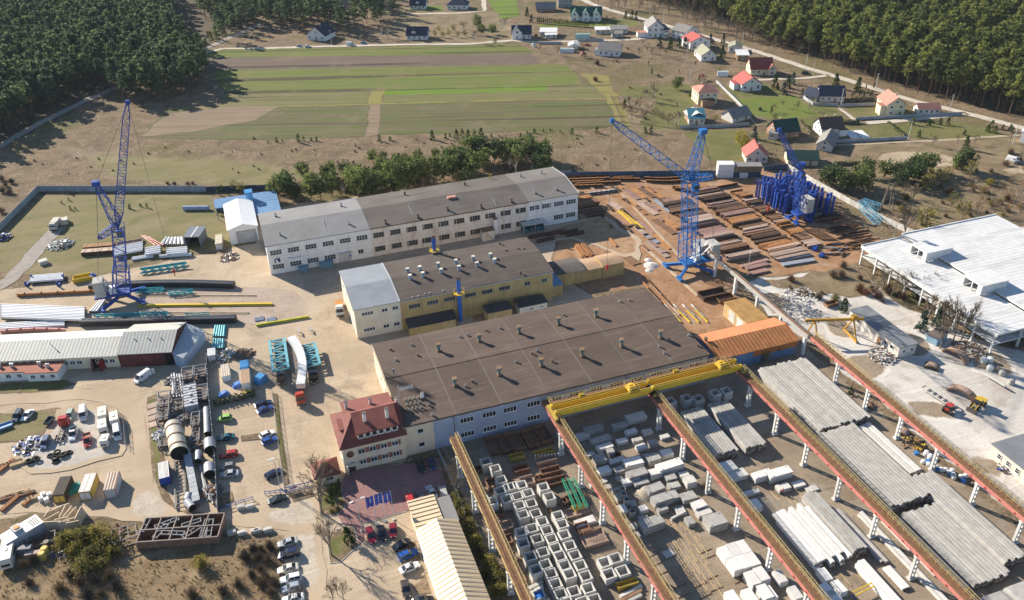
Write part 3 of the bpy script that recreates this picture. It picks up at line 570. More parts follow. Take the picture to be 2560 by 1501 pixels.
def vault(parent, x0, x1, y0, y1, z, rise, wall, roof):
    prof = [(y0,0),(y1,0)]+[(y1+(y0-y1)*i/8, z+rise*math.sin(math.pi*i/8)) for i in range(9)]
    w = MB(); w.extr(prof, x1-x0); w.xf(Matrix.Translation((x0,0,0))); part(parent, 'wall', w, wall)
    n = 8; r = MB()
    for i in range(n):
        ya, za = y1+(y0-y1)*i/n, z+rise*math.sin(math.pi*i/n); yb, zb = y1+(y0-y1)*(i+1)/n, z+rise*math.sin(math.pi*(i+1)/n)
        r.add([(x0-.1,ya,za+.04),(x1+.1,ya,za+.04),(x1+.1,yb,zb+.04),(x0-.1,yb,zb+.04),(x0-.1,ya,za+.16),(x1+.1,ya,za+.16),(x1+.1,yb,zb+.16),(x0-.1,yb,zb+.16)],[(0,3,2,1),(4,5,6,7),(0,1,5,4),(1,2,6,5),(2,3,7,6),(3,0,4,7)])
    part(parent, 'roof', r, roof)
vault(h, 86.6, 90.2, 214.5, 226, 3.6, .5, CRM, CB); vault(h, 90.2, 100, 219.2, 228.5, 4.4, .7, CRM, RG2); vault(h, 100.05, 106.2, 219.4, 227, 3.9, .4, CRM, TAN); vault(h, 106.25, 113.8, 219.1, 226.5, 4.5, .7, CRM, TAN)
# ---- big brown-roofed hall
X0, X1, Y0, Y1, ZE = 25.4, 108.6, 157.8, 194.8, 9.2
h = thing('brown_roof_hall', 'largest hall with flat brown felt roof, tall roof ventilators and blue clad front', 'hall', (X0,Y0,0))
BW = mat('blue_cladding',(.34,.40,.52),.55,.08,.3,stain=(.27,.33,.45),samt=.4,ssc=.8,streak=(1,1,.1),rnd=0)
part(h, 'wall', MB().box(32.7,Y0,0,X1,Y1,ZE), BW); part(h, 'wall', MB().box(X0,Y0+.02,0,32.69,Y1-.02,ZE-.01), mat('cream_render',(.70,.60,.46),.8,.08,rnd=0))
part(h, 'fascia', MB().box(32.7,Y0-.1,ZE-.9,X1+.1,Y0-.01,ZE-.02), mat('blue_fascia',(.42,.46,.56),.5,rnd=0))
Z2 = (176.6, 10.15)
def roofz(y): return ZE+.05+(Z2[1]-ZE)*(1-abs(y-Z2[0])/(Z2[0]-Y0 if y < Z2[0] else Y1-Z2[0]))
xs = [X0-.2,38.6,50.3,62.5,74.7,86.3,98,X1+.2]
RP = [mat('brown_felt_%d' % k, [c*f for c in (.106,.076,.06)], .9, .16, .12, stain=[c*f for c in (.155,.115,.092)], samt=.75, ssc=.9, streak=(.1,.9,1), rnd=0, bmp=.15) for k, f in enumerate((1.0,.94,1.05))]
for i in range(7):
    for s in (0, 1):
        ya, yb = ((Y0-.25,Z2[0]-.15),(Z2[0]+.15,Y1+.25))[s]; a, b_ = xs[i]+.12, xs[i+1]-.12
        za, zb = roofz(max(Y0,ya)), roofz(min(Y1,yb)); ym = (ya+yb)/2; zm = (za+zb)/2
        mb = MB(); mb.add([(a,ya,za-.1),(b_,ya,za-.1),(b_,yb,zb-.1),(a,yb,zb-.1),(a,ya,za+.2),(b_,ya,za+.2),(b_,yb,zb+.2),(a,yb,zb+.2)],[(0,3,2,1),(4,5,6,7),(0,1,5,4),(1,2,6,5),(2,3,7,6),(3,0,4,7)])
        part(h, 'roof_panel', mb, RP[(i+s)%3])
for x in xs[1:-1]:
    for s in (0, 1):
        ya, yb = ((Y0-.2,Z2[0]-.1),(Z2[0]+.1,Y1+.2))[s]; part(h, 'roof_seam', MB().bar((x,ya,roofz(max(Y0,ya))+.16),(x,yb,roofz(min(Y1,yb))+.16),.42,.2), SEAM)
part(h, 'ridge_gutter', MB().box(X0-.2,Z2[0]-.2,Z2[1]-.05,X1+.2,Z2[0]+.2,Z2[1]+.1), mat('dark_gutter',(.06,.05,.045),.8))
part(h, 'parapet', MB().box(X0-.35,Y0-.3,ZE,X0-.22,Y1+.3,ZE+.35), mat('trim_tan',(.5,.4,.3),.8))
part(h, 'verge_trim', MB().box(X1+.22,Y0-.3,ZE-.1,X1+.34,Y1+.3,ZE+.3), RUSTC); part(h, 'gutter', MB().box(X0,Y0-.42,ZE-.1,X1,Y0-.27,ZE+.1), GRIM)
tops = [onY(21,x,y,Y0) for x, y in ((2073,1162),(2295,1108),(2500,1060))]+[onY(22,x,y,Y0) for x, y in ((210,1000),(425,940),(627,900),(830,850),(1033,800),(1230,745),(1425,703),(1615,657),(1803,610))]
for p in tops:
    window(h, 3.4, 1.5, 4, p.x, Y0-.03, 6.9); window(h, 3.4, 1.5, 4, p.x, Y0-.03, 2.4)
for x in (37.9,63,84.5,106.5): part(h, 'downpipe', MB().box(x-.07,Y0-.2,0,x+.07,Y0-.11,ZE-.1), GRIM)
for z in (6.9,2.6): window(h, 1.5, 1.3, 1, 29.4, Y0-.01, z)
for i in range(5): window(h, .9, 1.6, 1, X0-.02, 163+i*5.6, 4.5, 'L')
for rc, x, y in ((21,1800,510),(21,2200,415),(21,1960,850),(21,2395,745),(22,70,335),(22,458,250),(22,825,170),(22,290,655),(22,690,560),(22,1078,465),(22,1460,380)):
    p = q(rc,x,y,9.8); vent(h, (p.x,p.y,roofz(p.y)+.15), 2.5, .42, (TEALV, RUSTC), 1.75, 'roof_ventilator')
for rc, l in ((21,((1320,490),(1375,600),(1530,445),(1590,555),(2005,365),(2080,350),(2265,305),(2400,280),(2060,855),(2125,810),(1735,1130),(1700,1035))),(22,((195,545),(245,520),(40,625),(395,615),(505,150),(1740,355),(1825,450),(1450,465),(1500,525),(1545,400),(1060,20),(1150,5)))):
    for k, (x, y) in enumerate(l): p = q(rc,x,y,9.8); vent(h, (p.x,p.y,roofz(p.y)+.15), .75, .26, ((ZINC if k%3 else RUSTC), GRIM), 1.35)
for i in range(4):
    for j in range(3): p = q(21,1470+i*42-j*-14,1000-i*8+j*45,9.6); vent(h, (p.x,p.y,roofz(p.y)+.15), .9, .24, (VC, GRIM), 1.2)
p = q(21,1640,975,9.6); vent(h, (p.x,p.y,roofz(p.y)+.15), 1.8, .4, (WW, GRIM), 1.1)
an = MB(); p = q(21,1415,1000,9.5); p.z = roofz(p.y)+.1
an.tube(p, p+Vector((0,0,4.5)), .05, 6); 
for k in range(9): an.bar(p+Vector((.3+k*.4,-.9,3.4)), p+Vector((.3+k*.4,.9,3.4)), .05)
an.bar(p+Vector((0,0,3.4)), p+Vector((3.6,0,3.4)), .07).bar(p+Vector((0,-.5,4.4)), p+Vector((0,.5,4.4)), .05).bar(p+Vector((1.5,0,0)), p+Vector((1.5,0,3.4)), .05)
part(h, 'aerial', an, ZINC)
# ---- red-roofed office
h = thing('office_building', 'cream office building with red tiled hip roof, long dormer and chimneys', 'office', (9.8,157,0))
RT = mat('red_tiles',(.20,.062,.05),.75,.16,.5,stain=(.16,.045,.038),samt=.4,rnd=.05,bmp=.3); CW = mat('cream_wall',(.72,.64,.48),.85,.06,rnd=0)
ox0,ox1,oy0,oy1,oz,ozr = 10.2,25.3,157.2,170.2,7.6,12.2
part(h, 'wall', MB().box(ox0,oy0,0,ox1,oy1,oz), CW)
def hip(x0,y0,x1,y1,ze,zr,ov=.6,rl=None,rr=None,th=.2):
    x0-=ov; x1+=ov; y0-=ov; y1+=ov; ym=(y0+y1)/2; rl = x0+(y1-y0)/2*.8 if rl is None else rl; rr = x1-(y1-y0)/2*.8 if rr is None else rr
    fs = []
    for pl in ([(x0,y0,ze),(x1,y0,ze),(rr,ym,zr),(rl,ym,zr)],[(x1,y1,ze),(x0,y1,ze),(rl,ym,zr),(rr,ym,zr)],[(x0,y1,ze),(x0,y0,ze),(rl,ym,zr)],[(x1,y0,ze),(x1,y1,ze),(rr,ym,zr)]): fs.append(pl)
    mb = MB()
    for pl in fs:
        n = len(pl); mb.add([(a,b,c) for a,b,c in pl]+[(a,b,c+th) for a,b,c in pl], [tuple(range(n))[::-1],tuple(range(n,2*n))]+[(i,(i+1)%n,n+(i+1)%n,n+i) for i in range(n)])
    return mb
part(h, 'roof', hip(ox0,oy0,ox1,oy1,oz+.02,ozr,.6,14.6,ox1+.4), RT)
part(h, 'rear_roof', MB().add([(12.6,166,10.4),(24.9,166,10.4),(24.9,173,8.7),(12.6,173,8.7),(12.6,166,10.7),(24.9,166,10.7),(24.9,173,9.0),(12.6,173,9.0)],[(0,3,2,1),(4,5,6,7),(0,1,5,4),(1,2,6,5),(2,3,7,6),(3,0,4,7)]), RT); part(h, 'rear_wall', MB().box(12.9,170.25,0,24.6,172.6,8.7), CW)
part(h, 'dormer_roof', MB().add([(14,157.6,10.2),(24.5,157.6,10.2),(24.5,163.7,12.15),(14,163.7,12.15),(14,157.6,10.45),(24.5,157.6,10.45),(24.5,163.7,12.4),(14,163.7,12.4)],[(0,3,2,1),(4,5,6,7),(0,1,5,4),(1,2,6,5),(2,3,7,6),(3,0,4,7)]), RT)
part(h, 'dormer_wall', MB().box(14.3,158.1,8,24.2,162,10.25), CW)
for i in range(6): window(h, 1.15, 1.2, 1, 15.2+i*1.62, 158.06, 9.4)
for i, z in enumerate((5.6,2.3)):
    part(h, 'spandrel_band', MB().box(13.8,157.1,z-.75,24.2,157.17,z+.75), mat('brick_panel',(.27,.12,.085),.8))
    for k in range(4): window(h, 1.5, 1.35, 2, 14.7+k*2.7, 157.08, z)
window(h, 1.2, 1.3, 1, 12.2, 157.17, 2.4); dr = part(h, 'door', MB().box(11.2,157.1,.02,12.8,157.18,2.3), mat('dark_door',(.05,.04,.04),.4)); part(h, 'porch', MB().box(10.6,156,2.6,13.3,157.15,2.75).box(10.7,156.1,0,10.9,156.3,2.6), CW)
cl = MB()
for k in range(8): cl.bar((12+.85*math.cos(k*math.pi/4),157.12,5.4+.85*math.sin(k*math.pi/4)),(12+.85*math.cos((k+1)*math.pi/4),157.12,5.4+.85*math.sin((k+1)*math.pi/4)),.3,.14)
cl.tube((12,157.17,5.4),(12,157.12,5.4),.7,8); part(h, 'round_window', cl, mat('emblem_brown',(.2,.09,.06),.6))
for i in range(4): window(h, 1.3, 1.3, 2, ox0-.02, 159.5+i*2.9, 5.6, 'L'); window(h, 1.3, 1.3, 2, ox0-.02, 159.5+i*2.9, 2.3, 'L')
part(h, 'side_dormer', MB().box(10.9,161.5,8.4,12.6,165.5,9.7).box(10.6,161.2,9.72,13.4,165.8,9.9), RT)
for rc, x, y, z in ((21,1070,1185,11.6),(21,1290,1140,11.8),(21,890,1070,10),(21,1130,1040,9.6),(21,1390,1030,10.5)):
    p = q(rc,x,y,z); ch = part(h, 'chimney', MB().box(p.x-.38,p.y-.32,z-1.5,p.x+.38,p.y+.32,z+2.2), mat('chimney_white',(.74,.7,.66),.8)); part(ch, 'chimney_cap', MB().box(p.x-.46,p.y-.4,z+2.21,p.x+.46,p.y+.4,z+2.34), GRIM, h)
h = thing('gatehouse', 'little gatehouse with red hip roof beside the bare trees', 'gatehouse', tuple(q(31,700,240)))
c0 = q(31,680,170,3); gx, gy = c0.x, c0.y
part(h, 'wall', MB().box(gx-2.6,gy-2.6,0,gx+2.6,gy+2.4,2.6), CW); mb = hip(gx-2.6,gy-2.6,gx+2.6,gy+2.4,2.62,4.6,.6,gx-.3,gx+.3); part(h, 'roof', mb, RT); window(h, 1.6, 1, 2, gx+.5, gy-2.62, 1.5); window(h, 1.4, 1, 2, gx-2.62, gy, 1.5, 'L')
# ---- cream seam-roofed shed at the bottom
h = thing('cream_roof_shed', 'long low shed with cream standing-seam roof beside the forecourt', 'shed', (25.5,130,0))
CR = mat('cream_sheet',(.72,.56,.36),.5,.07,.3,stain=(.6,.5,.36),samt=.4,rnd=0); CR2 = mat('tan_sheet',(.60,.44,.26),.5,.1,.3,rnd=0)
gable(h, 21.2, 60, 30.0, 128.6, 4.6, 6.6, CR, CW, ridge='y', ov=.3)
for i in range(56):
    y = 61+i*1.22
    for s, x0_, z0_ in ((0,20.9,4.6),(1,30.3,4.6)): part(h, 'seam', MB().bar((x0_,y,z0_+.2),(25.6,y,6.86),.05,.06), MATS['tan_sheet'] if 0 else mat('seam_tan',(.34,.25,.15),.5))
part(h, 'front_wall', MB().box(21.4,128.95,0,30.3,136.8,4.15), CW); part(h, 'front_roof', MB().box(21.1,129.0,4.42,27.3,138.1,4.75), CR); part(h, 'front_roof', MB().box(27.32,129.0,4.2,30.6,137.0,4.4), RG)
for i in range(7): part(h, 'seam', MB().box(21.1,129.9+i*1.25,4.76,27.2,129.97+i*1.25,4.86), MATS['seam_tan'])
part(h, 'gutter', MB().box(20.75,60,4.35,20.9,128.6,4.5), FRAME)
for i in range(6): window(h, 1.4, 1.2, 2, 21.18, 100+i*4.6, 2.3, 'L')
# ---- workshop on the left, turned
h = thing('workshop', 'long cream-roofed workshop with red doors and a taller grey-roofed end bay', 'workshop', (-42.5,223.7,0), math.radians(-16.2))
def lp(parent, name, mb, mats): return mb.build(name, mats, parent)
CRS = mat('pale_sheet',(.62,.60,.52),.5,.06,.3,rnd=0); GRS = mat('greige_sheet',(.47,.465,.42),.5,.07,.3,rnd=0)
for nm, x0, x1, y0, y1, ze, zr, rm, wm in (('wall',-64,0,0,13.2,4.0,6.0,CRS,CW),('wall',.02,15.4,-.3,14.6,4.6,7.0,GRS,mat('maroon_sheet',(.12,.035,.035),.6))):
    ym = (y0+y1)/2; w = MB(); w.extr([(y0,0),(y1,0),(y1,ze),(ym,zr),(y0,ze)], x1-x0); w.xf(Matrix.Translation((x0,0,0))); lp(h, nm, w, wm)
    for ya in (y0-.4, y1+.4):
        k = (zr-ze)/(ym-y0)*.4; mb = MB(); mb.add([(x0,ya,ze-k+.03),(x1,ya,ze-k+.03),(x1,ym,zr+.03),(x0,ym,zr+.03),(x0,ya,ze-k+.2),(x1,ya,ze-k+.2),(x1,ym,zr+.2),(x0,ym,zr+.2)],[(0,3,2,1),(4,5,6,7),(0,1,5,4),(1,2,6,5),(2,3,7,6),(3,0,4,7)]); lp(h, 'roof', mb, rm)
    for i in range(int((x1-x0)/1.0)):
        k = (zr-ze)/(ym-y0)*.4; lp(h, 'roof_rib', MB().bar((x0+.5+i,y0-.4,ze-k+.22),(x0+.5+i,ym,zr+.22),.04,.03), rm)
mb = MB()
A, B, C_, D = (15.6,14.2,4.7), (21.5,11.5,3.6), (18.9,-2.6,3.6), (15.5,-.9,4.2)
mb.add([A,B,C_,D]+[(a,b_,c-.2) for a,b_,c in (A,B,C_,D)], [(0,1,2,3),(7,6,5,4),(0,4,5,1),(1,5,6,2),(2,6,7,3),(3,7,4,0)]); lp(h, 'lean_roof', mb, mat('blue_grey_sheet',(.36,.40,.43),.5,.08,rnd=0))
mb = MB(); mb.prism([(15.7,13.9),(21.2,11.3),(18.7,-2.3),(15.6,-.7)], 0, 3.3); lp(h, 'lean_wall', mb, mat('bluish_wall',(.42,.50,.60),.6))
for i in range(9): window(h, 1.0, .9, 1, *(pm(h) @ Vector((-33+i*2.1-8, -.02, 3.0))), h.rotation_euler.z)
for i in range(7): window(h, 1.4, 1.3, 2, *(pm(h) @ Vector((-15+i*1.95+(3.3 if i > 3 else 0)-2, -.02, 2.2))), h.rotation_euler.z)
MAR = mat('red_door',(.26,.03,.03),.5)
for x, a in ((-7.9,-70),(-4.5,-110)): d = MB(); d.box(0,-.06,.05,2.2,.06,3.2); d.xf(Matrix.Translation((x+.2*(a<-90),-.1,0)) @ Matrix.Rotation(math.radians(a),4,'Z')); lp(h, 'door', d, MAR)
lp(h, 'doorway', MB().box(-7.7,-.03,.02,-4.6,-.005,3.2), mat('soot_shade',(.01,.01,.01),.9))  # flat black sheet: the unlit interior behind the open doors is put into colour
for i in range(4): lp(h, 'sliding_door', MB().box(.6+i*3.1,-.42,.05,3.5+i*3.1,-.32,4.0), MATS['maroon_sheet'])
lp(h, 'doorway', MB().box(13.0,-.34,.02,15.2,-.31,4.0), MATS['soot_shade'])  # shade inside the open end bay, painted as a black sheet
for x in (-20,-38,3.6,7.5,11): p = MB(); p.tube((x,4.6,4.8),(x,4.6,6.6),.1,8).tube((x,4.6,6.6),(x,4.6,6.8),.2,8); lp(h, 'flue', p, ZINC)
h = thing('workshop_annex', 'low white annex with flat red-brown roof in front of the workshop', 'annex', (-58.6,222.9,0), math.radians(-16.2))
lp(h, 'wall', MB().box(-8.6,0,0,0,5.0,2.9).box(-22,.9,0,-8.61,5.0,2.9), WW); lp(h, 'roof', MB().box(-8.9,-.3,2.92,.3,5.3,3.15).box(-22,.6,2.92,-8.91,5.3,3.15), mat('redbrown_felt',(.33,.125,.085),.85,.12,rnd=0))
for x in (-6.9,-4.3,-1.5): window(h, 1.1, 1.0, 2, *(pm(h) @ Vector((x,-.02,1.7))), h.rotation_euler.z)
for x in (-11,-14,-17): window(h, 1.2, 1.1, 2, *(pm(h) @ Vector((x,.88,1.7))), h.rotation_euler.z)
for x, y in ((-6,3.4),(-3.2,2.2),(-13.5,3.2),(-17,3.4)): mb = MB(); mb.box(x-.35,y-.3,3.15,x+.35,y+.3,3.6).tube((x-.25,y,3.6),(x-.25,y,4.4),.28,10).tube((x+.25,y+.1,3.6),(x+.25,y+.1,4.3),.24,10); lp(h, 'roof_fan', mb, ZINC)
# ---- orange and ochre sheds
h = thing('orange_shed', 'orange ribbed-roof shed with blue walls behind the yellow gantry crane', 'shed', (126,160.4,0))
OR1 = mat('orange_sheet',(.60,.21,.09),.55,.1,.3,stain=(.5,.15,.05),rnd=0); OR2 = mat('rust_orange_sheet',(.42,.155,.05),.6,.2,.3,stain=(.27,.09,.03),rnd=0)
BWL = mat('blue_wall',(.10,.22,.40),.6,.2,.4,stain=(.3,.17,.09),samt=.6,rnd=0)
gable(h, 113.4, 160.4, 139.4, 172.4, 4.6, 6.2, OR2, BWL, ridge='x', ov=.3)
for i in range(22):
    x = 113.6+i*1.18; part(h, 'roof_rib', MB().bar((x,160.1,4.75),(x,166.4,6.46),.07,.1), mat('rib_tan',(.6,.38,.2),.6)); part(h, 'roof_rib', MB().bar((x,172.7,4.75),(x,166.4,6.46),.07,.1), MATS['rib_tan'])
part(h, 'upper_panel', MB().add([(113.1,166.42,6.46),(139.7,166.42,6.46),(139.7,172.7,4.78),(113.1,172.7,4.78)],[(0,1,2,3)]), OR1)
part(h, 'rust_band', MB().box(125,160.32,2.6,139.4,160.39,4.5), OR2)
vent(h, q(22,1905,420,5.8), 1.7, .4, (RUSTC, GRIM), 1.3)
h = thing('ochre_shed', 'flat ochre-roofed shed with pale side doors behind the orange shed', 'shed', (134.5,179.5,0))
part(h, 'wall', MB().box(131.2,173.3,0,138.2,185.6,4.4), mat('ochre_wall',(.52,.36,.17),.8,.15,rnd=0)); part(h, 'roof', MB().box(131,173.1,4.42,138.5,185.8,4.6), mat('ochre_roof',(.38,.22,.075),.8,.2,rnd=0))
for y in (175,179.5): part(h, 'door', MB().box(131.12,y,.3,131.19,y+3.2,3.7), mat('pale_door',(.62,.6,.55),.6))
# ---- unfinished white concrete building
h = thing('concrete_frame_building', 'unfinished white concrete frame building with flat slab roofs and open floors', 'building', (192,160,0))
WC = mat('white_concrete',(.63,.63,.625),.85,.08,.4,stain=(.40,.395,.385),samt=.7,ssc=.2,streak=(.25,1,1),rnd=0)
part(h, 'roof_slab', MB().box(189.6,140,6.6,206,196.4,7.1), WC); part(h, 'roof_slab', MB().box(206.02,140,7.5,246,197,8.1), WC); part(h, 'floor_slab', MB().box(190,140.4,3.2,246,196,3.55), WC)
part(h, 'edge_beam', MB().box(189.4,139.8,6.2,189.7,196.6,7.25), WC); part(h, 'edge_beam', MB().box(206,196.7,7.3,246,197.1,8.4), WC); part(h, 'edge_beam', MB().box(189.5,196.41,6.3,206,196.7,7.4), WC)
for i in range(9):
    for x in (190.2,200,212,224,236):
        y = 141+i*6.9; part(h, 'column', MB().box(x-.25,y-.25,0,x+.25,y+.25,6.59 if x < 206 else 7.49), WC)
for i in range(1, 38): part(h, 'slab_joint', MB().box(189.8,140+i*1.5,7.1,205.9,140.05+i*1.5,7.125).box(206.1,140+i*1.5,8.1,245.9,140.05+i*1.5,8.125), mat('joint_grey2',(.54,.54,.54),.9))
for a, b_, c in (((13,1415,925),(13,1660,875),(13,1815,965)),((13,1935,1235),(13,2185,1180),(13,2365,1285))):
    p0, p1, p2 = q(*a, 10.4), q(*b_, 10.4), q(*c, 10.4); x0, x1, y1, y0 = p0.x, p1.x, p0.y, p2.y
    part(h, 'penthouse_roof', MB().box(x0-.2,y0-.2,10.1,x1+.3,y1+.2,10.5), WC); part(h, 'penthouse_wall', MB().box(x0,y0,7.3,x1,y0+.3,10.09).box(x1-.3,y0+.31,7.3,x1,y1,10.09).box(x0,y1-.3,7.3,x1-.31,y1,10.09).box(x0,(y0+y1)/2,7.3,x0+.3,(y0+y1)/2+.3,10.09).box(x0+.01,y0+.31,7.3,x0+.29,y0+1.6,10.09), WC)
# ---- derelict grey-roofed block, small block at the right
h = thing('derelict_block', 'derelict white block with grey flat roof and peeling walls beside rubble', 'building', (168,158,0))
mb = MB(); PW = mat('peeling_wall',(.66,.61,.55),.9,.12,.5,stain=(.40,.30,.22),samt=.7,ssc=.9,rnd=0)
part(h, 'wall', MB().box(164.4,148.2,0,170.4,169.3,3.6), PW); part(h, 'roof', MB().box(164.1,147.9,3.62,170.7,169.6,3.9), mat('slate_felt',(.19,.20,.215),.9,.15,.3,rnd=0))
for y in (151,153.6,165.2): window(h, 1.3, 1.1, 1, 164.38, y, 2.2, 'L')
for x in (166.2,168.9): window(h, .8, .8, 1, x, 148.18, 2.1)
part(h, 'door', MB().box(164.32,155.4,.02,164.39,156.8,2.3), RUSTC)
h = thing('grey_roof_house', 'pale rendered block with dark grey roof at the dusty yard edge', 'building', (158,102,0))
part(h, 'wall', MB().box(156.9,93,0,166,107.8,3.7), mat('beige_render',(.66,.6,.5),.9,.08,rnd=0)); part(h, 'roof', MB().box(156.6,92.7,3.72,166.4,108.2,4.0), MATS['slate_felt'])
for i in range(4): window(h, 1.1, 1.3, 1, 156.88, 97.5+i*2.6, 2.1, 'L', rows=2)
# ================================================================ crane runways
PINK = mat('faded_red',(.50,.19,.155),.7,.15,.8,stain=(.42,.12,.09),rnd=0); RUSTB = mat('rust_brown',(.20,.105,.055),.85,.3,1.2,rnd=.1)
STRAW = mat('faded_yellow',(.47,.35,.155),.7,.15,.8,rnd=0); COLW = mat('white_column',(.62,.61,.59),.8,.1,.7,stain=(.5,.42,.34),samt=.4)
RZ0, RZ1 = 6.7, 7.8
cm = MB()
for s in (-1,1): cm.box(s*.42-.17,-.28,0,s*.42+.17,.28,RZ0-.02)
for k in range(5): z = .5+k*1.25; cm.box(-.25,-.24,z,.25,.24,z+.32)
cm.box(-.75,-.4,RZ0-.35,.75,.4,RZ0-.015); cm.box(-.8,-.55,0,.8,.55,.35)
COLM = cm.mesh('column', [COLW])
def runway(x, y0, y1, label, red=True, ys=None, rail_side=1):
    t = thing('crane_runway', label, 'crane runway', (x,y0,0))
    g = MB(); g.box(x-.5,y1,RZ0,x+.5,y0,RZ0+.14).box(x-.1,y1,RZ0+.14,x+.1,y0,RZ1-.14).box(x-.5,y1,RZ1-.14,x+.5,y0,RZ1)
    part(t, 'girder', g, PINK if red else STRAW); part(t, 'top_plate', MB().box(x-.5,y1,RZ1+.001,x+.5,y0,RZ1+.012), RUSTB)
    pl = MB(); n = int((y0-y1)/4); pl.box(x-.46,y1+.1,RZ0+.16,x-.42,y0-.1,RZ1-.16)
    part(t, 'girder_plate', pl, PINK if red else STRAW)
    for i in range(n): y = y0-2-i*4; part(t, 'stiffener', MB().box(x-.62,y-.14,RZ0+.25,x-.47,y+.14,RZ0+.55), RED if red else RUSTB)
    part(t, 'rail', MB().box(x-.08,y1,RZ1+.004,x+.08,y0,RZ1+.16), RUSTB)
    s = rail_side; part(t, 'walkway', MB().box(min(x+s*.52,x+s*1.55),y1,RZ1-.12,max(x+s*.52,x+s*1.55),y0,RZ1-.04), RUSTB)
    rl = MB()
    for xx in (x+s*1.5, x+s*.9):
        for z in (.55,1.1): rl.box(xx-.045,y1,RZ1+z,xx+.045,y0,RZ1+z+.08)
    m = int((y0-y1)/1.5)
    for i in range(m+1):
        y = y1+(y0-y1)*i/m
        for xx in (x+s*1.5, x+s*.9): rl.box(xx-.05,y-.05,RZ1-.1,xx+.05,y+.05,RZ1+1.1)
    part(t, 'railing', rl, STRAW)
    for y in ys: o = place('column', COLM, t); o.location = (0, y-y0, 0)
    return t
YS = [145-12*k for k in range(8)]
runway(61.1, 157, 58, 'red crane runway carrying the office end of the yellow bridge crane', ys=YS)
runway(87.7, 151, 58, 'red crane runway shared by both yellow bridge cranes', ys=YS)
runway(113.8, 151, 50, 'red crane runway beside the widest concrete beam stack with yellow walkway rail', ys=YS)
runway(141.0, 157, 50, 'red crane runway along the dusty yard with yellow walkway rail', ys=[145,133,121,109,97,85,73,61])
runway(35.6, 152, 58, 'straw-yellow crane runway between the cream shed and concrete box rows', red=False, ys=[146,134,122,110,98,86,74])
# continuing concrete runway beam above the red one
t = thing('concrete_runway', 'bare concrete runway beam on white columns leading from the rust yard', 'crane runway', (141,158,0))
part(t, 'beam', MB().box(140.4,158,6.2,141.6,218,7.4), CONC); part(t, 'rail_bed', MB().box(140.7,158,7.4,141.3,218,7.6), RUSTB); part(t, 'end_block', MB().box(139,214,5.2,143,219,7.9), CONC)
for y in (159.5,171,183,195,207,216): part(t, 'column', MB().box(140.6,y-.4,0,141.4,y+.4,6.19), COLW)
# ================================================================ yellow bridge cranes
def bridge(xa, xb, y, label):
    t = thing('bridge_crane', label, 'crane', ((xa+xb)/2,y,0)); z = RZ1+.75
    for i, dy in enumerate((-1.35,1.35)):
        g = MB(); g.add([(xa,y+dy-.4,z+.5),(xa+2,y+dy-.4,z-.15),(xb-2,y+dy-.4,z-.15),(xb,y+dy-.4,z+.5),(xb,y+dy-.4,z+1.35),(xa,y+dy-.4,z+1.35)]+[(a,y+dy+.4,b_) for a,b_ in ((xa,z+.5),(xa+2,z-.15),(xb-2,z-.15),(xb,z+.5),(xb,z+1.35),(xa,z+1.35))],
              [(0,1,2,3,4,5),(11,10,9,8,7,6)]+[(k,(k+1)%6,6+(k+1)%6,6+k) for k in range(6)]); part(t, 'girder', g, YEL)
        part(t, 'trolley_rail', MB().box(xa+.5,y+dy-.06,z+1.352,xb-.5,y+dy+.06,z+1.48), RUSTB)
        part(t, 'lower_flange', MB().box(xa+1.5,y+dy-.55,z-.24,xb-1.5,y+dy+.55,z-.16), mat('dull_yellow',(.42,.30,.06),.6))
    for x in (xa, xb): part(t, 'end_carriage', MB().box(x-.38,y-3,RZ1+.25,x+.38,y+3,RZ1+.95).tube((x-.2,y-2.4,RZ1+.42),(x+.2,y-2.4,RZ1+.42),.27,12).tube((x-.2,y+2.4,RZ1+.42),(x+.2,y+2.4,RZ1+.42),.27,12), mat('dull_yellow',(.42,.30,.06)))
    part(t, 'walkway', MB().box(xa+.5,y+1.8,z+1.0,xb-.5,y+2.9,z+1.06), RUSTB)
    rl = MB(); n = int((xb-xa)/1.6)
    for k in range(n+1): x = xa+.5+(xb-xa-1)*k/n; rl.box(x-.035,y+2.85,z+1.06,x+.035,y+2.92,z+2.1)
    for zz in (1.6,2.1): rl.box(xa+.5,y+2.85,z+zz,xb-.5,y+2.92,z+zz+.07)
    part(t, 'railing', rl, STRAW)
    xt = xb-5.2
    tr = MB(); tr.box(xt-1.3,y-1.6,z+1.5,xt+1.3,y+1.6,z+1.8).tube((xt-.9,y-.6,z+2.2),(xt+.9,y-.6,z+2.2),.45,12).box(xt-.5,y+.3,z+1.8,xt+.5,y+1.2,z+2.5).box(xt-1.2,y-1.5,z+1.8,xt-.7,y-.9,z+2.3)
    part(t, 'trolley', tr, YEL)
    rr = MB()
    for a, b_ in (((-1.4,-1.7),(1.4,-1.7)),((1.4,-1.7),(1.4,1.7)),((1.4,1.7),(-1.4,1.7)),((-1.4,1.7),(-1.4,-1.7))):
        rr.bar((xt+a[0],y+a[1],z+2.7),(xt+b_[0],y+b_[1],z+2.7),.07).bar((xt+a[0],y+a[1],z+1.7),(xt+a[0],y+a[1],z+2.7),.07)
    part(t, 'trolley_railing', rr, STRAW)
    part(t, 'drive_motor', MB().box(xa+8,y+1.9,z+1.07,xa+9.4,y+2.5,z+1.7), YEL); part(t, 'hook_block', MB().box(xt-.3,y-.2,z-1.7,xt+.3,y+.2,z-.9).bar((xt-.15,y,z-.9),(xt-.15,y,z+1.5),.05).bar((xt+.15,y,z-.9),(xt+.15,y,z+1.5),.05), GRIM)
ya = (q(22,420,1075,9.2).y+q(22,1290,880,9.2).y)/2
bridge(61.1, 87.7, ya, 'yellow double-girder bridge crane between the first pair of red runways, nearer the office')
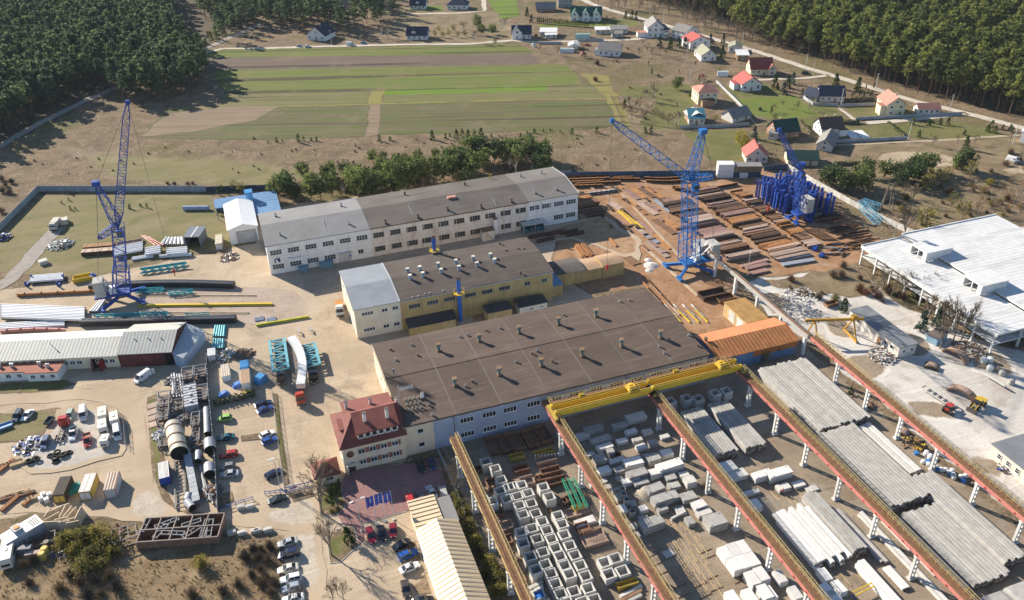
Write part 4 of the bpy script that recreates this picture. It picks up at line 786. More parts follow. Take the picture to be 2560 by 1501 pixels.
yb = (q(22,1370,840,9.2).y+q(22,2150,650,9.2).y)/2
bridge(87.7, 113.8, yb, 'yellow double-girder bridge crane in front of the orange shed')
# ================================================================ blue tower cranes
WHITEM = paint('machine_white',(.7,.7,.68))
def tower_crane(label, base, Y, head, jib, mast, strut, w=3.0, balx=6, bcol=None, feet=6.0, n=9, blu=None, r=.17, bz=3.2):
    blu = blu or BLUE; t = thing('tower_crane', label, 'crane', tuple(base)); bx, by = base.x, base.y
    for sx in (-1,1):
        for sy in (-1,1):
            f = Vector((bx+sx*feet,by+sy*feet*.8,.0)); part(t, 'outrigger', MB().bar(f+Vector((0,0,1.0)), (bx+sx*.8,by+sy*.8,2.6), .8, .9), blu)
            bo = MB(); bo.box(f.x-.5,f.y-1.5,.55,f.x+.5,f.y+1.5,1.2)
            for dy in (-.9,0,.9): bo.tube((f.x-.25,f.y+dy,.45),(f.x+.25,f.y+dy,.45),.4,10)
            part(t, 'bogie', bo, blu)
    part(t, 'slewing_ring', MB().tube((bx,by,2.2),(bx,by,3.1),2.0,20), GRIM)
    part(t, 'platform', MB().box(bx-2.6 if balx > 0 else bx+balx*1.35,by-2,bz-.1,bx+balx*1.35 if balx > 0 else bx+2.6,by+2,bz+.5), blu)
    s = 1 if balx > 0 else -1
    bl = MB()
    for k in range(6): bl.box(bx+balx-1.5+.04*(k%2),by-2.2,bz+.55+k*.9,bx+balx+1.5+.04*(k%2),by+2.2,bz+1.4+k*.9)
    part(t, 'ballast', bl, CONC)
    mc = MB(); mc.box(bx+s*2.6-.9,by-1.3,bz+.5,bx+s*2.6+.9,by+1.3,bz+2.6).bar((bx+s*1.2,by-1.2,bz+.5),(bx+balx-s*1.5,by-1.2,bz+5.5),.25).bar((bx+s*1.2,by+1.2,bz+.5),(bx+balx-s*1.5,by+1.2,bz+5.5),.25)
    part(t, 'winch_house', mc, WHITEM)
    b0 = Vector((bx,by,bz+.4)); mid = b0.lerp(head, .35)
    part(t, 'tower_base', MB().lattice(b0, mid, w*1.5, w*1.35, max(3,n//3), r*1.25), blu)
    part(t, 'tower', MB().lattice(mid, head, w*1.05, w, n, r), blu)
    part(t, 'inner_tower', MB().lattice(b0.lerp(head,.05), b0.lerp(head,.5), w*.8, w*.8, n//2, r*.8), blu)
    cb = head+Vector((w*.1,-w*.9,-1.5)); part(t, 'cab', MB().box(cb.x-.9,cb.y-.9,cb.z-1,cb.x+.9,cb.y+.9,cb.z+1.2,0).box(cb.x-.8,cb.y-.95,cb.z-.2,cb.x+.8,cb.y-.9,cb.z+.9,1), [blu, GLASS])
    def arm(name, a, b_, w0, w1, k):
        d = b_-a; L = d.length; m0 = a.lerp(b_, .12); m1 = a.lerp(b_, .88)
        u = (0,1,0); mb = MB(); mb.lattice(a, m0, w0*.35, w0, 2, r, up=u).lattice(m0, m1, w0, w1, k, r, up=u).lattice(m1, b_, w1, w1*.3, 2, r, up=u)
        part(t, name, mb, blu)
    arm('jib', head, jib, w*.72, w*.55, max(6, int((jib-head).length/2.6)))
    arm('mast', head, mast, w*.8, w*.45, max(4, int((mast-head).length/2.4)))
    if strut: arm('strut', head, strut, w*.6, w*.4, 5)
    part(t, 'jib_sheave', MB().box(jib.x-.6,jib.y-.4,jib.z-.6,jib.x+.6,jib.y+.4,jib.z+.6), blu)
    part(t, 'mast_head', MB().box(mast.x-1.1,mast.y-.9,mast.z-.5,mast.x+1.1,mast.y+.9,mast.z+.9), blu)
    cbm = MB()
    for o_ in (-.4,.4):
        cbm.tube(mast+Vector((0,o_,0)), jib+Vector((0,o_,0)), .05, 4)
        cbm.tube(mast+Vector((0,o_,0)), (strut or Vector((bx+balx,by,bz+5)))+Vector((0,o_,0)), .05, 4)
        if strut: cbm.tube(strut+Vector((0,o_,0)), (bx+balx,by+o_,bz+5), .05, 4)
    hk = Vector((jib.x+.5,jib.y,8.0)); cbm.tube(jib, hk, .05, 4); part(t, 'cables', cbm, GRIM)
    part(t, 'hook_block', MB().box(hk.x-.35,hk.y-.3,hk.z-1,hk.x+.35,hk.y+.3,hk.z+.4).tube(hk-Vector((0,0,1)), hk-Vector((0,0,2.2)), .16, 6), RED)
    return t
CBLUE = paint('bright_crane_blue', (.03,.15,.42), .55, .2)
b = q(12,1735,1190); Y = b.y
tower_crane('blue lattice tower crane on rails among rusty steel stacks, its jib over the field', Vector((b.x,Y,0)), Y, onY(12,1750,290,Y), onY(2,985,1190,Y), onY(2,1880,1300,Y), onY(12,1985,255,Y), w=3.6, balx=8.5, blu=CBLUE, n=9, r=.11)
b = q(20,1230,10); Y = b.y
tower_crane('tallest blue lattice crane with raised jib in the white pipe yard beside black girders', Vector((b.x,Y,0)), Y, onY(10,1160,740,Y), onY(0,1255,1010,Y), onY(10,945,335,Y), onY(10,965,870,Y), w=3.4, balx=-6.0, n=9, r=.11)
b = q(13,300,700); Y = b.y
tower_crane('small blue crane standing among the upright blue steel columns', Vector((b.x,Y,0)), Y, onY(13,300,190,Y), onY(3,110,1280,Y), onY(13,330,150,Y), None, w=2.3, balx=2.4, n=8, feet=3.0, r=.09)
# crane rails
RAIL = mat('rail_steel',(.3,.24,.2),.6,.2); TRK = mat('tan_sleeper',(.52,.40,.27),.85,.2)
for rc0, a, rc1, b_, lab in ((12,(1090,440),12,(1660,1060),'crane rail beside the long yellow plates'),(12,(1130,800),12,(1830,1440),'crane rail at the open side of the rust yard'),(13,(0,565),13,(480,900),'crane rail beside the upright blue columns'),
                        (10,(1350,1440),10,(2520,1440),'crane rail in the pipe yard beside the black girder'),(20,(1350,130),20,(2450,135),'crane rail in the pipe yard beside the yellow beam')):
    p0, p1 = q(rc0,*a), q(rc1,*b_); t = thing('crane_rail', lab, 'rail', tuple(p0))
    part(t, 'rail', MB().bar(p0+Vector((0,0,.3)), p1+Vector((0,0,.3)), .14, .16), RAIL); part(t, 'rail_bed', MB().bar(p0+Vector((0,0,.1)), p1+Vector((0,0,.1)), 1.1, .2), TRK)
# old yellow portal crane by the derelict block
t = thing('portal_crane', 'small rusty yellow portal crane with A-frame legs beside the derelict block', 'crane', tuple(q(23,620,330)))
a0, a1, b0, b1 = q(23,380,330), q(23,485,410), q(23,740,290), q(23,870,430); z = 6.0
OY = mat('old_yellow',(.50,.27,.04),.7,.25,1,stain=(.3,.12,.03))
mA, mB = (a0+a1)/2+Vector((0,0,z)), (b0+b1)/2+Vector((0,0,z)); d = (mB-mA).normalized()
part(t, 'beam', MB().bar(mA-d*3, mB+d*3, .5, .8), OY)
for f, m_ in ((a0,mA),(a1,mA),(b0,mB),(b1,mB)): part(t, 'leg', MB().bar(f, m_, .35), OY)
for f, g_ in ((a0,a1),(b0,b1)): part(t, 'sill_beam', MB().bar(f+Vector((0,0,.4)), g_+Vector((0,0,.4)), .4, .5), OY)
part(t, 'hoist', MB().obox(mB.x,mB.y,mB.z+.3,1.6,1.2,1.0), OY)
# ================================================================ vegetation
RWT = RW.transposed()
def proj(x, y, z=0.0):
    v = RWT @ Vector((x, y, z-HC)); return CX+v.x/-v.z*FPX, CY-v.y/-v.z*FPX
def inside(px, py, pl):
    c = False; n = len(pl)//2
    for i in range(n):
        x0, y0, x1, y1 = pl[2*i], pl[2*i+1], pl[(2*i+2)%(2*n)], pl[(2*i+3)%(2*n)]
        if (y0 > py) != (y1 > py) and px < (x1-x0)*(py-y0)/(y1-y0)+x0: c = not c
    return c
def leafmat(name, col, tr=.45, var=.35):
    m, t, b = new(name, .85, 0, .15); g = nd(t, 'NewGeometry').outputs['Position']; oi = nd(t, 'ObjectInfo').outputs['Random']
    c = mixc(t, ramp(t, noise(t, g, .55, 3, .6), .35, .65), [x*(1-var) for x in col], [min(1, x*(1+var)) for x in col])
    c = mixc(t, ramp(t, oi, 0, 1), mixc(t, 1.0, c, (.6,.68,.72), 'MULTIPLY'), mixc(t, 1.0, c, (1.35,1.3,1.05), 'MULTIPLY'))
    t.links.new(c, b.inputs['Base Color'])
    if tr:
        tl = nd(t, 'BsdfTranslucent'); t.links.new(c, tl.inputs[0]); mx = nd(t, 'MixShader'); mx.inputs[0].default_value = tr
        t.links.new(b.outputs[0], mx.inputs[1]); t.links.new(tl.outputs[0], mx.inputs[2]); t.links.new(mx.outputs[0], t.nodes['Material Output'].inputs[0])
    MATS[name] = m; return m
PINEL = leafmat('pine_needles_dark', (.112,.15,.085)); PINER = leafmat('pine_needles_sunny', (.165,.185,.06)); YPINE = leafmat('young_pine', (.115,.145,.056))
OLIVE = leafmat('budding_leaves', (.22,.19,.065)); WILLOW = leafmat('willow_yellow', (.36,.27,.035)); TWIG = leafmat('twigs', (.185,.14,.105), 0); TWIGR = leafmat('reddish_twigs', (.20,.105,.075), 0)
THUJA = leafmat('thuja', (.045,.075,.018)); SPRUCE = leafmat('blue_spruce', (.075,.11,.10))
BARKP = mat('pine_bark',(.15,.085,.052),.9,.25,1,rnd=.15); BARKG = mat('grey_bark',(.20,.17,.14),.9,.2,1,rnd=.15); BIRCH = mat('birch_bark',(.62,.58,.52),.8,.2,2,stain=(.15,.13,.12),samt=.8,ssc=2)
def quad(mb, rnd, p, s, up=.4):
    n = Vector((rnd.gauss(0,1), rnd.gauss(0,1), rnd.gauss(0,1)+up)).normalized(); u = n.orthogonal().normalized(); v = n.cross(u)
    a = rnd.uniform(0, 6.28); u, v = u*math.cos(a)+v*math.sin(a), v*math.cos(a)-u*math.sin(a); s1 = s*rnd.uniform(.6,1.3); s2 = s*rnd.uniform(.35,.8)
    mb.add([p-u*s1-v*s2*.4, p+u*s1*.1-v*s2, p+u*s1+v*s2*.3, p-u*s1*.2+v*s2], [(0,1,2,3)])
def crown_pine(seed, h=18.0, r=2.7, base=.45, clumps=26, per=12, s=.62):
    rnd = random.Random(seed); mb = MB()
    for k in range(clumps):
        t = rnd.random()**.8; z = h*(base+(1-base)*t); rr = r*(1-t*t*.75)*(.45+.55*min(1, t*4+.4)); a = rnd.uniform(0,6.28); d = rr*math.sqrt(rnd.uniform(.1,1))
        c = Vector((d*math.cos(a), d*math.sin(a), z)); cs = rnd.uniform(.7,1.2)
        for i in range(per): quad(mb, rnd, c+Vector((rnd.gauss(0,.55),rnd.gauss(0,.55),rnd.gauss(0,.32)))*cs, s)
    return mb
def trunk_pine(seed, h=18.0, r=.2):
    rnd = random.Random(seed); mb = MB(); p = Vector((0,0,-.2)); n = 5
    for i in range(n):
        b = Vector((rnd.uniform(-.2,.2), rnd.uniform(-.2,.2), h*.95*(i+1)/n)); mb.tube(p, b, r*(1-i/n*.8), 6, 0, r*(1-(i+1)/n*.8), caps=False); p = b
    for i in range(7):
        z = h*rnd.uniform(.4,.85); a = rnd.uniform(0,6.28); mb.tube((0,0,z), (1.6*math.cos(a),1.6*math.sin(a),z+.6), .07, 4, 0, .03, caps=False)
    return mb
def crown_cone(seed, h, r, clumps=30, per=10, s=.4, p_=1.0, z0=.03):
    rnd = random.Random(seed); mb = MB()
    for k in range(clumps):
        t = rnd.random(); rr = r*(1-t)**p_+.1; a = rnd.uniform(0,6.28); d = rr*math.sqrt(rnd.uniform(.25,1)); c = Vector((d*math.cos(a), d*math.sin(a), h*(z0+(1-z0)*t)))
        for i in range(per): quad(mb, rnd, c+Vector((rnd.gauss(0,s*.8),rnd.gauss(0,s*.8),rnd.gauss(0,s*.6))), s, .2)
    return mb
def crown_round(seed, h, r, z0, clumps=40, per=10, s=.35):
    rnd = random.Random(seed); mb = MB(); zc = (z0+h)/2; rz = (h-z0)/2
    for k in range(clumps):
        v = Vector((rnd.gauss(0,1), rnd.gauss(0,1), rnd.gauss(0,1))).normalized()*rnd.uniform(.35,1)**.6
        c = Vector((v.x*r, v.y*r, zc+v.z*rz))
        for i in range(per): quad(mb, rnd, c+Vector((rnd.gauss(0,s*1.2),rnd.gauss(0,s*1.2),rnd.gauss(0,s))), s, .3)
    return mb
def bare(seed, h, spread=.5, levels=4, r0=.2, tw=.03, lean=0):
    """limbs (trunk mesh) and fine twigs (crown mesh)"""
    rnd = random.Random(seed); limb = MB(); twig = MB()
    def grow(p, d, L, r, lv):
        q_ = p+d*L; (limb if lv < 3 else twig).tube(p, q_, r, 5 if lv < 2 else 3, 0, r*.65, caps=False, sm=lv < 2)
        if lv >= levels:
            for i in range(7):
                e = (d+Vector((rnd.gauss(0,.6),rnd.gauss(0,.6),rnd.gauss(.15,.45)))).normalized()*L*rnd.uniform(.5,1.0); s = p.lerp(q_, rnd.random()); n = Vector((rnd.gauss(0,1),rnd.gauss(0,1),rnd.gauss(0,1))).normalized()*tw
                twig.add([s-n, s+n, s+e], [(0,1,2)])
            return
        for i in range(3 if lv else 5):
            f = 1.0 if i == 0 else rnd.uniform(.45,1.0); s_ = spread*(.35 if i == 0 else 1)
            nd_ = (d+Vector((rnd.gauss(0,s_),rnd.gauss(0,s_),rnd.gauss(.1,s_*.5)))).normalized(); grow(p.lerp(q_, f), nd_, L*rnd.uniform(.58,.8), r*.6, lv+1)
    grow(Vector((0,0,-.2)), Vector((lean,0,1)).normalized(), h*.36, r0, 0); return limb, twig
def shrub(seed, h, r, n=260, s=.3, leaf=True):
    rnd = random.Random(seed); mb = MB()
    for i in range(n):
        a = rnd.uniform(0,6.28); t = rnd.random(); e = Vector((r*t*math.cos(a), r*t*math.sin(a), h*math.sqrt(max(0,1-t*t*.8))*rnd.uniform(.55,1))); nrm = Vector((rnd.gauss(0,1),rnd.gauss(0,1),0)).normalized()*.035
        b0 = e*rnd.uniform(.05,.5); b0.z *= .6; mb.add([b0-nrm, b0+nrm, e], [(0,1,2)])
        if leaf: quad(mb, rnd, e*rnd.uniform(.7,1), s)
    return mb
TK = {}
def kind(name, trunks, crowns): TK[name] = list(zip(trunks, crowns))
def tm(mb, nm, m): return mb.mesh(nm, [m])
PT = [tm(trunk_pine(i), 'trunk', BARKP) for i in range(3)]
kind('pine_dark', PT*2, [tm(crown_pine(10+i, 18, 3.2+.35*(i%3), .38+.05*(i%3), 30, 12, .72), 'crown', PINEL) for i in range(6)])
kind('pine_sunny', PT*2, [tm(crown_pine(30+i, 18, 2.9+.35*(i%3), .42+.06*(i%3), 29, 12, .7), 'crown', PINER) for i in range(6)])
YT = [tm(MB().tube((0,0,-.1),(0,0,5.5),.14,6,0,.04,caps=False), 'trunk', BARKP)]
kind('young_pine', YT*4, [tm(crown_round(50+i, 7, 2.3, .9+.5*(i%2), 44, 11, .42), 'crown', YPINE) for i in range(4)])
kind('bush_pine', YT*3, [tm(crown_cone(60+i, 6, 1.9, 46, 10, .36, .7), 'crown', YPINE) for i in range(3)])
kind('olive_tree', [tm(b_, 'trunk', BARKG) for b_, _ in (bare(70,7,.5,2),)]*2, [tm(crown_round(72+i, 7, 2.6, 1.2, 46, 8, .3), 'crown', OLIVE) for i in range(2)])
kind('willow', [YT[0]], [tm(crown_round(75, 8, 3.4, .6, 70, 12, .34), 'crown', WILLOW)])
kind('thuja', YT, [tm(crown_cone(80, 5.2, .8, 34, 10, .24, .6), 'crown', THUJA)])
kind('spruce', YT*2, [tm(crown_cone(82, 7, 2.0, 60, 10, .34, 1.0), 'crown', SPRUCE), tm(crown_cone(83, 7, 2.0, 60, 10, .34, 1.0), 'crown', THUJA)])
for nm, bk, tw_, kw in (('bare_tree', BARKG, TWIG, {}), ('birch', BIRCH, TWIG, dict(spread=.36)), ('red_bare', BARKG, TWIGR, {}), ('poplar', BARKG, TWIG, dict(spread=.26))):
    L = [bare(90+i+len(nm)*7, 10, **{**dict(spread=.5), **kw}) for i in range(3)]; kind(nm, [tm(a, 'trunk', bk) for a, _ in L], [tm(b_, 'crown', tw_) for _, b_ in L])
kind('shrub', [tm(MB().tube((0,0,-.1),(0,0,.8),.08,5,0,.04), 'stem', BARKG)]*3, [tm(shrub(110+i, 2.6, 1.9, 420, .15), 'crown', OLIVE) for i in range(3)])
kind('brown_shrub', [tm(MB().tube((0,0,-.1),(0,0,.8),.08,5,0,.04), 'stem', BARKG)]*3, [tm(shrub(120+i, 2.6, 1.9, 420, .16, False), 'crown', TWIG) for i in range(3)])
kind('red_shrub', [tm(MB().tube((0,0,-.1),(0,0,.8),.08,5,0,.04), 'stem', BARKG)]*2, [tm(shrub(130+i, 2.6, 1.9, 420, .16, False), 'crown', TWIGR) for i in range(2)])
NOMH = dict(pine_dark=18, pine_sunny=18, young_pine=7, bush_pine=6, olive_tree=7, willow=8, thuja=5.2, spruce=7, bare_tree=10, birch=10, red_bare=10, poplar=10, shrub=2.6, brown_shrub=2.6, red_shrub=2.6)
TR = random.Random(5)
def tree(k, p, h, label, group=None, name=None, cat='tree', wide=1.0):
    s = h/NOMH[k]; tr, cr = TR.choice(TK[k]); o = thing(name or ('shrub' if 'shrub' in k else k.replace('_dark','_tree').replace('_sunny','_tree').replace('red_bare','bare_tree')), label, cat, (p[0],p[1],0), TR.uniform(0,6.28), group)
    o.scale = (s*wide*TR.uniform(.9,1.1), s*wide*TR.uniform(.9,1.1), s); place('stem' if 'shrub' in k else 'trunk', tr, o); place('crown', cr, o); return o
# ---- the woods: 300 nearest trees one by one, the rest as one mass each
L1 = (-600,500,-40,372,60,312,170,257,290,200,380,162,470,128,432,60,420,-40,300,-120,0,-200,-900,-260)
L2 = (250,228,330,262,420,252,500,220,522,185,512,150,480,140,400,168,330,205)
L3 = (560,106,600,78,700,72,770,78,860,88,960,68,992,44,955,20,900,-60,560,-70,470,20,530,72)
RF = (1650,12,1800,62,1860,97,2000,142,2160,197,2300,237,2450,272,2560,302,3000,425,3300,0,2900,-200,2200,-300,1500,-120,1540,-20)
def sample(pl, x0, x1, y0, y1, sp, seed, drop=0, avoid=()):
    rnd = random.Random(seed); out = []; y = y0
    while y < y1:
        x = x0
        while x < x1:
            X, Y = x+rnd.uniform(-.6,.6)*sp, y+rnd.uniform(-.6,.6)*sp
            if Y > 40:
                px, py = proj(X, Y)
                if inside(px, py, pl) and rnd.random() > drop and -260 < px < 2760 and not any(abs(px-a) < w and abs(py-b_) < hh for a, b_, w, hh in avoid): out.append((X, Y))
            x += sp
        y += sp
    return out
TL = [(p, 0) for p in sample(L1, -420, 80, 300, 1150, 4.9, 1)]+[(p, 0) for p in sample(L2, -120, 80, 380, 620, 4.8, 2)]+[(p, 0) for p in sample(L3, -60, 220, 480, 1000, 6.5, 3, .12, ((815,100,32,30),(870,30,40,25),(760,106,40,12)))]
TRR = [(p, 1) for p in sample(RF, 150, 900, 250, 1000, 5.1, 4)]
allt = sorted(TL+TRR, key=lambda e: (e[0][0]**2+e[0][1]**2)); lim = []
def shown(e):
    px, py = proj(e[0][0], e[0][1], 14); return -15 < px < 2575 and py > -10
vis = [e for e in allt if shown(e)]
nearL = [e for e in vis if e[1] == 0][:150]; nearR = [e for e in vis if e[1] == 1][:150]; near = set(e[0] for e in nearL+nearR)
def HT(h): return 'low' if h < 14 else ('mid-height' if h < 17 else 'tall')
for e in nearL+nearR:
    p, s = e; h_ = TR.uniform(12,20) if s == 0 else TR.uniform(13,21)
    tree(('pine_dark','pine_sunny')[s], p, h_, ('dark green pine in the shaded wood along the grey forest road','sunlit green pine with bare reddish trunk at the wood edge by the village road')[s].replace('pine', HT(h_)+' pine', 1),
         ('pines of the shaded wood','pines beside the village road')[s], 'pine_tree')
def wood(name, label, ptsl, kname, h0, h1):
    hid = bpy.data.collections.new('tree_kinds'); variants = []
    for tr, cr in TK[kname]:
        mb = bpy.data.meshes.new('tree'); bm = bmesh.new(); bm.from_mesh(tr); nf = len(bm.faces); bm.from_mesh(cr)
        for i, f in enumerate(bm.faces): f.material_index = 0 if i < nf else 1
        bm.to_mesh(mb); bm.free(); mb.materials.append(tr.materials[0]); mb.materials.append(cr.materials[0]); variants.append(bpy.data.objects.new('tree_kind', mb))
    rnd = random.Random(9); me = bpy.data.meshes.new(name); me.from_pydata([(x,y,0) for x,y in ptsl], [], [])
    for nm, ty, fn in (('sc','FLOAT',lambda: rnd.uniform(h0,h1)/18), ('rz','FLOAT',lambda: rnd.uniform(0,6.28)), ('kd','INT',lambda: rnd.randrange(len(variants)))):
        a = me.attributes.new(nm, ty, 'POINT')
        for d in a.data: d.value = fn()
    o = place(name, me); tag(o, label, 'wood', kind='stuff')
    ng = bpy.data.node_groups.new(name, 'GeometryNodeTree'); ng.interface.new_socket('Geometry', in_out='INPUT', socket_type='NodeSocketGeometry'); ng.interface.new_socket('Geometry', in_out='OUTPUT', socket_type='NodeSocketGeometry')
    N = ng.nodes; gi = N.new('NodeGroupInput'); go = N.new('NodeGroupOutput'); jn = N.new('GeometryNodeJoinGeometry')
    def attr(nm, ty): a = N.new('GeometryNodeInputNamedAttribute'); a.data_type = ty; a.inputs[0].default_value = nm; return a.outputs[0]
    cx = N.new('ShaderNodeCombineXYZ'); ng.links.new(attr('rz','FLOAT'), cx.inputs[2])
    for i, v in enumerate(variants):
        cmp = N.new('FunctionNodeCompare'); cmp.data_type = 'INT'; cmp.operation = 'EQUAL'; ng.links.new(attr('kd','INT'), cmp.inputs[2]); cmp.inputs[3].default_value = i
        oi = N.new('GeometryNodeObjectInfo'); oi.inputs[0].default_value = v; oi.inputs[1].default_value = True
        ip = N.new('GeometryNodeInstanceOnPoints'); ng.links.new(gi.outputs[0], ip.inputs['Points']); ng.links.new(cmp.outputs[0], ip.inputs['Selection']); ng.links.new(oi.outputs['Geometry'], ip.inputs['Instance'])
        ng.links.new(cx.outputs[0], ip.inputs['Rotation']); ng.links.new(attr('sc','FLOAT'), ip.inputs['Scale']); ng.links.new(ip.outputs[0], jn.inputs[0])
    ng.links.new(jn.outputs[0], go.inputs[0]); md = o.modifiers.new('trees', 'NODES'); md.node_group = ng
wood('pine_wood', 'mass of dark pines filling the shaded wood', [e[0] for e in TL if e[0] not in near], 'pine_dark', 11, 20)
wood('pine_wood', 'mass of sunlit pines beyond the village road', [e[0] for e in TRR if e[0] not in near], 'pine_sunny', 12, 22)
# ---- single trees and shrubs: kind, tile, points, height range, label, group
def plant(k, rc, h0, h1, label, *xy, group=None, wide=1.0, name=None, cat='tree'):
    for i in range(0, len(xy), 2): tree(k, q(rc, xy[i], xy[i+1]), TR.uniform(h0, h1), label, group or label.split(' ', 1)[1], wide=wide, name=name, cat=cat)
lab = 'green young pine in the belt of trees behind the white hall'
plant('young_pine', 11, 9.5, 13, lab, 200,500,330,470,550,480,640,490,760,450,960,380,1010,470,1120,460,1200,420,1330,400,1450,380,1560,350,1650,330,1750,310,1850,300,1950,280,2050,250,2130,280,2250,200,2350,120,2200,120,2450,150,2000,200,2100,130,1900,220,2480,90,1400,330,1540,290,1080,380, group='trees behind the white hall')
plant('young_pine', 12, 10, 13, lab, 20,120,130,80,250,150,300,170,60,190,330,110,190,130, group='trees behind the white hall')
plant('young_pine', 11, 5, 7, 'low pine at the back of the tree belt by bare sand', 1250,140,1380,140,1470,140,1600,130,1770,95,1880,110,1150,130)
plant('birch', 11, 8, 9, 'slender pale birch without leaves in the tree belt', 870,450,2500,210, group='birches in the tree belt'); plant('birch', 12, 8, 9, 'slender pale birch without leaves in the tree belt', 40,240,200,210, group='birches in the tree belt')
lab = 'small bushy pine in the row along the field edge'
plant('bush_pine', 1, 1.2, 2.6, lab, 120,1410,205,1400,260,1395,545,1390,600,1390,980,1440,1320,1385,1580,1380,1865,1365,1910,1350,2320,1350,470,1390, group='pines along the field edge')
plant('bush_pine', 1, 3, 4.6, lab, 420,1400,1215,1390,1735,1375,1975,1365,2030,1350,2090,1350,2150,1350,2215,1350, group='pines along the field edge')
plant('bush_pine', 2, 1.4, 3.2, lab, 85,1355,150,1320,220,1310,310,1300,375,1290,590,1320,475,1310,835,1310, group='pines along the field edge')
plant('bush_pine', 10, 1.2, 2.2, 'tiny pine seedling in the walled meadow', 695,440,610,530,680,500,695,590,745,590,1280,580,1385,560,1450,570)
plant('young_pine', 13, 7.5, 10, 'dense green pine in the thicket behind the precast fence', 560,340,670,340,740,420,830,420,960,270,900,350,1150,270,1260,290,1300,360,1410,260,1500,240,1590,220,1450,330,1930,200,1860,200,620,380,1350,300,930,410,1480,290, group='pines behind the precast fence')
plant('olive_tree', 13, 6, 8.5, 'yellow-green leafing tree in the thicket behind the precast fence', 1560,390,1700,350,1590,330,1800,560,1910,680,1760,300,1980,270, group='leafing trees behind the fence')
plant('olive_tree', 13, 9.5, 10, 'large olive-green tree at the corner of the concrete frame building', 1540,800, wide=1.1)
plant('red_bare', 13, 4, 6, 'leafless grey-brown tree in the thicket below the sandy bank', 2000,420,2080,460,2160,440,2230,480,2300,430,2380,470,2460,440,2100,560,2250,600,2400,560,2330,640,2180,640,2480,620,2050,640, group='bare thicket trees')
plant('poplar', 13, 14, 15, 'tall bare leaning poplar by the precast fence', 1330,880)
lab = 'leafless tree in the grove before the concrete frame building'
plant('bare_tree', 13, 7, 10, lab, 1130,1380,1280,1420,1420,1460,1550,1400,1650,1440,1060,1430,1210,1460, group='bare grove trees')
plant('poplar', 23, 10, 14, lab, 1690,480,1810,440,1900,400,1560,230,1700,300,1780,330, group='bare grove trees')
plant('red_shrub', 13, 2.5, 4, 'reddish undergrowth bush in the bare grove', 960,1430,1080,1470,1180,1400,1320,1470,1480,1470,1600,1460,900,1400, group='undergrowth of the bare grove', name='shrub', cat='shrub')
plant('spruce', 23, 6, 8, 'dark evergreen beside the derelict block', 1500,310,1660,260); plant('bush_pine', 23, 4, 5, 'green pine behind the rusty portal crane', 740,110); plant('bush_pine', 23, 2.2, 2.6, 'small green bush under the red runway', 810,930)
plant('bare_tree', 23, 5, 6, 'thin leafless sapling by the orange shed', 90,560); plant('olive_tree', 22, 4, 4.4, 'green leafing bush against the orange shed wall', 2480,620)
plant('bare_tree', 31, 12, 13, 'leafless avenue tree beside the gatehouse', 640,420,650,620); plant('bare_tree', 31, 11, 11.5, 'leafless tree on the small triangular lawn', 745,1040); plant('spruce', 31, 4.2, 4.4, 'blue spruce on the small triangular lawn', 905,900)
plant('bare_tree', 31, 4.5, 6, 'leafless shrubby tree at the car park below the lawn', 800,1420,860,1470,760,1490); plant('bare_tree', 31, 6, 7, 'leafless tree by the fence beside the forecourt', 1960,430,1930,330)
plant('thuja', 31, 2.6, 3.4, 'conical thuja in the planting bed beside the forecourt', 740,470,790,420,760,560,700,430,820,370); plant('shrub', 31, 1.0, 1.4, 'low round shrub in the planting bed beside the forecourt', 780,380,830,440,850,520,800,600,720,380,690,500,740,610, name='shrub', cat='shrub')
plant('shrub', 31, 2.2, 3.4, 'olive shrub in the strip between cream shed and runway', 1990,570,2060,640,2080,770,2100,850,2150,930,2200,1000,2230,1080,2290,1130,2330,1200,2250,1250,2380,1290,2420,1400,2350,1420,1980,480, name='shrub', cat='shrub')
plant('shrub', 30, 3, 4.6, 'large olive-green shrub on the bank below the panel stacks', 700,930,850,900,960,880,1060,950,760,1030,900,1080,1010,1160,650,950,1120,1040,840,1200, wide=1.1, name='shrub', cat='shrub')
plant('shrub', 30, 3.4, 3.6, 'round green bush in front of the rusty trough frame', 1990,1150, name='shrub', cat='shrub'); plant('brown_shrub', 30, 2, 3.6, 'brown leafless scrub on the bank', 950,1300,1080,1260,800,1330,700,1250,1150,1380,1000,1430,870,1460,300,1330,240,1150,600,1380,2420,1080,2500,1000,2350,1350,2480,1250,2200,1420,1900,1450,350,1120, name='shrub', cat='shrub')
plant('brown_shrub', 31, 2, 3.4, 'brown leafless scrub beside the row of parked cars', 60,1000,120,1100,40,1180,100,1260,150,980,60,1330,150,1420,20,1080,190,1330, name='shrub', cat='shrub'); plant('red_bare', 31, 3.4, 4, 'reddish bush hanging over the parked cars', 440,1470,380,1490)
plant('brown_shrub', 32, 2.2, 2.6, 'leafless bush growing among the concrete slabs', 1040,60,1900,380, name='shrub', cat='shrub')
plant('brown_shrub', 10, 2.5, 3.6, 'bare shrub outside the concrete wall corner', 20,300,60,360,120,330,30,420,100,430,20,620, name='shrub', cat='shrub'); plant('brown_shrub', 10, 1.5, 2, 'greyish bush behind the long concrete wall', 1650,340,1720,345,1850,345,1900,340, name='shrub', cat='shrub'); plant('olive_tree', 10, 4.5, 5.5, 'leafing tree at the end of the long concrete wall', 2310,400,2380,420); plant('thuja', 10, 3, 4, 'dark thuja beside the blue canopy', 2145,440,2150,640,2190,420)
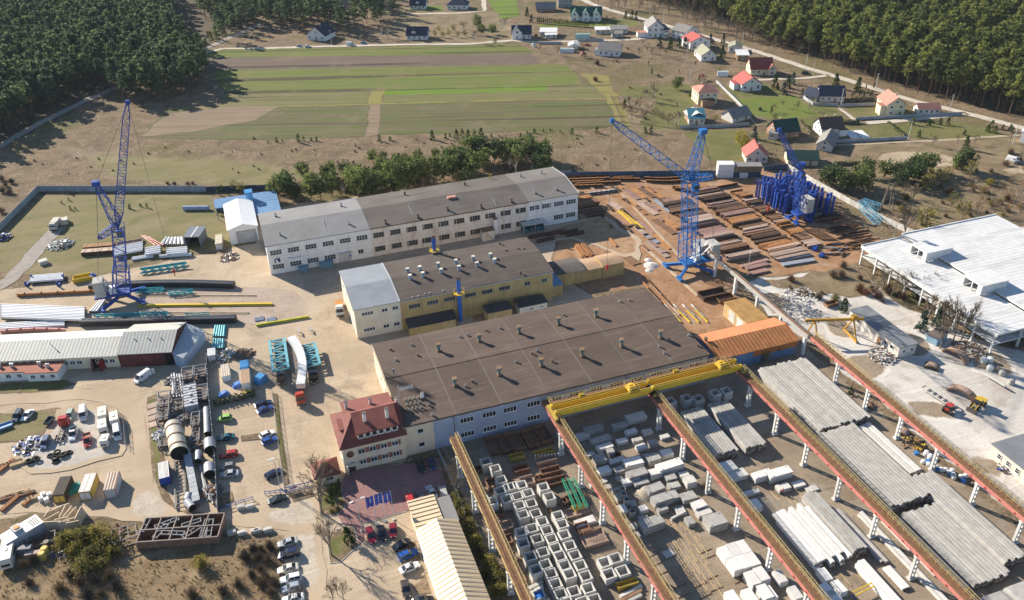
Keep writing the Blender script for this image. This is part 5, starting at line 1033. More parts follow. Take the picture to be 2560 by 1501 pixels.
# village gardens
plant('red_shrub', 2, 3, 3.6, 'dark red-brown bush alone in the dry meadow', 820,800, name='shrub', cat='shrub'); plant('red_shrub', 2, 3.4, 4, 'dark reddish bush below the grey-roofed farmhouse', 840,640, name='shrub', cat='shrub'); plant('young_pine', 2, 7.5, 8, 'round dark green pine alone on the garden lawn', 1625,885)
plant('red_bare', 2, 5, 7, 'brown leafless orchard tree in the fenced plot', 1090,1120,1180,1180,1260,1080,1330,1120,1300,1180,1220,1090,1150,1060,1480,1200,1540,1240,1400,1150); plant('birch', 2, 7, 8, 'white-stemmed birch in the fenced plot', 1320,990,1370,1000,1400,960,1600,1240,1640,1240); plant('bush_pine', 2, 3, 4, 'green bush in the fenced plot', 1110,1050,1310,1310,1370,1310)
plant('willow', 2, 7.5, 8, 'golden yellow willow beside the red-roofed cottage', 2260,1450); plant('spruce', 2, 6, 7, 'dark spruce in a village garden', 1700,480,1560,490,1640,470,2070,560,2380,1370,2080,430,1950,430,1450,470); plant('olive_tree', 2, 4, 5, 'round olive garden bush between teal shed and grey barn', 2000,1200)
plant('bare_tree', 2, 5, 7, 'leafless garden tree beside a village house', 940,370,1000,380,280,520,640,540,1250,560,1380,560,1460,540,1600,500,1690,540,1330,520,1780,540,700,500); plant('bare_tree', 3, 4, 5.5, 'small leafless fruit tree on the bright garden lawn', 60,1100,290,1090,400,1090,530,1080,140,1060); plant('spruce', 3, 6, 8, 'blue-grey spruce beside the village side road', 190,870,150,930,60,880,240,830,660,870,880,900)
plant('thuja', 3, 2.5, 3.4, 'young thuja in the garden rows by the village road', *[v for i in range(12) for v in (820+i*20, 960-(i%3)*14+(-60 if i%4 == 3 else 0))])
plant('thuja', 2, 3.4, 4.2, 'thuja of the dark hedge row before the green-roofed villa', *[v for i in range(26) for v in (250+i*20, 230+i*1.6)], group='thuja row before the villa'); plant('spruce', 2, 5, 6, 'evergreen at the corner of the villa garden', 150,160,190,220,1120,185,1180,185,1220,200); plant('olive_tree', 2, 4, 4.4, 'pale round willow on the villa lawn', 1000,230)
plant('birch', 1, 9, 11, 'tall leafless birch among the pines above the field', 1240,370,920,150,2160,420,2040,330,2440,300,1300,370); plant('olive_tree', 1, 4, 5, 'tawny bush in the scrub between the white houses', 1760,360,1840,370,1900,350,1990,370,2060,360,2350,440,1800,320,1950,310); plant('young_pine', 1, 7, 9, 'pine in the scrub between the white houses', 2220,350,2180,280,2330,340)
plant('bush_pine', 3, 2.4, 4, 'small pine on the dry plot along the village road', 1580,1240,1690,1230,1770,1230,1480,1350,2160,1300,2230,1310,2310,1280,2200,1260,2400,1310,1930,1330,1420,1230,2380,1290); plant('spruce', 3, 6, 7, 'dark round evergreen by the footpath', 1940,1470); plant('bare_tree', 3, 5, 6, 'leafless tree along the footpath', 1610,1440,1860,1420,2030,1420,2380,1400)
plant('bare_tree', 2, 10, 13, 'bare grey tree at the wood edge above the village', 850,60,980,100,1050,80,1110,100,1170,60,1250,110,1330,60,1400,130,1450,80,1540,150,1600,120,1680,190,1720,240,1760,150,1820,260,1880,200,1900,300,1960,270,2020,330,2120,360,2200,390,2280,360,2360,410,2450,430, group='bare trees at the wood edge'); plant('bare_tree', 3, 8, 10, 'bare grey tree at the wood edge above the village', 20,440,120,470,300,540,60,500, group='bare trees at the wood edge')
plant('bare_tree', 0, 9, 12, 'leafless tree at the dark corner of the shaded wood', 1640,60,1700,200,1600,160,1760,330,1560,120,1840,60,2000,80,2150,60); plant('bush_pine', 0, 4, 6, 'young pine beside the clearing path', 1920,460,1980,430,2030,440,2080,400,2140,390,2200,340,1950,400,2050,370,2120,340,2160,310); plant('red_shrub', 0, 3.4, 3.8, 'reddish bush at the foot of the shaded wood', 220,1130, name='shrub', cat='shrub')

VG = random.Random(31)
for i in range(110):
    px, py = VG.uniform(1290,2120), VG.uniform(20,330)
    if not inside(px, py, (1300,60,1560,50,1800,120,1960,170,2140,230,2260,300,2060,330,1760,320,1560,300,1500,180,1350,150)): continue
    tree(*VG.choice((('shrub',P(px,py),VG.uniform(1.2,2.4),'low garden shrub among the village houses','garden shrubs of the village','shrub','shrub'),('brown_shrub',P(px,py),VG.uniform(1.4,2.8),'leafless garden bush among the village houses','garden bushes of the village','shrub','shrub'),('bare_tree',P(px,py),VG.uniform(3.5,6),'small leafless garden tree among the village houses','garden trees of the village'),('thuja',P(px,py),VG.uniform(2,4),'single thuja in a village garden','garden thujas of the village'))))
for i in range(60):
    px, py = VG.uniform(0,1700), VG.uniform(345,440)
    tree('brown_shrub', P(px,py), VG.uniform(.6,1.3), 'low withered tussock bush in the dry meadow', 'tussock bushes of the meadow', 'shrub', 'shrub')

for i in range(70):
    px, py = VG.uniform(690,1370), 0; py = VG.uniform(450,505)-(px-690)*.075
    k = VG.choice(('olive_tree','brown_shrub','young_pine','red_bare')); tree(k, P(px,py), VG.uniform(2.5,6) if k != 'young_pine' else VG.uniform(6,9), {'olive_tree':'olive leafing tree','brown_shrub':'leafless brown bush','young_pine':'lower green pine','red_bare':'reddish bare tree'}[k]+' in the undergrowth of the belt behind the white hall', k.replace('_',' ')+' undergrowth of the belt', *(('shrub','shrub') if 'shrub' in k else ()))
for i in range(290):
    px, py = VG.uniform(1880,2560), VG.uniform(380,760)
    if not (inside(px, py, (1890,700,2050,680,2140,660,2260,740,2200,780,2000,740)) or inside(px, py, (2330,400,2560,380,2560,560,2400,590,2280,520)) or inside(px, py, (2060,470,2280,480,2330,590,2200,540))): continue
    k = VG.choice(('brown_shrub','red_shrub','bare_tree','brown_shrub','shrub')); tree(k, P(px,py), VG.uniform(1.2,3.4) if k != 'bare_tree' else VG.uniform(5,8), {'brown_shrub':'grey-brown bush','red_shrub':'reddish bush','bare_tree':'leafless tree','shrub':'olive bush'}[k]+' in the scrub around the concrete frame building', k.replace('_',' ')+' scrub', *(('shrub','shrub') if 'shrub' in k else ()))
# ================================================================ village houses
HW = {k: mat('house_'+k, c, .85, .06, .4, rnd=0) for k, c in dict(white=(.74,.73,.71), cream=(.72,.62,.42), pink=(.66,.56,.50), grey=(.46,.45,.43), brick=(.36,.20,.13), pale=(.60,.58,.54), wood=(.30,.2,.12), green=(.3,.36,.33), blue=(.40,.45,.52)).items()}
HR = {k: mat('roof_'+k, c, .7, .14, .6, rnd=0, bmp=.2) for k, c in dict(navy=(.030,.040,.075), grey=(.235,.22,.205), green=(.03,.115,.085), red=(.42,.095,.08), darkred=(.26,.06,.05), salmon=(.44,.20,.15), brown=(.125,.075,.06), white=(.70,.70,.68), teal=(.035,.16,.22), dgreen=(.02,.06,.05), orange=(.48,.2,.1), olive=(.29,.28,.2)).items()}
def slab(mb, a, b, c, d, th):
    n = (Vector(b)-Vector(a)).cross(Vector(d)-Vector(a)).normalized()*th
    if n.z < 0: n = -n
    vs = [Vector(p) for p in (a,b,c,d)]; mb.add(vs+[v+n for v in vs], [(0,1,2,3),(7,6,5,4),(0,4,5,1),(1,5,6,2),(2,6,7,3),(3,7,4,0)])
def house(label, rc, a, b, D, wh, rh, ridge='x', wall='white', roof='navy', kind='gable', wins=(3,2), floors=1, chim=1, door=True, name='house', cat='house', ov=.5, dormer=None, extra=None, L=None, base=None):
    A, B = q(rc, *a), q(rc, *b); L = L or (B-A).length; t = thing(name, label, cat, tuple(A), ang(A, B)); W_, R_ = HW[wall], HR[roof]
    w = MB(); r = MB()
    if kind == 'gable':
        if ridge == 'x':
            w.extr([(0,0),(D,0),(D,wh),(D/2,wh+rh),(0,wh)], L); k = rh/(D/2)*ov
            slab(r, (-ov,-ov,wh-k+.03), (L+ov,-ov,wh-k+.03), (L+ov,D/2,wh+rh+.03), (-ov,D/2,wh+rh+.03), .2); slab(r, (L+ov,D+ov,wh-k+.03), (-ov,D+ov,wh-k+.03), (-ov,D/2,wh+rh+.03), (L+ov,D/2,wh+rh+.03), .2)
        else:
            w.extr([(0,0),(L,0),(L,wh),(L/2,wh+rh),(0,wh)], D, axis='y'); k = rh/(L/2)*ov
            slab(r, (-ov,-ov,wh-k+.03), (L/2,-ov,wh+rh+.03), (L/2,D+ov,wh+rh+.03), (-ov,D+ov,wh-k+.03), .2); slab(r, (L+ov,-ov,wh-k+.03), (L/2,-ov,wh+rh+.03), (L/2,D+ov,wh+rh+.03), (L+ov,D+ov,wh-k+.03), .2)
    elif kind == 'hip':
        w.box(0,0,0,L,D,wh); rl = min(D,L)/2
        mb = hip(0,0,L,D,wh+.02,wh+rh,ov,rl-ov*.3 if L > D else L/2-.2,L-rl+ov*.3 if L > D else L/2+.2); r = mb
    elif kind == 'pent':
        w.extr([(0,0),(D,0),(D,wh+rh),(0,wh)], L); k = rh/D*ov; slab(r, (-ov,-ov,wh-k+.03), (L+ov,-ov,wh-k+.03), (L+ov,D+ov,wh+rh+k+.03), (-ov,D+ov,wh+rh+k+.03), .16)
    w.build('wall', W_, t); ro = r.build('roof', R_, t)
    if base: MB().box(-.06,-.06,0,L+.06,D+.06,.5).build('plinth', HW[base], t)
    M = pm(t); fz = wh/floors
    for f in range(floors):
        n = wins[0]
        for i in range(n):
            u = L*(i+.5)/n
            if f == 0 and door and i == n//2 and n > 1: MB().box(u-.5,-.07,.02,u+.5,-.01,2.05).build('door', HW['wood'], t); continue
            window(t, 1.25, 1.25, 2, *(M @ Vector((u,-.02,fz*f+fz*.55))), t.rotation_euler.z)
        for i in range(wins[1]): window(t, 1.1, 1.2, 2, *(M @ Vector((-.02,D*(i+.5)/wins[1],fz*f+fz*.55))), t.rotation_euler.z-math.pi/2)
    if kind == 'gable' and rh > 2.2:
        if ridge == 'y' and wins[0]: window(t, 1.1, 1.2, 2, *(M @ Vector((L/2,-.02,wh+rh*.35))), t.rotation_euler.z)
        if ridge == 'x' and wins[1]: window(t, 1.1, 1.1, 2, *(M @ Vector((-.02,D/2,wh+rh*.35))), t.rotation_euler.z-math.pi/2)
    for i in range(chim):
        x, y = (L*(.35+.4*i), D*.6) if ridge == 'x' else (L*.6, D*(.35+.4*i)); z = wh+rh; c = MB().box(x-.3,y-.3,z-1.4,x+.3,y+.3,z+.7).build('chimney', HW['brick'], t)
        MB().box(x-.36,y-.36,z+.71,x+.36,y+.36,z+.8).build('chimney_cap', HW['grey'], c)
    if dormer:
        for u in dormer:
            y0, y1, dz = D*.06, D*.42, wh; dm = MB(); dm.box(u-1.1,y0,wh-.2,u+1.1,y1,wh+rh*.55); dm.build('dormer_wall', W_, t); dr = MB(); slab(dr,(u-1.5,y0-.3,wh+rh*.5),(u,y0-.3,wh+rh*.9),(u,y1+.4,wh+rh*.9),(u-1.5,y1+.4,wh+rh*.5),.14); slab(dr,(u+1.5,y0-.3,wh+rh*.5),(u,y0-.3,wh+rh*.9),(u,y1+.4,wh+rh*.9),(u+1.5,y1+.4,wh+rh*.5),.14); dr.build('dormer_roof', R_, t)
            window(t, 1.1, 1.2, 2, *(M @ Vector((u,y0-.02,wh+rh*.22))), t.rotation_euler.z)
    if extra: extra(t, L, D, wh, rh)
    return t
def annex(x0, x1, y0, y1, h, roof='grey', wall='white'):
    def f(t, L, D, wh, rh): MB().box(x0,y0,0,x1,y1,h).build('annex_wall', HW[wall], t); MB().box(x0-.25,y0-.25,h+.01,x1+.25,y1+.25,h+.2).build('annex_roof', HR[roof], t)
    return f
def gables(us, w, wh2, rh2, out=1.2, roof='green', wall='white'):
    def f(t, L, D, wh, rh):
        M = pm(t)
        for u in us:
            g = MB(); g.extr([(-w/2,0),(w/2,0),(w/2,wh2),(0,wh2+rh2),(-w/2,wh2)], D*.5+out, axis='y'); g.xf(Matrix.Translation((u,-out,0))); g.build('gable_wall', HW[wall], t)
            r = MB(); slab(r,(u-w/2-.4,-out-.4,wh2-.35),(u,-out-.4,wh2+rh2+.03),(u,D*.5,wh2+rh2+.03),(u-w/2-.4,D*.5,wh2-.35),.2); slab(r,(u+w/2+.4,-out-.4,wh2-.35),(u,-out-.4,wh2+rh2+.03),(u,D*.5,wh2+rh2+.03),(u+w/2+.4,D*.5,wh2-.35),.2); r.build('gable_roof', HR[roof], t)
            for z in (1.5, wh2+.4): window(t, 1.3, 1.3, 2, *(M @ Vector((u,-out-.02,z))), t.rotation_euler.z)
    return f
house('white gabled house with navy roof and balcony beside the pines above the field', 1, (505,395), (685,408), 13, 3.4, 5.2, 'y', roof='navy', wins=(3,2))
house('white bungalow with wide navy roof and single dormer above the field', 1, (1485,395), (1685,395), 9, 3.0, 4.2, roof='navy', dormer=(4.6,), wins=(4,2))
house('white house with navy roof and dormer by the pale track at the wood', 1, (1518,95), (1668,95), 9, 3.0, 4.2, roof='navy', dormer=(5.5,), wins=(4,2))
house('white house with navy hip roof by the pale track', 1, (1880,95), (2075,98), 10, 3.0, 4.0, kind='hip', roof='navy', wins=(4,2))
house('long grey-roofed house half hidden in the pines', 1, (745,135), (890,135), 7, 3.0, 2.4, roof='grey', wall='pale', wins=(4,1))
house('blue-grey roofed house peeping over the pines', 1, (845,40), (930,45), 8, 3.4, 3.4, 'y', roof='grey', wall='blue')
house('white house with navy roof, projecting gable and garage at the track end', 2, (2,388), (188,385), 9, 3.2, 4.2, roof='navy', wins=(4,2), extra=gables((3.2,), 6.2, 4.2, 3.6, 1.0, 'navy'))
house('old grey barn with steep roof at the village top', 2, (240,122), (425,118), 8, 2.2, 3.6, roof='grey', wall='wood', wins=(2,0), chim=0, name='barn', cat='barn')
house('flat grey-green house behind the villa', 2, (455,78), (592,75), 8, 5.5, .5, kind='pent', roof='grey', wall='green', wins=(4,2), floors=2, chim=0)
house('white villa with green roof and three gables on a bright lawn', 2, (578,208), (878,208), 11, 3.4, 4.8, roof='green', wins=(0,2), door=False, extra=gables((2.8,10.2,17.4), 5.0, 4.2, 3.4, 1.6))
house('long open shed with white roof in the village', 2, (820,335), (972,335), 6, 2.5, .4, kind='pent', roof='white', wall='pale', wins=(3,0), chim=0, name='shed', cat='shed')
house('long shed with dark roof joined to the white-roofed shed', 2, (976,335), (1140,330), 7, 2.6, .8, kind='pent', roof='grey', wall='grey', wins=(3,0), chim=0, name='shed', cat='shed')
house('small teal-doored hut before the dark-roofed shed', 2, (985,372), (1085,370), 4, 2.4, .6, kind='pent', roof='grey', wall='blue', wins=(2,0), chim=0, name='hut', cat='shed')
house('white-roofed metal garage near the navy-roofed gable house', 2, (278,360), (437,360), 7, 2.8, .7, kind='pent', roof='white', wall='grey', wins=(2,0), chim=0, name='garage', cat='garage')
house('low white lean-to in front of the metal garage', 2, (330,380), (440,378), 3, 2.2, .3, kind='pent', roof='white', wall='pale', wins=(2,0), chim=0, name='shed', cat='shed')
house('large white house with grey roof and tan terrace by the village road', 2, (1330,372), (1492,368), 14, 6.0, 4.0, 'y', roof='grey', wins=(3,4), floors=2, extra=annex(-6,-.1,.5,6,2.8,'salmon'))
house('dark-roofed rear wing of the large white house', 2, (1496,376), (1540,372), 9, 5.0, 1.2, kind='pent', roof='navy', wins=(2,0), floors=2, chim=0, name='house', cat='house')
house('narrow white house with grey roof above the red-roofed one', 2, (1700,400), (1830,362), 11, 4.8, 2.6, 'y', roof='grey', wins=(2,3), floors=2)
house('white house with bright pink-red roof between two grey-roofed ones', 2, (1750,500), (1945,482), 12, 5.0, 2.8, 'y', roof='red', wins=(2,3), floors=2)
house('white gabled cottage with mossy grey roof at the dry meadow', 2, (1860,608), (2008,600), 13, 3.4, 3.0, 'y', roof='olive', wins=(2,3))
house('old farmhouse with patched grey sheet roof and brick chimneys', 2, (848,552), (1058,562), 11, 3.4, 3.2, roof='grey', wins=(4,2), chim=2, extra=annex(-2.4,-.1,1,7,3))
house('little white pavilion roof shed among red cars', 2, (558,488), (655,488), 6, 2.2, 1.2, 'y', roof='white', wall='pale', wins=(1,0), chim=0, name='shed', cat='shed')
house('low white shed with grey roof near the village road bend', 2, (2130,515), (2255,520), 9, 3.0, 1.4, 'y', roof='olive', wins=(2,2), chim=0, name='shed', cat='shed')
house('white-roofed open barn beside the road bend shed', 2, (2215,600), (2325,600), 8, 3.2, .8, kind='pent', roof='white', wall='wood', wins=(1,0), chim=0, name='barn', cat='barn')
house('cream house with broad dark red roof on the village slope', 2, (2345,745), (2560,740), 10, 3.6, 4.6, roof='darkred', wall='cream', wins=(4,2), chim=2, extra=gables((11.5,), 4.5, 3.4, 2.4, .8, 'darkred', 'cream'))
house('white house with red split-level roof beside the wide red one', 2, (2255,905), (2450,892), 12, 3.8, 3.2, 'y', roof='red', wins=(3,3), extra=annex(-3,-.1,3,9,3.4,'red'))
house('white villa with salmon hip roof and brown porch roof', 2, (1828,1035), (2015,1022), 10, 6.0, 2.8, kind='hip', roof='salmon', wall='cream', wins=(3,3), floors=2, extra=annex(1.0,7.5,-4,-.1,2.9,'brown','wood'))
house('teal-roofed garden house by the grey wall', 2, (1738,1228), (1892,1228), 7, 3.0, 2.2, kind='pent', roof='teal', wall='pale', wins=(3,2), chim=0, name='garden_house', cat='house')
house('white-roofed house behind the teal-roofed one', 2, (1695,1165), (1745,1215), 8, 3.2, 1.6, roof='white', wall='brick', wins=(2,0))
house('grey barn with long sloping slate roof inside the garden wall', 2, (2170,1215), (2345,1172), 8, 2.4, 3.0, roof='grey', wall='pale', wins=(2,0), chim=0, name='barn', cat='barn')
house('navy-roofed wing with red door beside the long navy roof', 3, (350,975), (470,1005), 7, 2.6, 2.6, roof='navy', wall='pink', wins=(2,1))
house('pinkish house with long navy roof on the green plot', 3, (505,1008), (745,1010), 9, 3.4, 3.6, roof='navy', wall='pink', wins=(4,2))
house('cream two-storey house with salmon roof inside the long grey wall', 3, (1155,1145), (1335,1140), 12, 5.6, 3.4, 'y', roof='salmon', wall='cream', wins=(2,3), floors=2, extra=annex(-2.6,-.1,1,6,4.6,'salmon','cream'))
house('long low white outbuilding with salmon roof by the wall', 3, (1475,1128), (1685,1125), 6, 2.6, 1.8, roof='salmon', wins=(4,1), chim=0, name='outbuilding', cat='shed')
house('white house with brown roof and skylights by the thuja hedge', 3, (520,1345), (735,1332), 9, 3.6, 3.6, roof='brown', wins=(3,2), chim=2, extra=annex(8.0,11.5,-1.6,-.1,3.0,'brown','white'))
house('brick house with very dark green roof behind the crane jib', 3, (75,1375), (300,1352), 9, 3.2, 4.2, roof='dgreen', wall='brick', wins=(4,2))
house('grey barn with plain slate roof by the concrete garden wall', 3, (470,1477), (622,1500), 14, 2.8, 2.6, 'y', roof='grey', wall='pale', wins=(1,0), chim=0, name='barn', cat='barn')
house('white cottage with pink-red gable roof beside the container shed', 12, (2300,132), (2510,132), 9, 3.2, 3.8, 'y', roof='red', wall='pink', wins=(3,2))
house('barn with dark green roof next to the blue columns', 13, (190,152), (488,160), 9, 2.6, 2.4, roof='dgreen', wall='cream', wins=(2,1), chim=0, name='barn', cat='barn')
house('grey concrete garage beside the dark green roof', 3, (0,1370), (75,1385), 7, 3.2, .5, kind='pent', roof='grey', wall='grey', wins=(1,0), chim=0, name='garage', cat='garage')
house('white kiosk at the end of the footpath', 3, (2470,1400), (2560,1420), 6, 5.0, .6, kind='pent', roof='white', wins=(1,0), chim=0, name='kiosk', cat='hut')
# the white and wooden container shed at the rust yard fence
A = q(12,2020,275); B = q(12,2175,275); t = thing('container_shed', 'white container block with weathered wooden sheds attached at the rust yard fence', 'shed', tuple(A), ang(A,B)); L = (B-A).length
MB().box(0,0,0,L,4,5.6).build('white_wall', HW['white'], t); MB().box(-.1,-.1,5.62,L+.1,4.1,5.75).build('white_roof', HR['white'], t); MB().box(-.02,-.03,2.7,L+.02,-.005,2.85).build('joint', HW['grey'], t)
WD = mat('weathered_wood',(.30,.215,.13),.9,.3,1.5,stain=(.18,.12,.07),streak=(6,6,.5)); n = 22; W2 = L*1.75
for i in range(n): MB().box(L+.05+i*W2/n,-.05-.03*(i%2),2.6,L+.05+(i+.92)*W2/n,.05,4.9).build('plank', WD, t)
MB().box(L+.05,.06,2.6,L+W2,4,4.9).build('wood_wall', WD, t); MB().box(L+.05,.5,0,L+W2,4,2.59).build('lower_wall', mat('dark_blue_wall',(.06,.1,.16),.8), t); MB().box(L,-.3,4.92,L+W2+.2,4.2,5.1).build('roof', HR['grey'], t); MB().box(L+2.6,-.5,.1,L+5.8,.4,2.2).build('crate', HW['white'], t)
# polytunnels, pool cover, garden pieces
def tunnel(label, rc, a, b, D, h, m):
    A, B = q(rc,*a), q(rc,*b); L = (B-A).length; t = thing('polytunnel', label, 'greenhouse', tuple(A), ang(A,B)); mb = MB(); n = 10
    prof = [(D/2-D/2*math.cos(math.pi*i/n), h*math.sin(math.pi*i/n)) for i in range(n+1)]; mb.extr(prof, L); mb.build('cover', m, t)
    for k in range(7):
        hp = MB(); [hp.bar((L*k/6,prof[i][0],prof[i][1]+.03),(L*k/6,prof[i+1][0],prof[i+1][1]+.03),.08) for i in range(n)]; hp.build('hoop', ZINC, t)
FILM = mat('tunnel_film',(.62,.66,.62),.3,.1)
tunnel('pale green polytunnel in the village garden', 2, (622,382), (770,382), 5, 2.6, mat('tunnel_green',(.40,.58,.50),.3,.1)); tunnel('small whitish polytunnel beside the pavilion shed', 2, (470,522), (606,525), 4.5, 2.4, FILM); tunnel('white polytunnel beside the red garden gazebo', 2, (2022,755), (2125,758), 4, 2.6, FILM)
t = thing('gazebo', 'tiny garden gazebo with red pyramid roof', 'gazebo', tuple(q(2,1865,790)))
for sx in (-1,1):
    for sy in (-1,1): MB().box(sx*1.1-.08,sy*1.1-.08,0,sx*1.1+.08,sy*1.1+.08,2.2).build('post', HW['wood'], t)
MB().tube((0,0,2.2),(0,0,3.7),2.0,4,0,.05,sm=False).build('roof', HR['red'], t)
t = thing('gazebo', 'dark hexagonal gazebo roof in the farmhouse garden', 'gazebo', tuple(q(2,700,570)))
for k in range(6): a = k*math.pi/3; MB().box(1.4*math.cos(a)-.07,1.4*math.sin(a)-.07,0,1.4*math.cos(a)+.07,1.4*math.sin(a)+.07,2.1).build('post', HW['wood'], t)
MB().tube((0,0,2.1),(0,0,3.8),2.2,6,0,.05,sm=False).build('roof', HR['darkred'], t)
A, B = q(3,820,1368), q(3,1005,1360); t = thing('foundation_slab', 'white new foundation slab on the garden plot', 'slab', tuple(A), ang(A,B)); L = (B-A).length
MB().box(0,0,0,L*.48,9,.4).build('slab', HW['white'], t); MB().box(L*.56,0,0,L,9,.4).build('slab', HW['white'], t); MB().box(L*.482,.2,0,L*.558,8.8,.25).build('gap_filling', HW['brick'], t)
# ================================================================ precast yard
G7 = random.Random(21)
def single(name, me, loc, rz, label, cat, group=None, sc=None): return tag(place(name, me, None, loc, rz, sc), label, cat, group)
CONCL = mat('pale_concrete',(.56,.54,.50),.9,.12,.8,stain=(.42,.39,.34),samt=.5,ssc=.6); CONCD = mat('grey_concrete',(.39,.375,.35),.9,.16,.7,stain=(.28,.25,.22),samt=.6,ssc=.5); CONCW = mat('white_precast',(.64,.62,.59),.85,.07,.8)
TIMB = mat('timber',(.52,.38,.22),.85,.25,2); SHUT = mat('rusty_form',(.215,.115,.07),.85,.3,1.2,stain=(.10,.06,.04),samt=.6); SHUTP = mat('pinkish_form',(.36,.255,.20),.8,.2,1,stain=(.2,.12,.08))
bx = MB(); s, hgt, tk = 1.25, 2.6, .26
o4 = [(-s,-s),(s,-s),(s,s),(-s,s)]; i4 = [(x*(s-tk)/s, y*(s-tk)/s) for x, y in o4]; e4 = [(x*.965, y*.965) for x, y in o4]
V = [(x,y,0) for x,y in o4]+[(x,y,hgt-.06) for x,y in o4]+[(x,y,hgt) for x,y in e4]+[(x,y,hgt) for x,y in i4]+[(x*.97,y*.97,.35) for x,y in i4]
F = [(3,2,1,0),(16,17,18,19)]
for k in range(4): n = (k+1)%4; F += [(k,n,4+n,4+k),(4+k,4+n,8+n,8+k),(8+k,8+n,12+n,12+k),(12+k,12+n,16+n,16+k)]
bx.add(V, F); BOXM = bx.mesh('concrete_box', [CONCL])
lab = 'open-topped square concrete box in the rows beside the straw-yellow runway'
for rc, l in ((32,((95,340),(160,420),(55,450),(75,540),(190,520),(110,630),(235,620),(300,700),(200,765),(90,800),(345,785),(250,870),(390,870),(110,910),(430,960),(305,1000),(475,1040),(180,1040),(330,1120),(520,1130),(235,1170),(565,1215),(385,1210),(430,1310),(480,1410),(310,360),(368,455),(455,640),(495,725),(515,830),(570,935),(620,1030),(675,1130),(725,1235),(610,1385),(750,1355),(160,1475),(815,1465),(700,1490),(10,350),(540,1500),(860,1560),(330,1520))),
              (31,((2260,110),(2355,180),(2410,290),(2400,395),(2490,360),(2465,475),(2320,500),(2240,490)))):
    for x, y in l: p = q(rc,x,y,2.6); single('concrete_box', BOXM, (p.x,p.y,0), G7.uniform(-.03,.03), lab, 'concrete box', 'rows of hollow concrete boxes', (.98,.98,1))
for x, y in ((910,1100),(1020,1060),(955,1215),(1090,1185)): p = q(32,x,y,1.9); single('concrete_box', BOXM, (p.x,p.y,0), .02, 'open concrete box in the square group of four on a rusty base', 'concrete box', 'group of four concrete boxes', (1.05,1.05,.72))
for x, y in ((1560,985),(1720,955),(1835,960),(2000,905),(2110,885)): p = q(22,x,y,2.6); single('concrete_box', BOXM, (p.x,p.y,0), .05, 'open concrete box in the shade below the yellow bridge crane', 'concrete box', 'shaded concrete boxes', (1,1,.95))
p = q(32,265,1420,2); single('water_tank', BOXM, (p.x,p.y,0), 0, 'blue-lined open tank at the end of the concrete box rows', 'tank', None, (.95,.95,.8)); tag(MB().box(-.95,-.95,1.3,.95,.95,1.4).build('tarpaulin', paint('tarp_blue',(.03,.16,.5)), None, (p.x,p.y,.3)), 'blue tarpaulin lying in the open tank', 'tarpaulin')
# long beams: ribs side by side
def beam_mesh(L, w=.84, h=.72, m=CONCD):
    mb = MB(); mb.extr([(-w/2,0),(w/2,0),(w/2,h*.7),(w*.36,h),(-w*.36,h),(-w/2,h*.7)], L, axis='y')
    mb.box(-w*.3,-.35,h*.1,-w*.18,0,h*.3,1).box(w*.18,-.35,h*.1,w*.3,0,h*.3,1).box(-.06,-.3,h*.55,.06,0,h*.7,1); return mb.mesh('concrete_beam', [m, RUSTB])
def beams(label, group, x0, x1, y0, y1, n, layers, m=CONCD, h=.72, jit=.4):
    me = beam_mesh(y1-y0, (x1-x0)/n*.93, h, m); 
    for ly in range(layers):
        for i in range(n): single('concrete_beam', me, (x0+(x1-x0)*(i+.5)/n, y0+G7.uniform(-jit,jit), .15+ly*(h+.06)), G7.uniform(-.002,.002), label+('' if layers == 1 else ', top layer' if ly == layers-1 else ', bottom layer' if ly == 0 else ', middle layer'), 'concrete beam', group)
    for k in range(4): yy = y0+(y1-y0)*(k+.3)/4; tag(MB().box(x0,yy,0,x1,yy+.2,.14).build('timber_bearer', TIMB), 'timber bearer under the '+label.split(' in the ')[-1], 'timber', 'bearers under the concrete beams')
beams('grey ribbed concrete beam in the widest stack before the orange shed', 'beams of the widest stack', 123.2, 138.6, 128.2, 155.3, 17, 3)
beams('grey ribbed concrete beam in the middle stack between the last two runways', 'beams of the middle stack', 122.2, 132.8, 101, 127.2, 12, 3)
beams('grey ribbed concrete beam in the end stack beside the white sacks', 'beams of the end stack', 132.8, 138.6, 80.2, 107, 7, 3); beams('grey ribbed concrete beam in the low part of the end stack', 'beams of the low end stack', 123.4, 132.7, 78.2, 99, 9, 2)
beams('lone weathered beam lying in the shade of the red runway', 'weathered shaded beams', 121, 122.9, 79, 98.6, 2, 1, CONCD)
beams('grey ribbed concrete beam in the shaded stack below the bridge crane', 'beams of the shaded stack', 94.6, 100.8, 129.3, 146.5, 8, 3); beams('grey ribbed concrete beam in the half-sunlit stack', 'beams of the half-sunlit stack', 102.6, 108.4, 128.8, 146.7, 8, 3)
beams('grey ribbed concrete beam in the narrow stack behind white beams', 'beams of the narrow stack', 105.9, 109.4, 93.4, 110.8, 5, 3)
beams('white precast beam in the loose row beside the narrow stack', 'white precast beams', 96.6, 105.6, 93.5, 108.5, 8, 2, CONCW, .8, 1.2); beams('white precast beam lying below the yellow lifting frame', 'white beams by the frame', 104.6, 107.2, 78, 91.3, 3, 2, CONCW)
beams('single grey beam lying beside the runway columns', 'single grey beams', 110.4, 112.2, 90, 106, 2, 1); beams('white panel strip lying beside the runway columns', 'white strips', 109.8, 112.0, 83.4, 89.2, 1, 1, CONCW, .5)
beams('pale concrete beam along the foot of the runway columns', 'beams along the runway foot', 114.8, 116.6, 74, 103, 2, 1, CONCL, .6); beams('long concrete beam lying near the last runway columns', 'beams near the last runway', 118.4, 120.2, 84, 100, 1, 1, CONCL, .7)
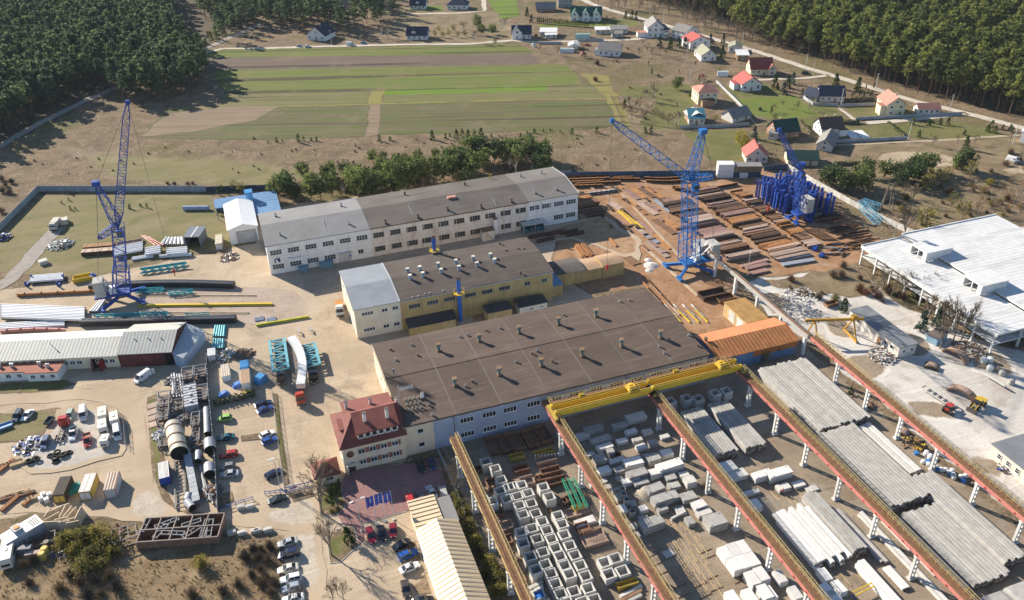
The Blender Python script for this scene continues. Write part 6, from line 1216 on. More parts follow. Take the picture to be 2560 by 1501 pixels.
beams('pale concrete slab beam in the flat stack beside the middle stack', 'beams of the flat stack', 134.2, 138.0, 109, 127.2, 2, 2, CONCL, .5); beams('grey beam in the low stack beyond the end stack', 'beams at the edge', 121.5, 134, 64, 75.4, 2, 2, CONCD)
# solid white wrapped blocks
bm_ = MB(); bm_.box(-1.05,-1.75,.12,1.05,1.75,2.0).box(-1.0,-1.7,2.0,1.0,1.7,2.06); bm_.box(-.9,-1.6,0,-.7,1.6,.12).box(.7,-1.6,0,.9,1.6,.12); BLK = bm_.mesh('white_block', [CONCW])
for x, y in ((2100,1010),(2185,975),(2275,950),(2185,1120),(2275,1095),(2365,1070),(2365,1255),(2455,1215),(2175,1450),(2340,1430),(2490,1390)): p = q(32,x,y,2.0); single('white_block', BLK, (p.x,p.y,0), G7.uniform(-.03,.03), 'white wrapped block on the sunlit concrete floor between runways', 'block', 'white wrapped blocks')
for x, y in ((20,1400),(120,1240),(270,1400),(560,1220),(590,1370),(700,1340),(660,1440)): p = q(33,x,y,1.6); single('white_block', BLK, (p.x,p.y,0), G7.uniform(-.05,.05), 'white block near the loose white beams', 'block', 'white blocks near beams', (.9,.9,.8))
# slab stacks: each slab its own
def slabs(label, rc, x, y, w, l, n, th=.28, rz=0, m=None, z=None, grp='flat concrete slab stacks'):
    z = z if z is not None else n*(th+.08); p = q(rc,x,y,z); me = MB().box(-w/2,-l/2,0,w/2,l/2,th).box(-w*.4,-l*.4,th,-w*.34,-l*.36,th+.12).box(w*.34,l*.36,th,w*.4,l*.4,th+.12).mesh('concrete_slab', [m or G7.choice((CONCL,CONCD,CONCW))])
    sh = 'long' if w > 1.9*l else 'squarish'
    for k in range(n): single('concrete_slab', me, (p.x+G7.uniform(-.08,.08), p.y+G7.uniform(-.08,.08), .08+k*(th+.08)), rz+G7.uniform(-.03,.03), label.replace('concrete slab', sh+' slab, '+('top' if k == n-1 else 'lower layer')+' of a %d-high stack' % n), 'concrete slab', grp)
k_ = 0
for rc, x, y, w, l, n in ((32,1190,110,4.6,2.6,5),(32,1390,70,3.4,2.4,5),(32,1550,140,6.6,2.4,6),(32,1520,20,3,2,4),(32,1230,220,5.0,2.2,6),(32,1410,210,3.2,2.0,5),(32,1170,290,4.4,1.6,4),(32,1270,310,3.6,1.6,4),(32,900,195,3.4,2.0,4),(32,1560,260,2.6,1.8,4),(32,1690,235,2.4,1.5,3),(32,1750,290,2.6,2.4,5),(32,1590,345,2.8,1.8,3),(32,1470,470,4.6,2.4,5),(32,1580,440,2.6,2.4,4),(32,1730,450,3.6,2.4,4),(32,1070,575,2.4,2.2,4),(32,1840,530,3.2,2.2,4),(32,1370,700,5.4,2.6,6),(32,1180,750,2.0,1.8,4),(32,2000,680,4.4,3.4,6),(32,1890,610,3.6,1.6,3),(32,1040,380,2.8,.8,3),(32,1290,570,2,1.6,3),
     (22,1220,1140,5.4,2.2,5),(22,800,1260,5.2,2.0,4),(22,870,1370,5.4,2.0,3),(22,1060,1230,4,1.6,4),(22,1080,1380,2.8,1.4,3),(22,1330,1290,2.6,1.6,3),(22,910,1440,4.2,1.8,3),(22,1390,1400,2.4,1.6,4),(22,1270,1440,2.6,1.6,3),(22,1500,1340,2.4,1.4,2),(22,1170,1290,3,1.6,3),(22,700,1330,3.4,2,3)):
    slabs('concrete slab in the jumble between two red runways', rc, x, y, w, l, n, rz=G7.uniform(-.06,.06))
SL0 = [o for o in COL.objects if o.name.startswith('concrete_slab')]
for rc, x, y, w, l, n in ((32,2110,160,4.4,3.2,5),(32,2210,230,4.6,2.6,4),(32,2460,230,4.8,2.0,5),(33,110,210,6.0,2.4,6),(33,150,360,3.2,1.8,3),(33,300,330,3.0,1.8,2),(33,430,380,3,1.6,1),(32,2330,420,5.2,1.2,2),(32,2370,530,3.4,2.6,5)):
    slabs('pale concrete slab by the half-sunlit beams', rc, x, y, w, l, n, m=CONCW if n > 3 else CONCL, grp='pale slab stacks')
occ = []
for i in range(400):
    x, y = G7.uniform(63.5,85), G7.uniform(114,151); w, l = G7.uniform(1.6,4.6), G7.uniform(1.2,2.6)
    if len(occ) > 42 or any(abs(x-a) < (w+c)/2+.3 and abs(y-b_) < (l+d)/2+.3 for a, b_, c, d in occ) or any(abs(o.location.x-x) < w/2+2.2 and abs(o.location.y-y) < l/2+1.2 for o in SL0): continue
    occ.append((x,y,w,l)); me = MB().box(-w/2,-l/2,0,w/2,l/2,.5).box(-w*.45,-l*.4,.5,-w*.3,l*.4,.58).mesh('concrete_slab', [G7.choice((CONCL,CONCD,CONCD))]); r_ = G7.uniform(-.15,.15)
    for k in range(G7.choice((1,2,3))): single('concrete_slab', me, (x,y,.05+k*.6), r_, 'thick grey slab filling gaps between the jumbled flat stacks', 'concrete slab', 'gap-filling slabs')
p = q(32,1540,1015,.2); tag(MB().box(-1.2,-.9,.05,1.2,.9,.2).box(-.9,-.92,.2,-.7,.92,.26).box(.5,-.92,.2,.7,.92,.26).build('concrete_slab', CONCL, None, (p.x,p.y,0), .1), 'lone small slab with lifting straps on the empty concrete floor', 'concrete slab')
p = q(32,1635,640,.6); tag(MB().box(-2,-.2,.05,2,.2,.75).box(-2.1,-.3,0,-1.7,.3,.05).box(1.7,-.3,0,2.1,.3,.05).build('concrete_beam', CONCL, None, (p.x,p.y,0), .2), 'short concrete beam lying on bearers at the empty floor edge', 'concrete beam')
p = q(32,1330,430); c = MB()
for i in range(10):
    r0, r1 = 3.0*(1-i/10)**.8, 3.0*(1-(i+1)/10)**.8; c.tube((0,0,i*.19),(0,0,(i+1)*.19),r0,18,0,max(.05,r1),caps=False)
tag(c.build('gravel_heap', mat('gravel',(.40,.35,.28),.95,.25,3,bmp=.6), None, (p.x,p.y,0)), 'conical gravel heap among the concrete slabs', 'gravel heap', kind=None)
RINGM = MB(); n = 16
for i in range(n):
    a, b_ = 2*math.pi*i/n, 2*math.pi*(i+1)/n; C1, S1, C2, S2 = math.cos(a), math.sin(a), math.cos(b_), math.sin(b_)
    RINGM.add([(C1,S1,0),(C2,S2,0),(C2,S2,1.5),(C1,S1,1.5),(.82*C1,.82*S1,0),(.82*C2,.82*S2,0),(.82*C2,.82*S2,1.5),(.82*C1,.82*S1,1.5)],[(0,1,2,3),(5,4,7,6),(3,2,6,7)])
RINGM = RINGM.mesh('concrete_ring', [CONCD])
for x, y in ((1085,400),(1095,450),(1125,505),(1180,620)): p = q(32,x,y,1); single('concrete_ring', RINGM, (p.x,p.y,0), 0, 'round concrete pipe ring in the dark corner beside the gravel heap', 'pipe ring', 'concrete pipe rings', (.75,.75,1.2))
p = q(32,430,580); single('steel_ring', RINGM, (p.x,p.y,0), 0, 'large rusty steel ring lying beside the concrete boxes', 'ring', None, (1.7,1.7,.35)).data = RINGM.copy(); bpy.data.objects['steel_ring'].data.materials[0] = SHUT
p = q(32,250,300); o = single('steel_ring', RINGM.copy(), (p.x,p.y,0), 0, 'small rusty steel drum ring between rusty moulds', 'ring', None, (.65,.65,.6)); o.data.materials[0] = SHUT
# timber battens on the empty floor
bt = MB().box(-.07,-2.6,0,.07,2.6,.1).mesh('timber_batten', [TIMB]); bt2 = MB().box(-1.6,-.06,0,1.6,.06,.09).mesh('timber_batten', [RUSTB])
for i, (x, y) in enumerate([(1490+j*62+(r*58), 640+r*150+j*22+(j%2)*35) for r in range(5) for j in range(6)]): p = q(32,x,y); single('timber_batten', bt, (p.x,p.y,.05), .02*(i%3-1), 'pale timber batten laid on the empty concrete floor', 'timber', 'timber battens on the floor', (1,G7.uniform(.5,1.4),1))
for x, y in ((1900,1000),(1940,1055),(1960,1260),(1850,1330),(2010,1370),(1900,1440),(2250,1290),(2300,1350),(2150,1460),(1680,1440),(1650,1340),(1470,1220),(1410,1130),(1390,1035)): p = q(32,x,y); single('timber_batten', bt2, (p.x,p.y,.05), .12, 'dark batten scattered on the concrete floor near white blocks', 'timber', 'dark battens on the floor')
for x, y in ((60,450),(120,500),(200,490),(300,430),(270,510),(780,600),(840,620),(760,1270),(880,1210)): p = q(33,x,y); single('timber_batten', bt, (p.x,p.y,.05), .0, 'timber batten lying between the white beams', 'timber', 'battens between beams', (1,.7,1))
# rusty moulds in the first bay
def mould(label, rc, x, y, w, l, h, m, ribs=6, rz=0, frame=None):
    p = q(rc,x,y,h*.5); t = thing('steel_mould', label, 'mould', (p.x,p.y,0), rz); MB().box(-w/2,-l/2,0,w/2,l/2,h*.35).build('base', m, t)
    for s in (-1,1): MB().box(-w/2,s*l/2-.1,h*.352,w/2,s*l/2+.1,h).build('side_panel', m, t); MB().box(s*(w/2-.12)-.1,-l/2+.11,h*.352,s*(w/2-.12)+.1,l/2-.11,h*.8).build('end_panel', m, t)
    for i in range(ribs): MB().box(-w/2+w*(i+.5)/ribs-.06,-l/2-.16,.1,-w/2+w*(i+.5)/ribs+.06,-l/2-.105,h*1.05).build('rib', frame or m, t)
    return t
DULY = MATS['dull_yellow']
for i, (rc, x, y, w, l, h) in enumerate(((22,40,1400,3.2,6,1.6),(22,180,1370,3.2,6,1.6),(22,310,1330,3.2,6,1.6),(21,2440,1420,2.6,6,1.5),(21,2330,1440,2.6,5.5,1.4))): mould('dark rusty mould in the shaded row under the blue hall wall', rc, x, y, w, l, h, SHUT)['group'] = 'shaded moulds'
for rc, x, y, m, w, l, lab in ((32,50,70,DULY,3.6,1.6,'yellow-ribbed mould behind the concrete boxes'),(32,310,30,DULY,5,1.4,'long yellow mould nearest the shaded rows'),(32,330,100,SHUTP,5.2,1.8,'pinkish mould with white upright pegs'),(32,90,190,SHUT,3.6,1.8,'rusty mould at the box row start'),(32,380,210,SHUT,5,1.8,'rusty bar-filled mould below the pegged one'),(32,440,310,SHUT,5,2,'rusty mould beside the small ring'),(32,620,470,SHUT,4.6,1.6,'rusty mould under the green racks'),(31,2160,200,SHUT,3,1.4,'dark mould between the straw runway and first boxes'),(31,2350,620,SHUT,3.6,2.6,'rust-orange mould pile beside the straw runway'),(31,2440,760,SHUTP,4,2.4,'grey mould beside the straw runway column'),(31,2440,900,SHUT,3.6,2.4,'low rusty mould below the grey one'),(32,1130,1320,DULY,4.6,1.4,'yellow-brown beam mould in the row of bars')):
    mould(lab, rc, x, y, w, l, 1.2, m, 7)
for i in range(8): p = q(32,230+i*32,70-i*3,1.2); tag(MB().box(-.09,-.09,0,.09,.09,.5).box(-.14,-.14,.5,.14,.14,.58).build('white_peg', WHITEM, None, (p.x,p.y,1.15)), 'white peg standing on the pinkish mould', 'peg', 'pegs on the pinkish mould')
t = mould('pinkish mould with mesh basket beside the white box group', 32, 800, 870, 5.6, 4.0, 1.0, SHUTP, 6)
for i in range(7): MB().bar((-1.8+i*.6,-1.4,1),(-1.8+i*.6,-1.4,2.4),.08).bar((-1.8+i*.6,1.2,1),(-1.8+i*.6,1.2,2.6),.08).build('upright', SHUTP, t)
for z in (1.5,2.0,2.4): MB().bar((-1.8,-1.4,z),(1.8,-1.4,z),.06).bar((-1.8,1.2,z),(1.8,1.2,z),.06).build('mesh_bar', SHUT, t)
p = q(32,670,560,.8); tag(MB().box(-2,-1.6,0,2,1.6,.35).box(-1.6,-1.2,.35,1.6,1.2,.45).build('form_plate', SHUTP, None, (p.x,p.y,0), .05), 'flat pinkish form plate under the yellow grid', 'form plate'); p = q(32,720,690,.8); tag(MB().box(-2.4,-1.1,0,2.4,1.1,.5).box(-2.2,-.9,.5,2.2,.9,.62).build('form_plate', mat('white_plate',(.62,.58,.54),.7,.15,stain=(.4,.2,.1)), None, (p.x,p.y,0), .05), 'white plate streaked with rust in front of the green racks', 'form plate')
gr = MB(); p = q(32,660,555,1)
for i in range(6): gr.bar((-1.5+i*.6,-.9,.9),(-1.5+i*.6,.9,.9),.1).bar((-1.5,-.9+i*.36,.95),(1.5,-.9+i*.36,.95),.08)
tag(gr.build('reinforcement_grid', YEL, None, (p.x,p.y,0)), 'yellow steel grid at the foot of the green racks', 'grid')
GRN_ = paint('rack_green',(.05,.28,.17))
for i in range(3):
    p0, p1 = q(32,500+i*50,290-i*6,1.4), q(32,620+i*60,570-i*4,1.4); tag(MB().lattice((0,0,0), p1-p0, .5, .5, 8, .05, up=(0,0,1)).build('green_rack', GRN_, None, tuple(p0)), 'long green lattice rack lying on the rusty moulds', 'rack', 'green racks')
for i in range(3): p = q(32,1180,1400+i*45,.6); tag(MB().extr([(-.35,0),(.35,0),(.35,.6),(-.35,.6)], 5.4).build('concrete_beam', (CONCL, RUSTC, CONCD)[i], None, (p.x-2.7,p.y,0), .18), ('pale bar in the row below the box group','rusty bar in the row below the box group','grey bar in the row below the box group')[i], 'beam')
for i, (x, y, l) in enumerate(((200,1340,5),(200,1390,5))): p = q(32,x,y,1); tag(MB().box(-l/2,-.4,0,l/2,.4,.9).build('concrete_beam', CONCL, None, (p.x,p.y,.1), .2), 'pale kerb beam beside the blue-lined tank', 'concrete beam', 'kerb beams by the tank')
for i, (x, y) in enumerate(((38.5,140),(42,141),(46,139.5),(50,139),(54,139),(39,134),(38.6,129),(38.4,118),(38.6,113),(38.8,108),(56,126),(56.5,121),(56.8,130),(57,107),(56.5,95),(38.5,99),(39,94))):
    pp_ = proj(x, y); t = mould('rusty steel mould packed along the concrete box rows', 0, pp_[0]*3.9375, pp_[1]*3.9375, G7.uniform(2.4,3.6), G7.uniform(1.6,3.4), G7.uniform(.7,1.5), G7.choice((SHUT,SHUT,SHUTP,RUSTB)), 4); t['group'] = 'moulds packed along the box rows'
# yellow spreader frame, dark stands
t = thing('spreader_frame', 'yellow lifting spreader on blue trestles among white beams', 'spreader', tuple(q(33,980,1390)))
p0, p1 = q(33,860,1430,1.4), q(33,1100,1310,1.4); part(t, 'bar', MB().bar(p0, p1, .22), YEL); part(t, 'bar', MB().bar(p0+Vector((0,.8,0)), p1+Vector((0,.8,0)), .22), YEL)
for p in (p0, p1): part(t, 'trestle', MB().bar((p.x,p.y-.3,0),(p.x,p.y+.3,1.3),.12).bar((p.x,p.y+1,0),(p.x,p.y+.3,1.3),.12), BLUE)
# white big bags along the last runway
bg_ = MB(); bg_.tube((0,0,0),(0,0,.25),.42,10,0,.55).tube((0,0,.25),(0,0,.8),.55,10,0,.52).tube((0,0,.8),(0,0,.98),.52,10,0,.3); BAG = bg_.mesh('big_bag', [WHITEM]); bb = MB(); bb.tube((0,0,0),(0,0,.7),.5,10,0,.55).tube((0,0,.7),(0,0,.75),.3,8); BAGB = bb.mesh('big_bag', [paint('bag_blue',(.05,.22,.55))])
for i in range(30): p = q(33,1480+i*14+G7.uniform(-50,60),40+i*9+G7.uniform(-40,40)); single('big_bag', BAG if i%7 else BAGB, (p.x,p.y,0), i, 'white bulk sack in the heap under the last red runway' if i%7 else 'blue bulk sack in the heap under the last red runway', 'sack', 'heap of bulk sacks', (1.05,1.05,1))
for i in range(16): p = q(23,1260+i*27+G7.uniform(-15,15),1045+i*24+G7.uniform(-12,12)); single('big_bag', BAG, (p.x,p.y,0), i, 'white bulk sack in the line beyond the last red runway', 'sack', 'line of bulk sacks', (1,1,.9))
# ================================================================ rust yard
RU = [mat('rust_mauve',(.33,.20,.165),.75,.2,1,stain=(.22,.12,.09),rnd=.2), mat('rust_dark',(.085,.048,.032),.85,.25,1,rnd=.3), mat('rust_orange',(.40,.185,.07),.8,.2,1,stain=(.25,.11,.05),rnd=.2), mat('rust_pale',(.42,.30,.235),.75,.15,1,rnd=.15), mat('primer_grey',(.30,.32,.36),.6,.12,1,rnd=.15), mat('rust_mid',(.21,.115,.065),.85,.25,1,rnd=.25)]
RN = ('mauve-brown','dark brown','orange rusty','pale rusty','grey primed','mid-brown rusty')
def ibeam(L, w, h, m):
    mb = MB(); mb.extr([(-w/2,0),(w/2,0),(w/2,.05),(.04,.08),(.04,h-.08),(w/2,h-.05),(w/2,h),(-w/2,h),(-w/2,h-.05),(-.04,h-.08),(-.04,.08),(-w/2,.05)], L); mb.xf(Matrix.Translation((-L/2,0,0))); return mb.mesh('steel_beam', [m])
IB = {(k, w, h): ibeam(12, w, h, RU[k]) for k in range(6) for w, h in ((.45,.8),(.8,1.1),(.3,.45))}
def beamcol(x0, x1, y0, y1, label, group, pal):
    y = y0; n = 0
    while y < y1:
        k = G7.choice(pal); run = G7.randint(2, 5); w, h = G7.choice(((.45,.8),(.8,1.1),(.3,.45),(.45,.8))); lay = G7.choice((1,1,2)); L = G7.uniform(.8,1.04)*(x1-x0)
        for i in range(run):
            for ly in range(lay): single('steel_beam', IB[(k,w,h)], ((x0+x1)/2+G7.uniform(-.5,.5), y, .12+ly*(h+.03)), G7.uniform(-.015,.015), RN[k]+' steel beam '+label, 'steel beam', group, (L/12,1,1))
            y += w+G7.uniform(.03,.16)
            if y > y1: break
        y += G7.uniform(.15,.9); n += 1
beamcol(150.4, 162.6, 214, 262, 'in the bay row next to the crane track', 'beams next to the crane track', (0,1,5,1,3,0,5)); beamcol(165.6, 178.6, 208, 268, 'in the bay row before the blue columns', 'beams before the blue columns', (0,1,5,1,2,0,3,5))
for i in range(34): p = P(VG.uniform(1480,1760), VG.uniform(455,640)); single('steel_section', IB[(VG.choice((2,5,0,1)),.8,1.1)], (p.x,p.y,-.9+.35), VG.choice((1.57,1.5,1.62,0)), 'flat rusty section in the scatter around the crane track', 'steel beam', 'scatter around the crane track', (VG.uniform(.2,.6),1.4,1))
beamcol(181.0, 186.5, 212, 262, 'in the short row at the foot of the blue columns', 'short row by the blue columns', (2,5,1,3,2)); beamcol(119, 128, 262, 284, 'in the row by the white hall corner', 'row by the white hall corner', (5,2,1,1))
# plates lying lengthwise
def plate(rc, a, b, w, k, label, th=.18):
    A, B = q(rc,*a), q(rc,*b); d = B-A; tag(MB().box(0,-w/2,0,d.length,w/2,th).box(.4,-w/2-.01,th,.6,w/2+.01,th+.05).box(d.length*.6,-w/2-.01,th,d.length*.6+.2,w/2+.01,th+.05).build('steel_plate', RU[k] if isinstance(k, int) else k, None, (A.x,A.y,.12), ang(A,B)), label, 'steel plate', 'plates laid out by the crane track')
YPL = mat('yellow_plate',(.70,.47,.04),.6,.2,1)
for i, (a, b, w, k) in enumerate((((1110,390),(1250,490),2.4,0),((1170,380),(1310,480),2.0,2),((1260,380),(1400,470),2.2,5),((1330,370),(1480,480),2.0,2),((1400,490),(1560,620),1.8,4),((1470,490),(1640,610),2.0,0),((1240,520),(1420,640),2.4,3),((1170,530),(1320,640),1.6,2),((1310,520),(1450,600),1.6,0),((1080,580),(1230,700),1.6,0),((1400,690),(1600,830),2.6,5),((1480,670),(1640,790),2.4,2),((1300,830),(1440,920),2.0,4),((1380,830),(1560,980),1.6,2),((1330,900),(1530,1060),2.2,3),((1210,760),(1330,850),2.2,3),((960,520),(1080,590),3.0,3),((1540,480),(1650,560),1.6,0),((1130,1060),(1230,1130),3.4,5),((1230,690),(1390,830),1.4,0))):
    plate(12, a, b, w, k, RN[k]+' steel plate laid out along the crane track')
plate(12,(1045,600),(1250,790),1.1,YPL,'bright yellow steel plate in the pair beside the crane track'); plate(12,(1085,590),(1285,780),1.1,YPL,'bright yellow steel plate in the pair beside the crane track')
for rc, a, b, w, k in ((13,(60,1030),(330,980),2.2,4),(13,(100,1090),(410,1030),2.2,4),(13,(140,1140),(450,1090),2.0,4),(13,(0,1000),(300,930),1.6,3),(13,(0,960),(220,905),1.4,2),(12,(2300,1180),(2516,1130),2.0,0),(12,(2340,1230),(2516,1190),2.0,0),(12,(2250,1160),(2516,1090),1.4,0)): plate(rc, a, b, w, k, RN[k]+' plate in the stack at the concrete runway end', .5)
# long girders along the fence
def girder(label, rc, a, b, h, m, m2, n=5, sag=0, w=.5, group=None):
    A, B = q(rc,*a), q(rc,*b); L = (B-A).length; t = thing('steel_girder', label, 'girder', tuple(A), ang(A,B), group); bd = MB(); tf = MB(); k = 10
    for i in range(k):
        x0, x1 = L*i/k, L*(i+1)/k; y0, y1 = sag*math.sin(math.pi*i/k), sag*math.sin(math.pi*(i+1)/k); bd.bar((x0,y0,h/2+.15),(x1,y1,h/2+.15),.12,h); tf.bar((x0,y0,h+.18),(x1,y1,h+.18),w,.08).bar((x0,y0,.15),(x1,y1,.15),w,.08)
    bd.build('web', m, t); tf.build('flange', m2, t)
    for i in range(n): MB().box(L*(i+.5)/n-.06,-w*.6+sag*math.sin(math.pi*(i+.5)/n),.1,L*(i+.5)/n+.06,w*.6+sag*math.sin(math.pi*(i+.5)/n),h+.5).build('stiffener', m2, t)
ORB = RU[2]; DKB = RU[1]
for i, (a, b, s) in enumerate((((540,285),(960,270),0),((560,310),(965,295),0),((590,335),(900,322),0),((620,355),(1070,330),0),((610,375),(900,365),0),((1000,290),(1200,285),0),((1300,290),(1680,285),-1.2),((1320,320),(1720,315),-1),((1580,380),(1960,385),-1.5),((1600,400),(2220,345),-2),((1690,420),(2000,400),0),((1770,300),(2010,270),-1),((980,305),(1260,305),0))):
    girder('long rusty girder with orange upper edge along the blue fence', 12, a, b, 1.0, DKB, ORB, 5, s, group='long girders along the fence')
p = q(12,880,430); girder('silver pipe rack girder beside the white hall corner', 12, (745,445), (1020,410), .8, GRIM, ZINC, 6)
# bars in the shadow of the blue columns + loose stacks
for i in range(46):
    p = q(13,520+i*9.5+G7.uniform(-40,60),600+i*7+G7.uniform(-30,60)); single('steel_bar', IB[(G7.choice((1,5,1)),.3,.45)], (p.x,p.y,.1+.4*(i%2)), G7.uniform(-.08,.08), 'thin dark rusty bar in the long rows beside the precast fence', 'steel beam', 'bars beside the precast fence', (.75,1,1))
for i in range(12): p = q(13,420+i*16,790+i*9); single('steel_bar', IB[(5,.3,.45)], (p.x,p.y,.1), -.35, 'rusty bar in the low heap below the blue columns', 'steel beam', 'bars below the blue columns', (.45,1,1))
for i in range(14): p = q(13,620+(i%5)*40,930+(i//5)*50); single('steel_bar', IB[((2,5,4)[i%3],.3,.45)], (p.x,p.y,.1+.2*(i%2)), G7.uniform(-.6,.6), 'rusty beam in the mixed scrap heap by the grove', 'steel beam', 'mixed scrap heap by the grove', (.4,1,1))
for x, y in ((460,985),(530,1050),(420,940)): p = q(13,x,y); tag(MB().box(-1.2,-.6,0,1.2,.6,.8).box(-1.0,-.8,.3,-.6,.8,1.1).box(.4,-.7,.2,.8,.7,1.2).build('blue_bracket', BLUE, None, (p.x,p.y,0), .5), 'blue steel bracket on the scrap heap', 'bracket', 'blue brackets on scrap')
for i in range(9): a = (600+i*14, 930-(i%3)*6); b = (690+i*14, 1060-(i%3)*8); A, B = q(12,*a), q(12,*b); tag(MB().extr([(-.2,0),(.2,0),(.2,.3),(-.2,.3)], (B-A).length).build('steel_bar', RU[2], None, (A.x,A.y,.1+.3*(i%2)), ang(A,B)), 'orange bar in the bundle behind the tan annex', 'steel bar', 'orange bar bundle')
for i in range(10):
    x, y = (1280+(i%5)*62, 1220+(i//5)*80+(i%5)*70); A, B = q(12,x,y), q(12,x+120,y+130); tag(MB().extr([(-.25,0),(.25,0),(.25,.35),(-.25,.35)], (B-A).length).build('steel_bar', RU[(2,5,0,2,3)[i%5]], None, (A.x,A.y,.1), ang(A,B)), RN[(2,5,0,2,3)[i%5]]+' bar along the track behind the big brown roof', 'steel bar', 'bars along the track')
for i in range(16):
    x, y = 1480+i*22, 20+(i%4)*30; A, B = q(22,x,y), q(22,x+130,y+130); tag(MB().extr([(-.18,0),(.18,0),(.18,.35),(-.18,.35)], (B-A).length*.9).build('steel_bar', (RU[2], WHITEM, RU[3], YPL)[i%4], None, (A.x,A.y,.1), ang(A,B)), ('orange','white','pale rusty','yellow')[i%4]+' bar in the loose bundles by the ochre shed', 'steel bar', 'bundles by the ochre shed')
mould('dark steel trough full of scrap by the concrete runway end', 12, 1980, 1420, 9, 4, 1.6, RU[1], 5); mould('rusty steel frame box behind the ochre shed', 12, 2100, 1460, 6, 3, 1.4, RU[5], 4)
for i, (x, y) in enumerate(((250,860),(420,830),(560,820),(330,900),(620,840))): p = q(12,x,y); tag(MB().box(-3.4,-.5,0,3.4,.5,.9).box(-3.5,-.6,.9,3.5,.6,1.0).build('steel_beam', RU[1], None, (p.x,p.y,.1), .05), 'dark rusty beam in the shade between the white hall and the tan annex', 'steel beam', 'shaded beams')
for x, y, r in ((1340,1085,1.4),(1370,1140,2.6),(1350,1190,1.4)): p = q(12,x,y); c = MB(); c.tube((0,0,0),(0,0,r*.18),r,12,0,r*.6).tube((0,0,r*.18),(0,0,r*.36),r*.6,12,0,.1); tag(c.build('sand_heap', mat('white_grit',(.62,.56,.5),.95,.15,2), None, (p.x,p.y,0)), 'small white grit heap beside the crane track', 'heap', 'grit heaps')
# upright blue columns
bc = MB(); bc.box(-.3,-.3,0,.3,-.22,8).box(-.3,.22,0,.3,.3,8).box(-.06,-.22,0,.06,.22,8); [bc.box(-.34,-.34,z,.34,.34,z+.1) for z in (0,2.7,5.4,8)]; bc.box(-.9,-.08,7.3,.9,.08,7.5).box(.3,-.3,6.2,.8,.3,6.35).box(-.08,-.9,7.6,.08,.9,7.8)
UPB = bc.mesh('steel_column', [BLUE]); UPR = bc.mesh('steel_column', [mat('blue_rust',(.05,.09,.30),.5,.2,1,stain=(.35,.12,.06),samt=.8,ssc=1.5)])
for iy in range(14):
    for ix in range(9):
        x = 188.5+ix*2.0+G7.uniform(-.45,.45); y = 230.5+iy*1.9+G7.uniform(-.4,.4)
        if abs(x-198.5) < 2.6 and y < 234 or x > 207-(iy*.0) or (ix < 2 and iy < 4): continue
        single('steel_column', UPB if G7.random() > .15 else UPR, (x,y,0), G7.choice((0,1.57)), 'upright blue steel column in the dense standing cluster', 'steel column', 'standing blue columns', (1,1,G7.uniform(.85,1.12)))
for x, y in ((170,600),(350,640),(380,600),(410,700),(440,680),(330,610)): p = q(13,x,y); single('steel_column', place('tmp', UPB).data, (p.x,p.y,0), 0, 'short grey column beside the standing blue cluster', 'steel column', 'grey columns', (1,1,.5)); bpy.data.objects.remove(bpy.data.objects['tmp'])
A, B = q(13,900,560), q(13,1080,740); tag(MB().lattice((0,0,1.3), B-A+Vector((0,0,1.3)), 2.2, 2.2, 7, .1, up=(0,0,1)).build('lattice_section', paint('pale_lattice',(.12,.32,.46)), None, tuple(A)), 'pale blue lattice crane section lying by the precast fence', 'lattice section'); A, B = q(13,920,540), q(13,1090,600); tag(MB().lattice((0,0,1.3), B-A+Vector((0,0,1.3)), 2.2, 2.2, 6, .1, up=(0,0,1)).build('lattice_section', MATS['pale_lattice'], None, tuple(A)), 'shorter pale blue lattice section behind the long one', 'lattice section')
# ================================================================ vehicles
TYRE = mat('tyre',(.02,.02,.02),.9,.2); LAMP = mat('headlight',(.7,.7,.66),.2,.05); TAIL = mat('tail_light',(.35,.02,.02),.3,.05)
CP = {}
def cpaint(c):
    if c not in CP: CP[c] = paint('car_paint_%d' % len(CP), c, .25, .6)
    return CP[c]
def wheels(t, xs, tr, r=.32, w=.2):
    for x in xs:
        for s in (-1,1): o = MB().tube((x,s*tr-w/2,r),(x,s*tr+w/2,r),r,14).build('wheel', TYRE, t); MB().tube((x,s*tr-w/2-.01 if s < 0 else s*tr+w/2-.05,r),(x,s*tr-w/2+.05 if s < 0 else s*tr+w/2+.01,r),r*.6,10).build('rim', ZINC, o)
def loft(secs, m=0):     # secs: list of (x, half width bottom, z bottom, half width top, z top)
    mb = MB()
    for a, b in zip(secs, secs[1:]):
        A = [(a[0],-a[1],a[2]),(a[0],a[1],a[2]),(a[0],a[3],a[4]),(a[0],-a[3],a[4])]; B = [(b[0],-b[1],b[2]),(b[0],b[1],b[2]),(b[0],b[3],b[4]),(b[0],-b[3],b[4])]
        mb.add(A+B, [(0,4,5,1),(1,5,6,2),(2,6,7,3),(3,7,4,0)], m, False)
    a, b = secs[0], secs[-1]
    for s in (a, b): mb.add([(s[0],-s[1],s[2]),(s[0],s[1],s[2]),(s[0],s[3],s[4]),(s[0],-s[3],s[4])], [(0,1,2,3)], m)
    return mb
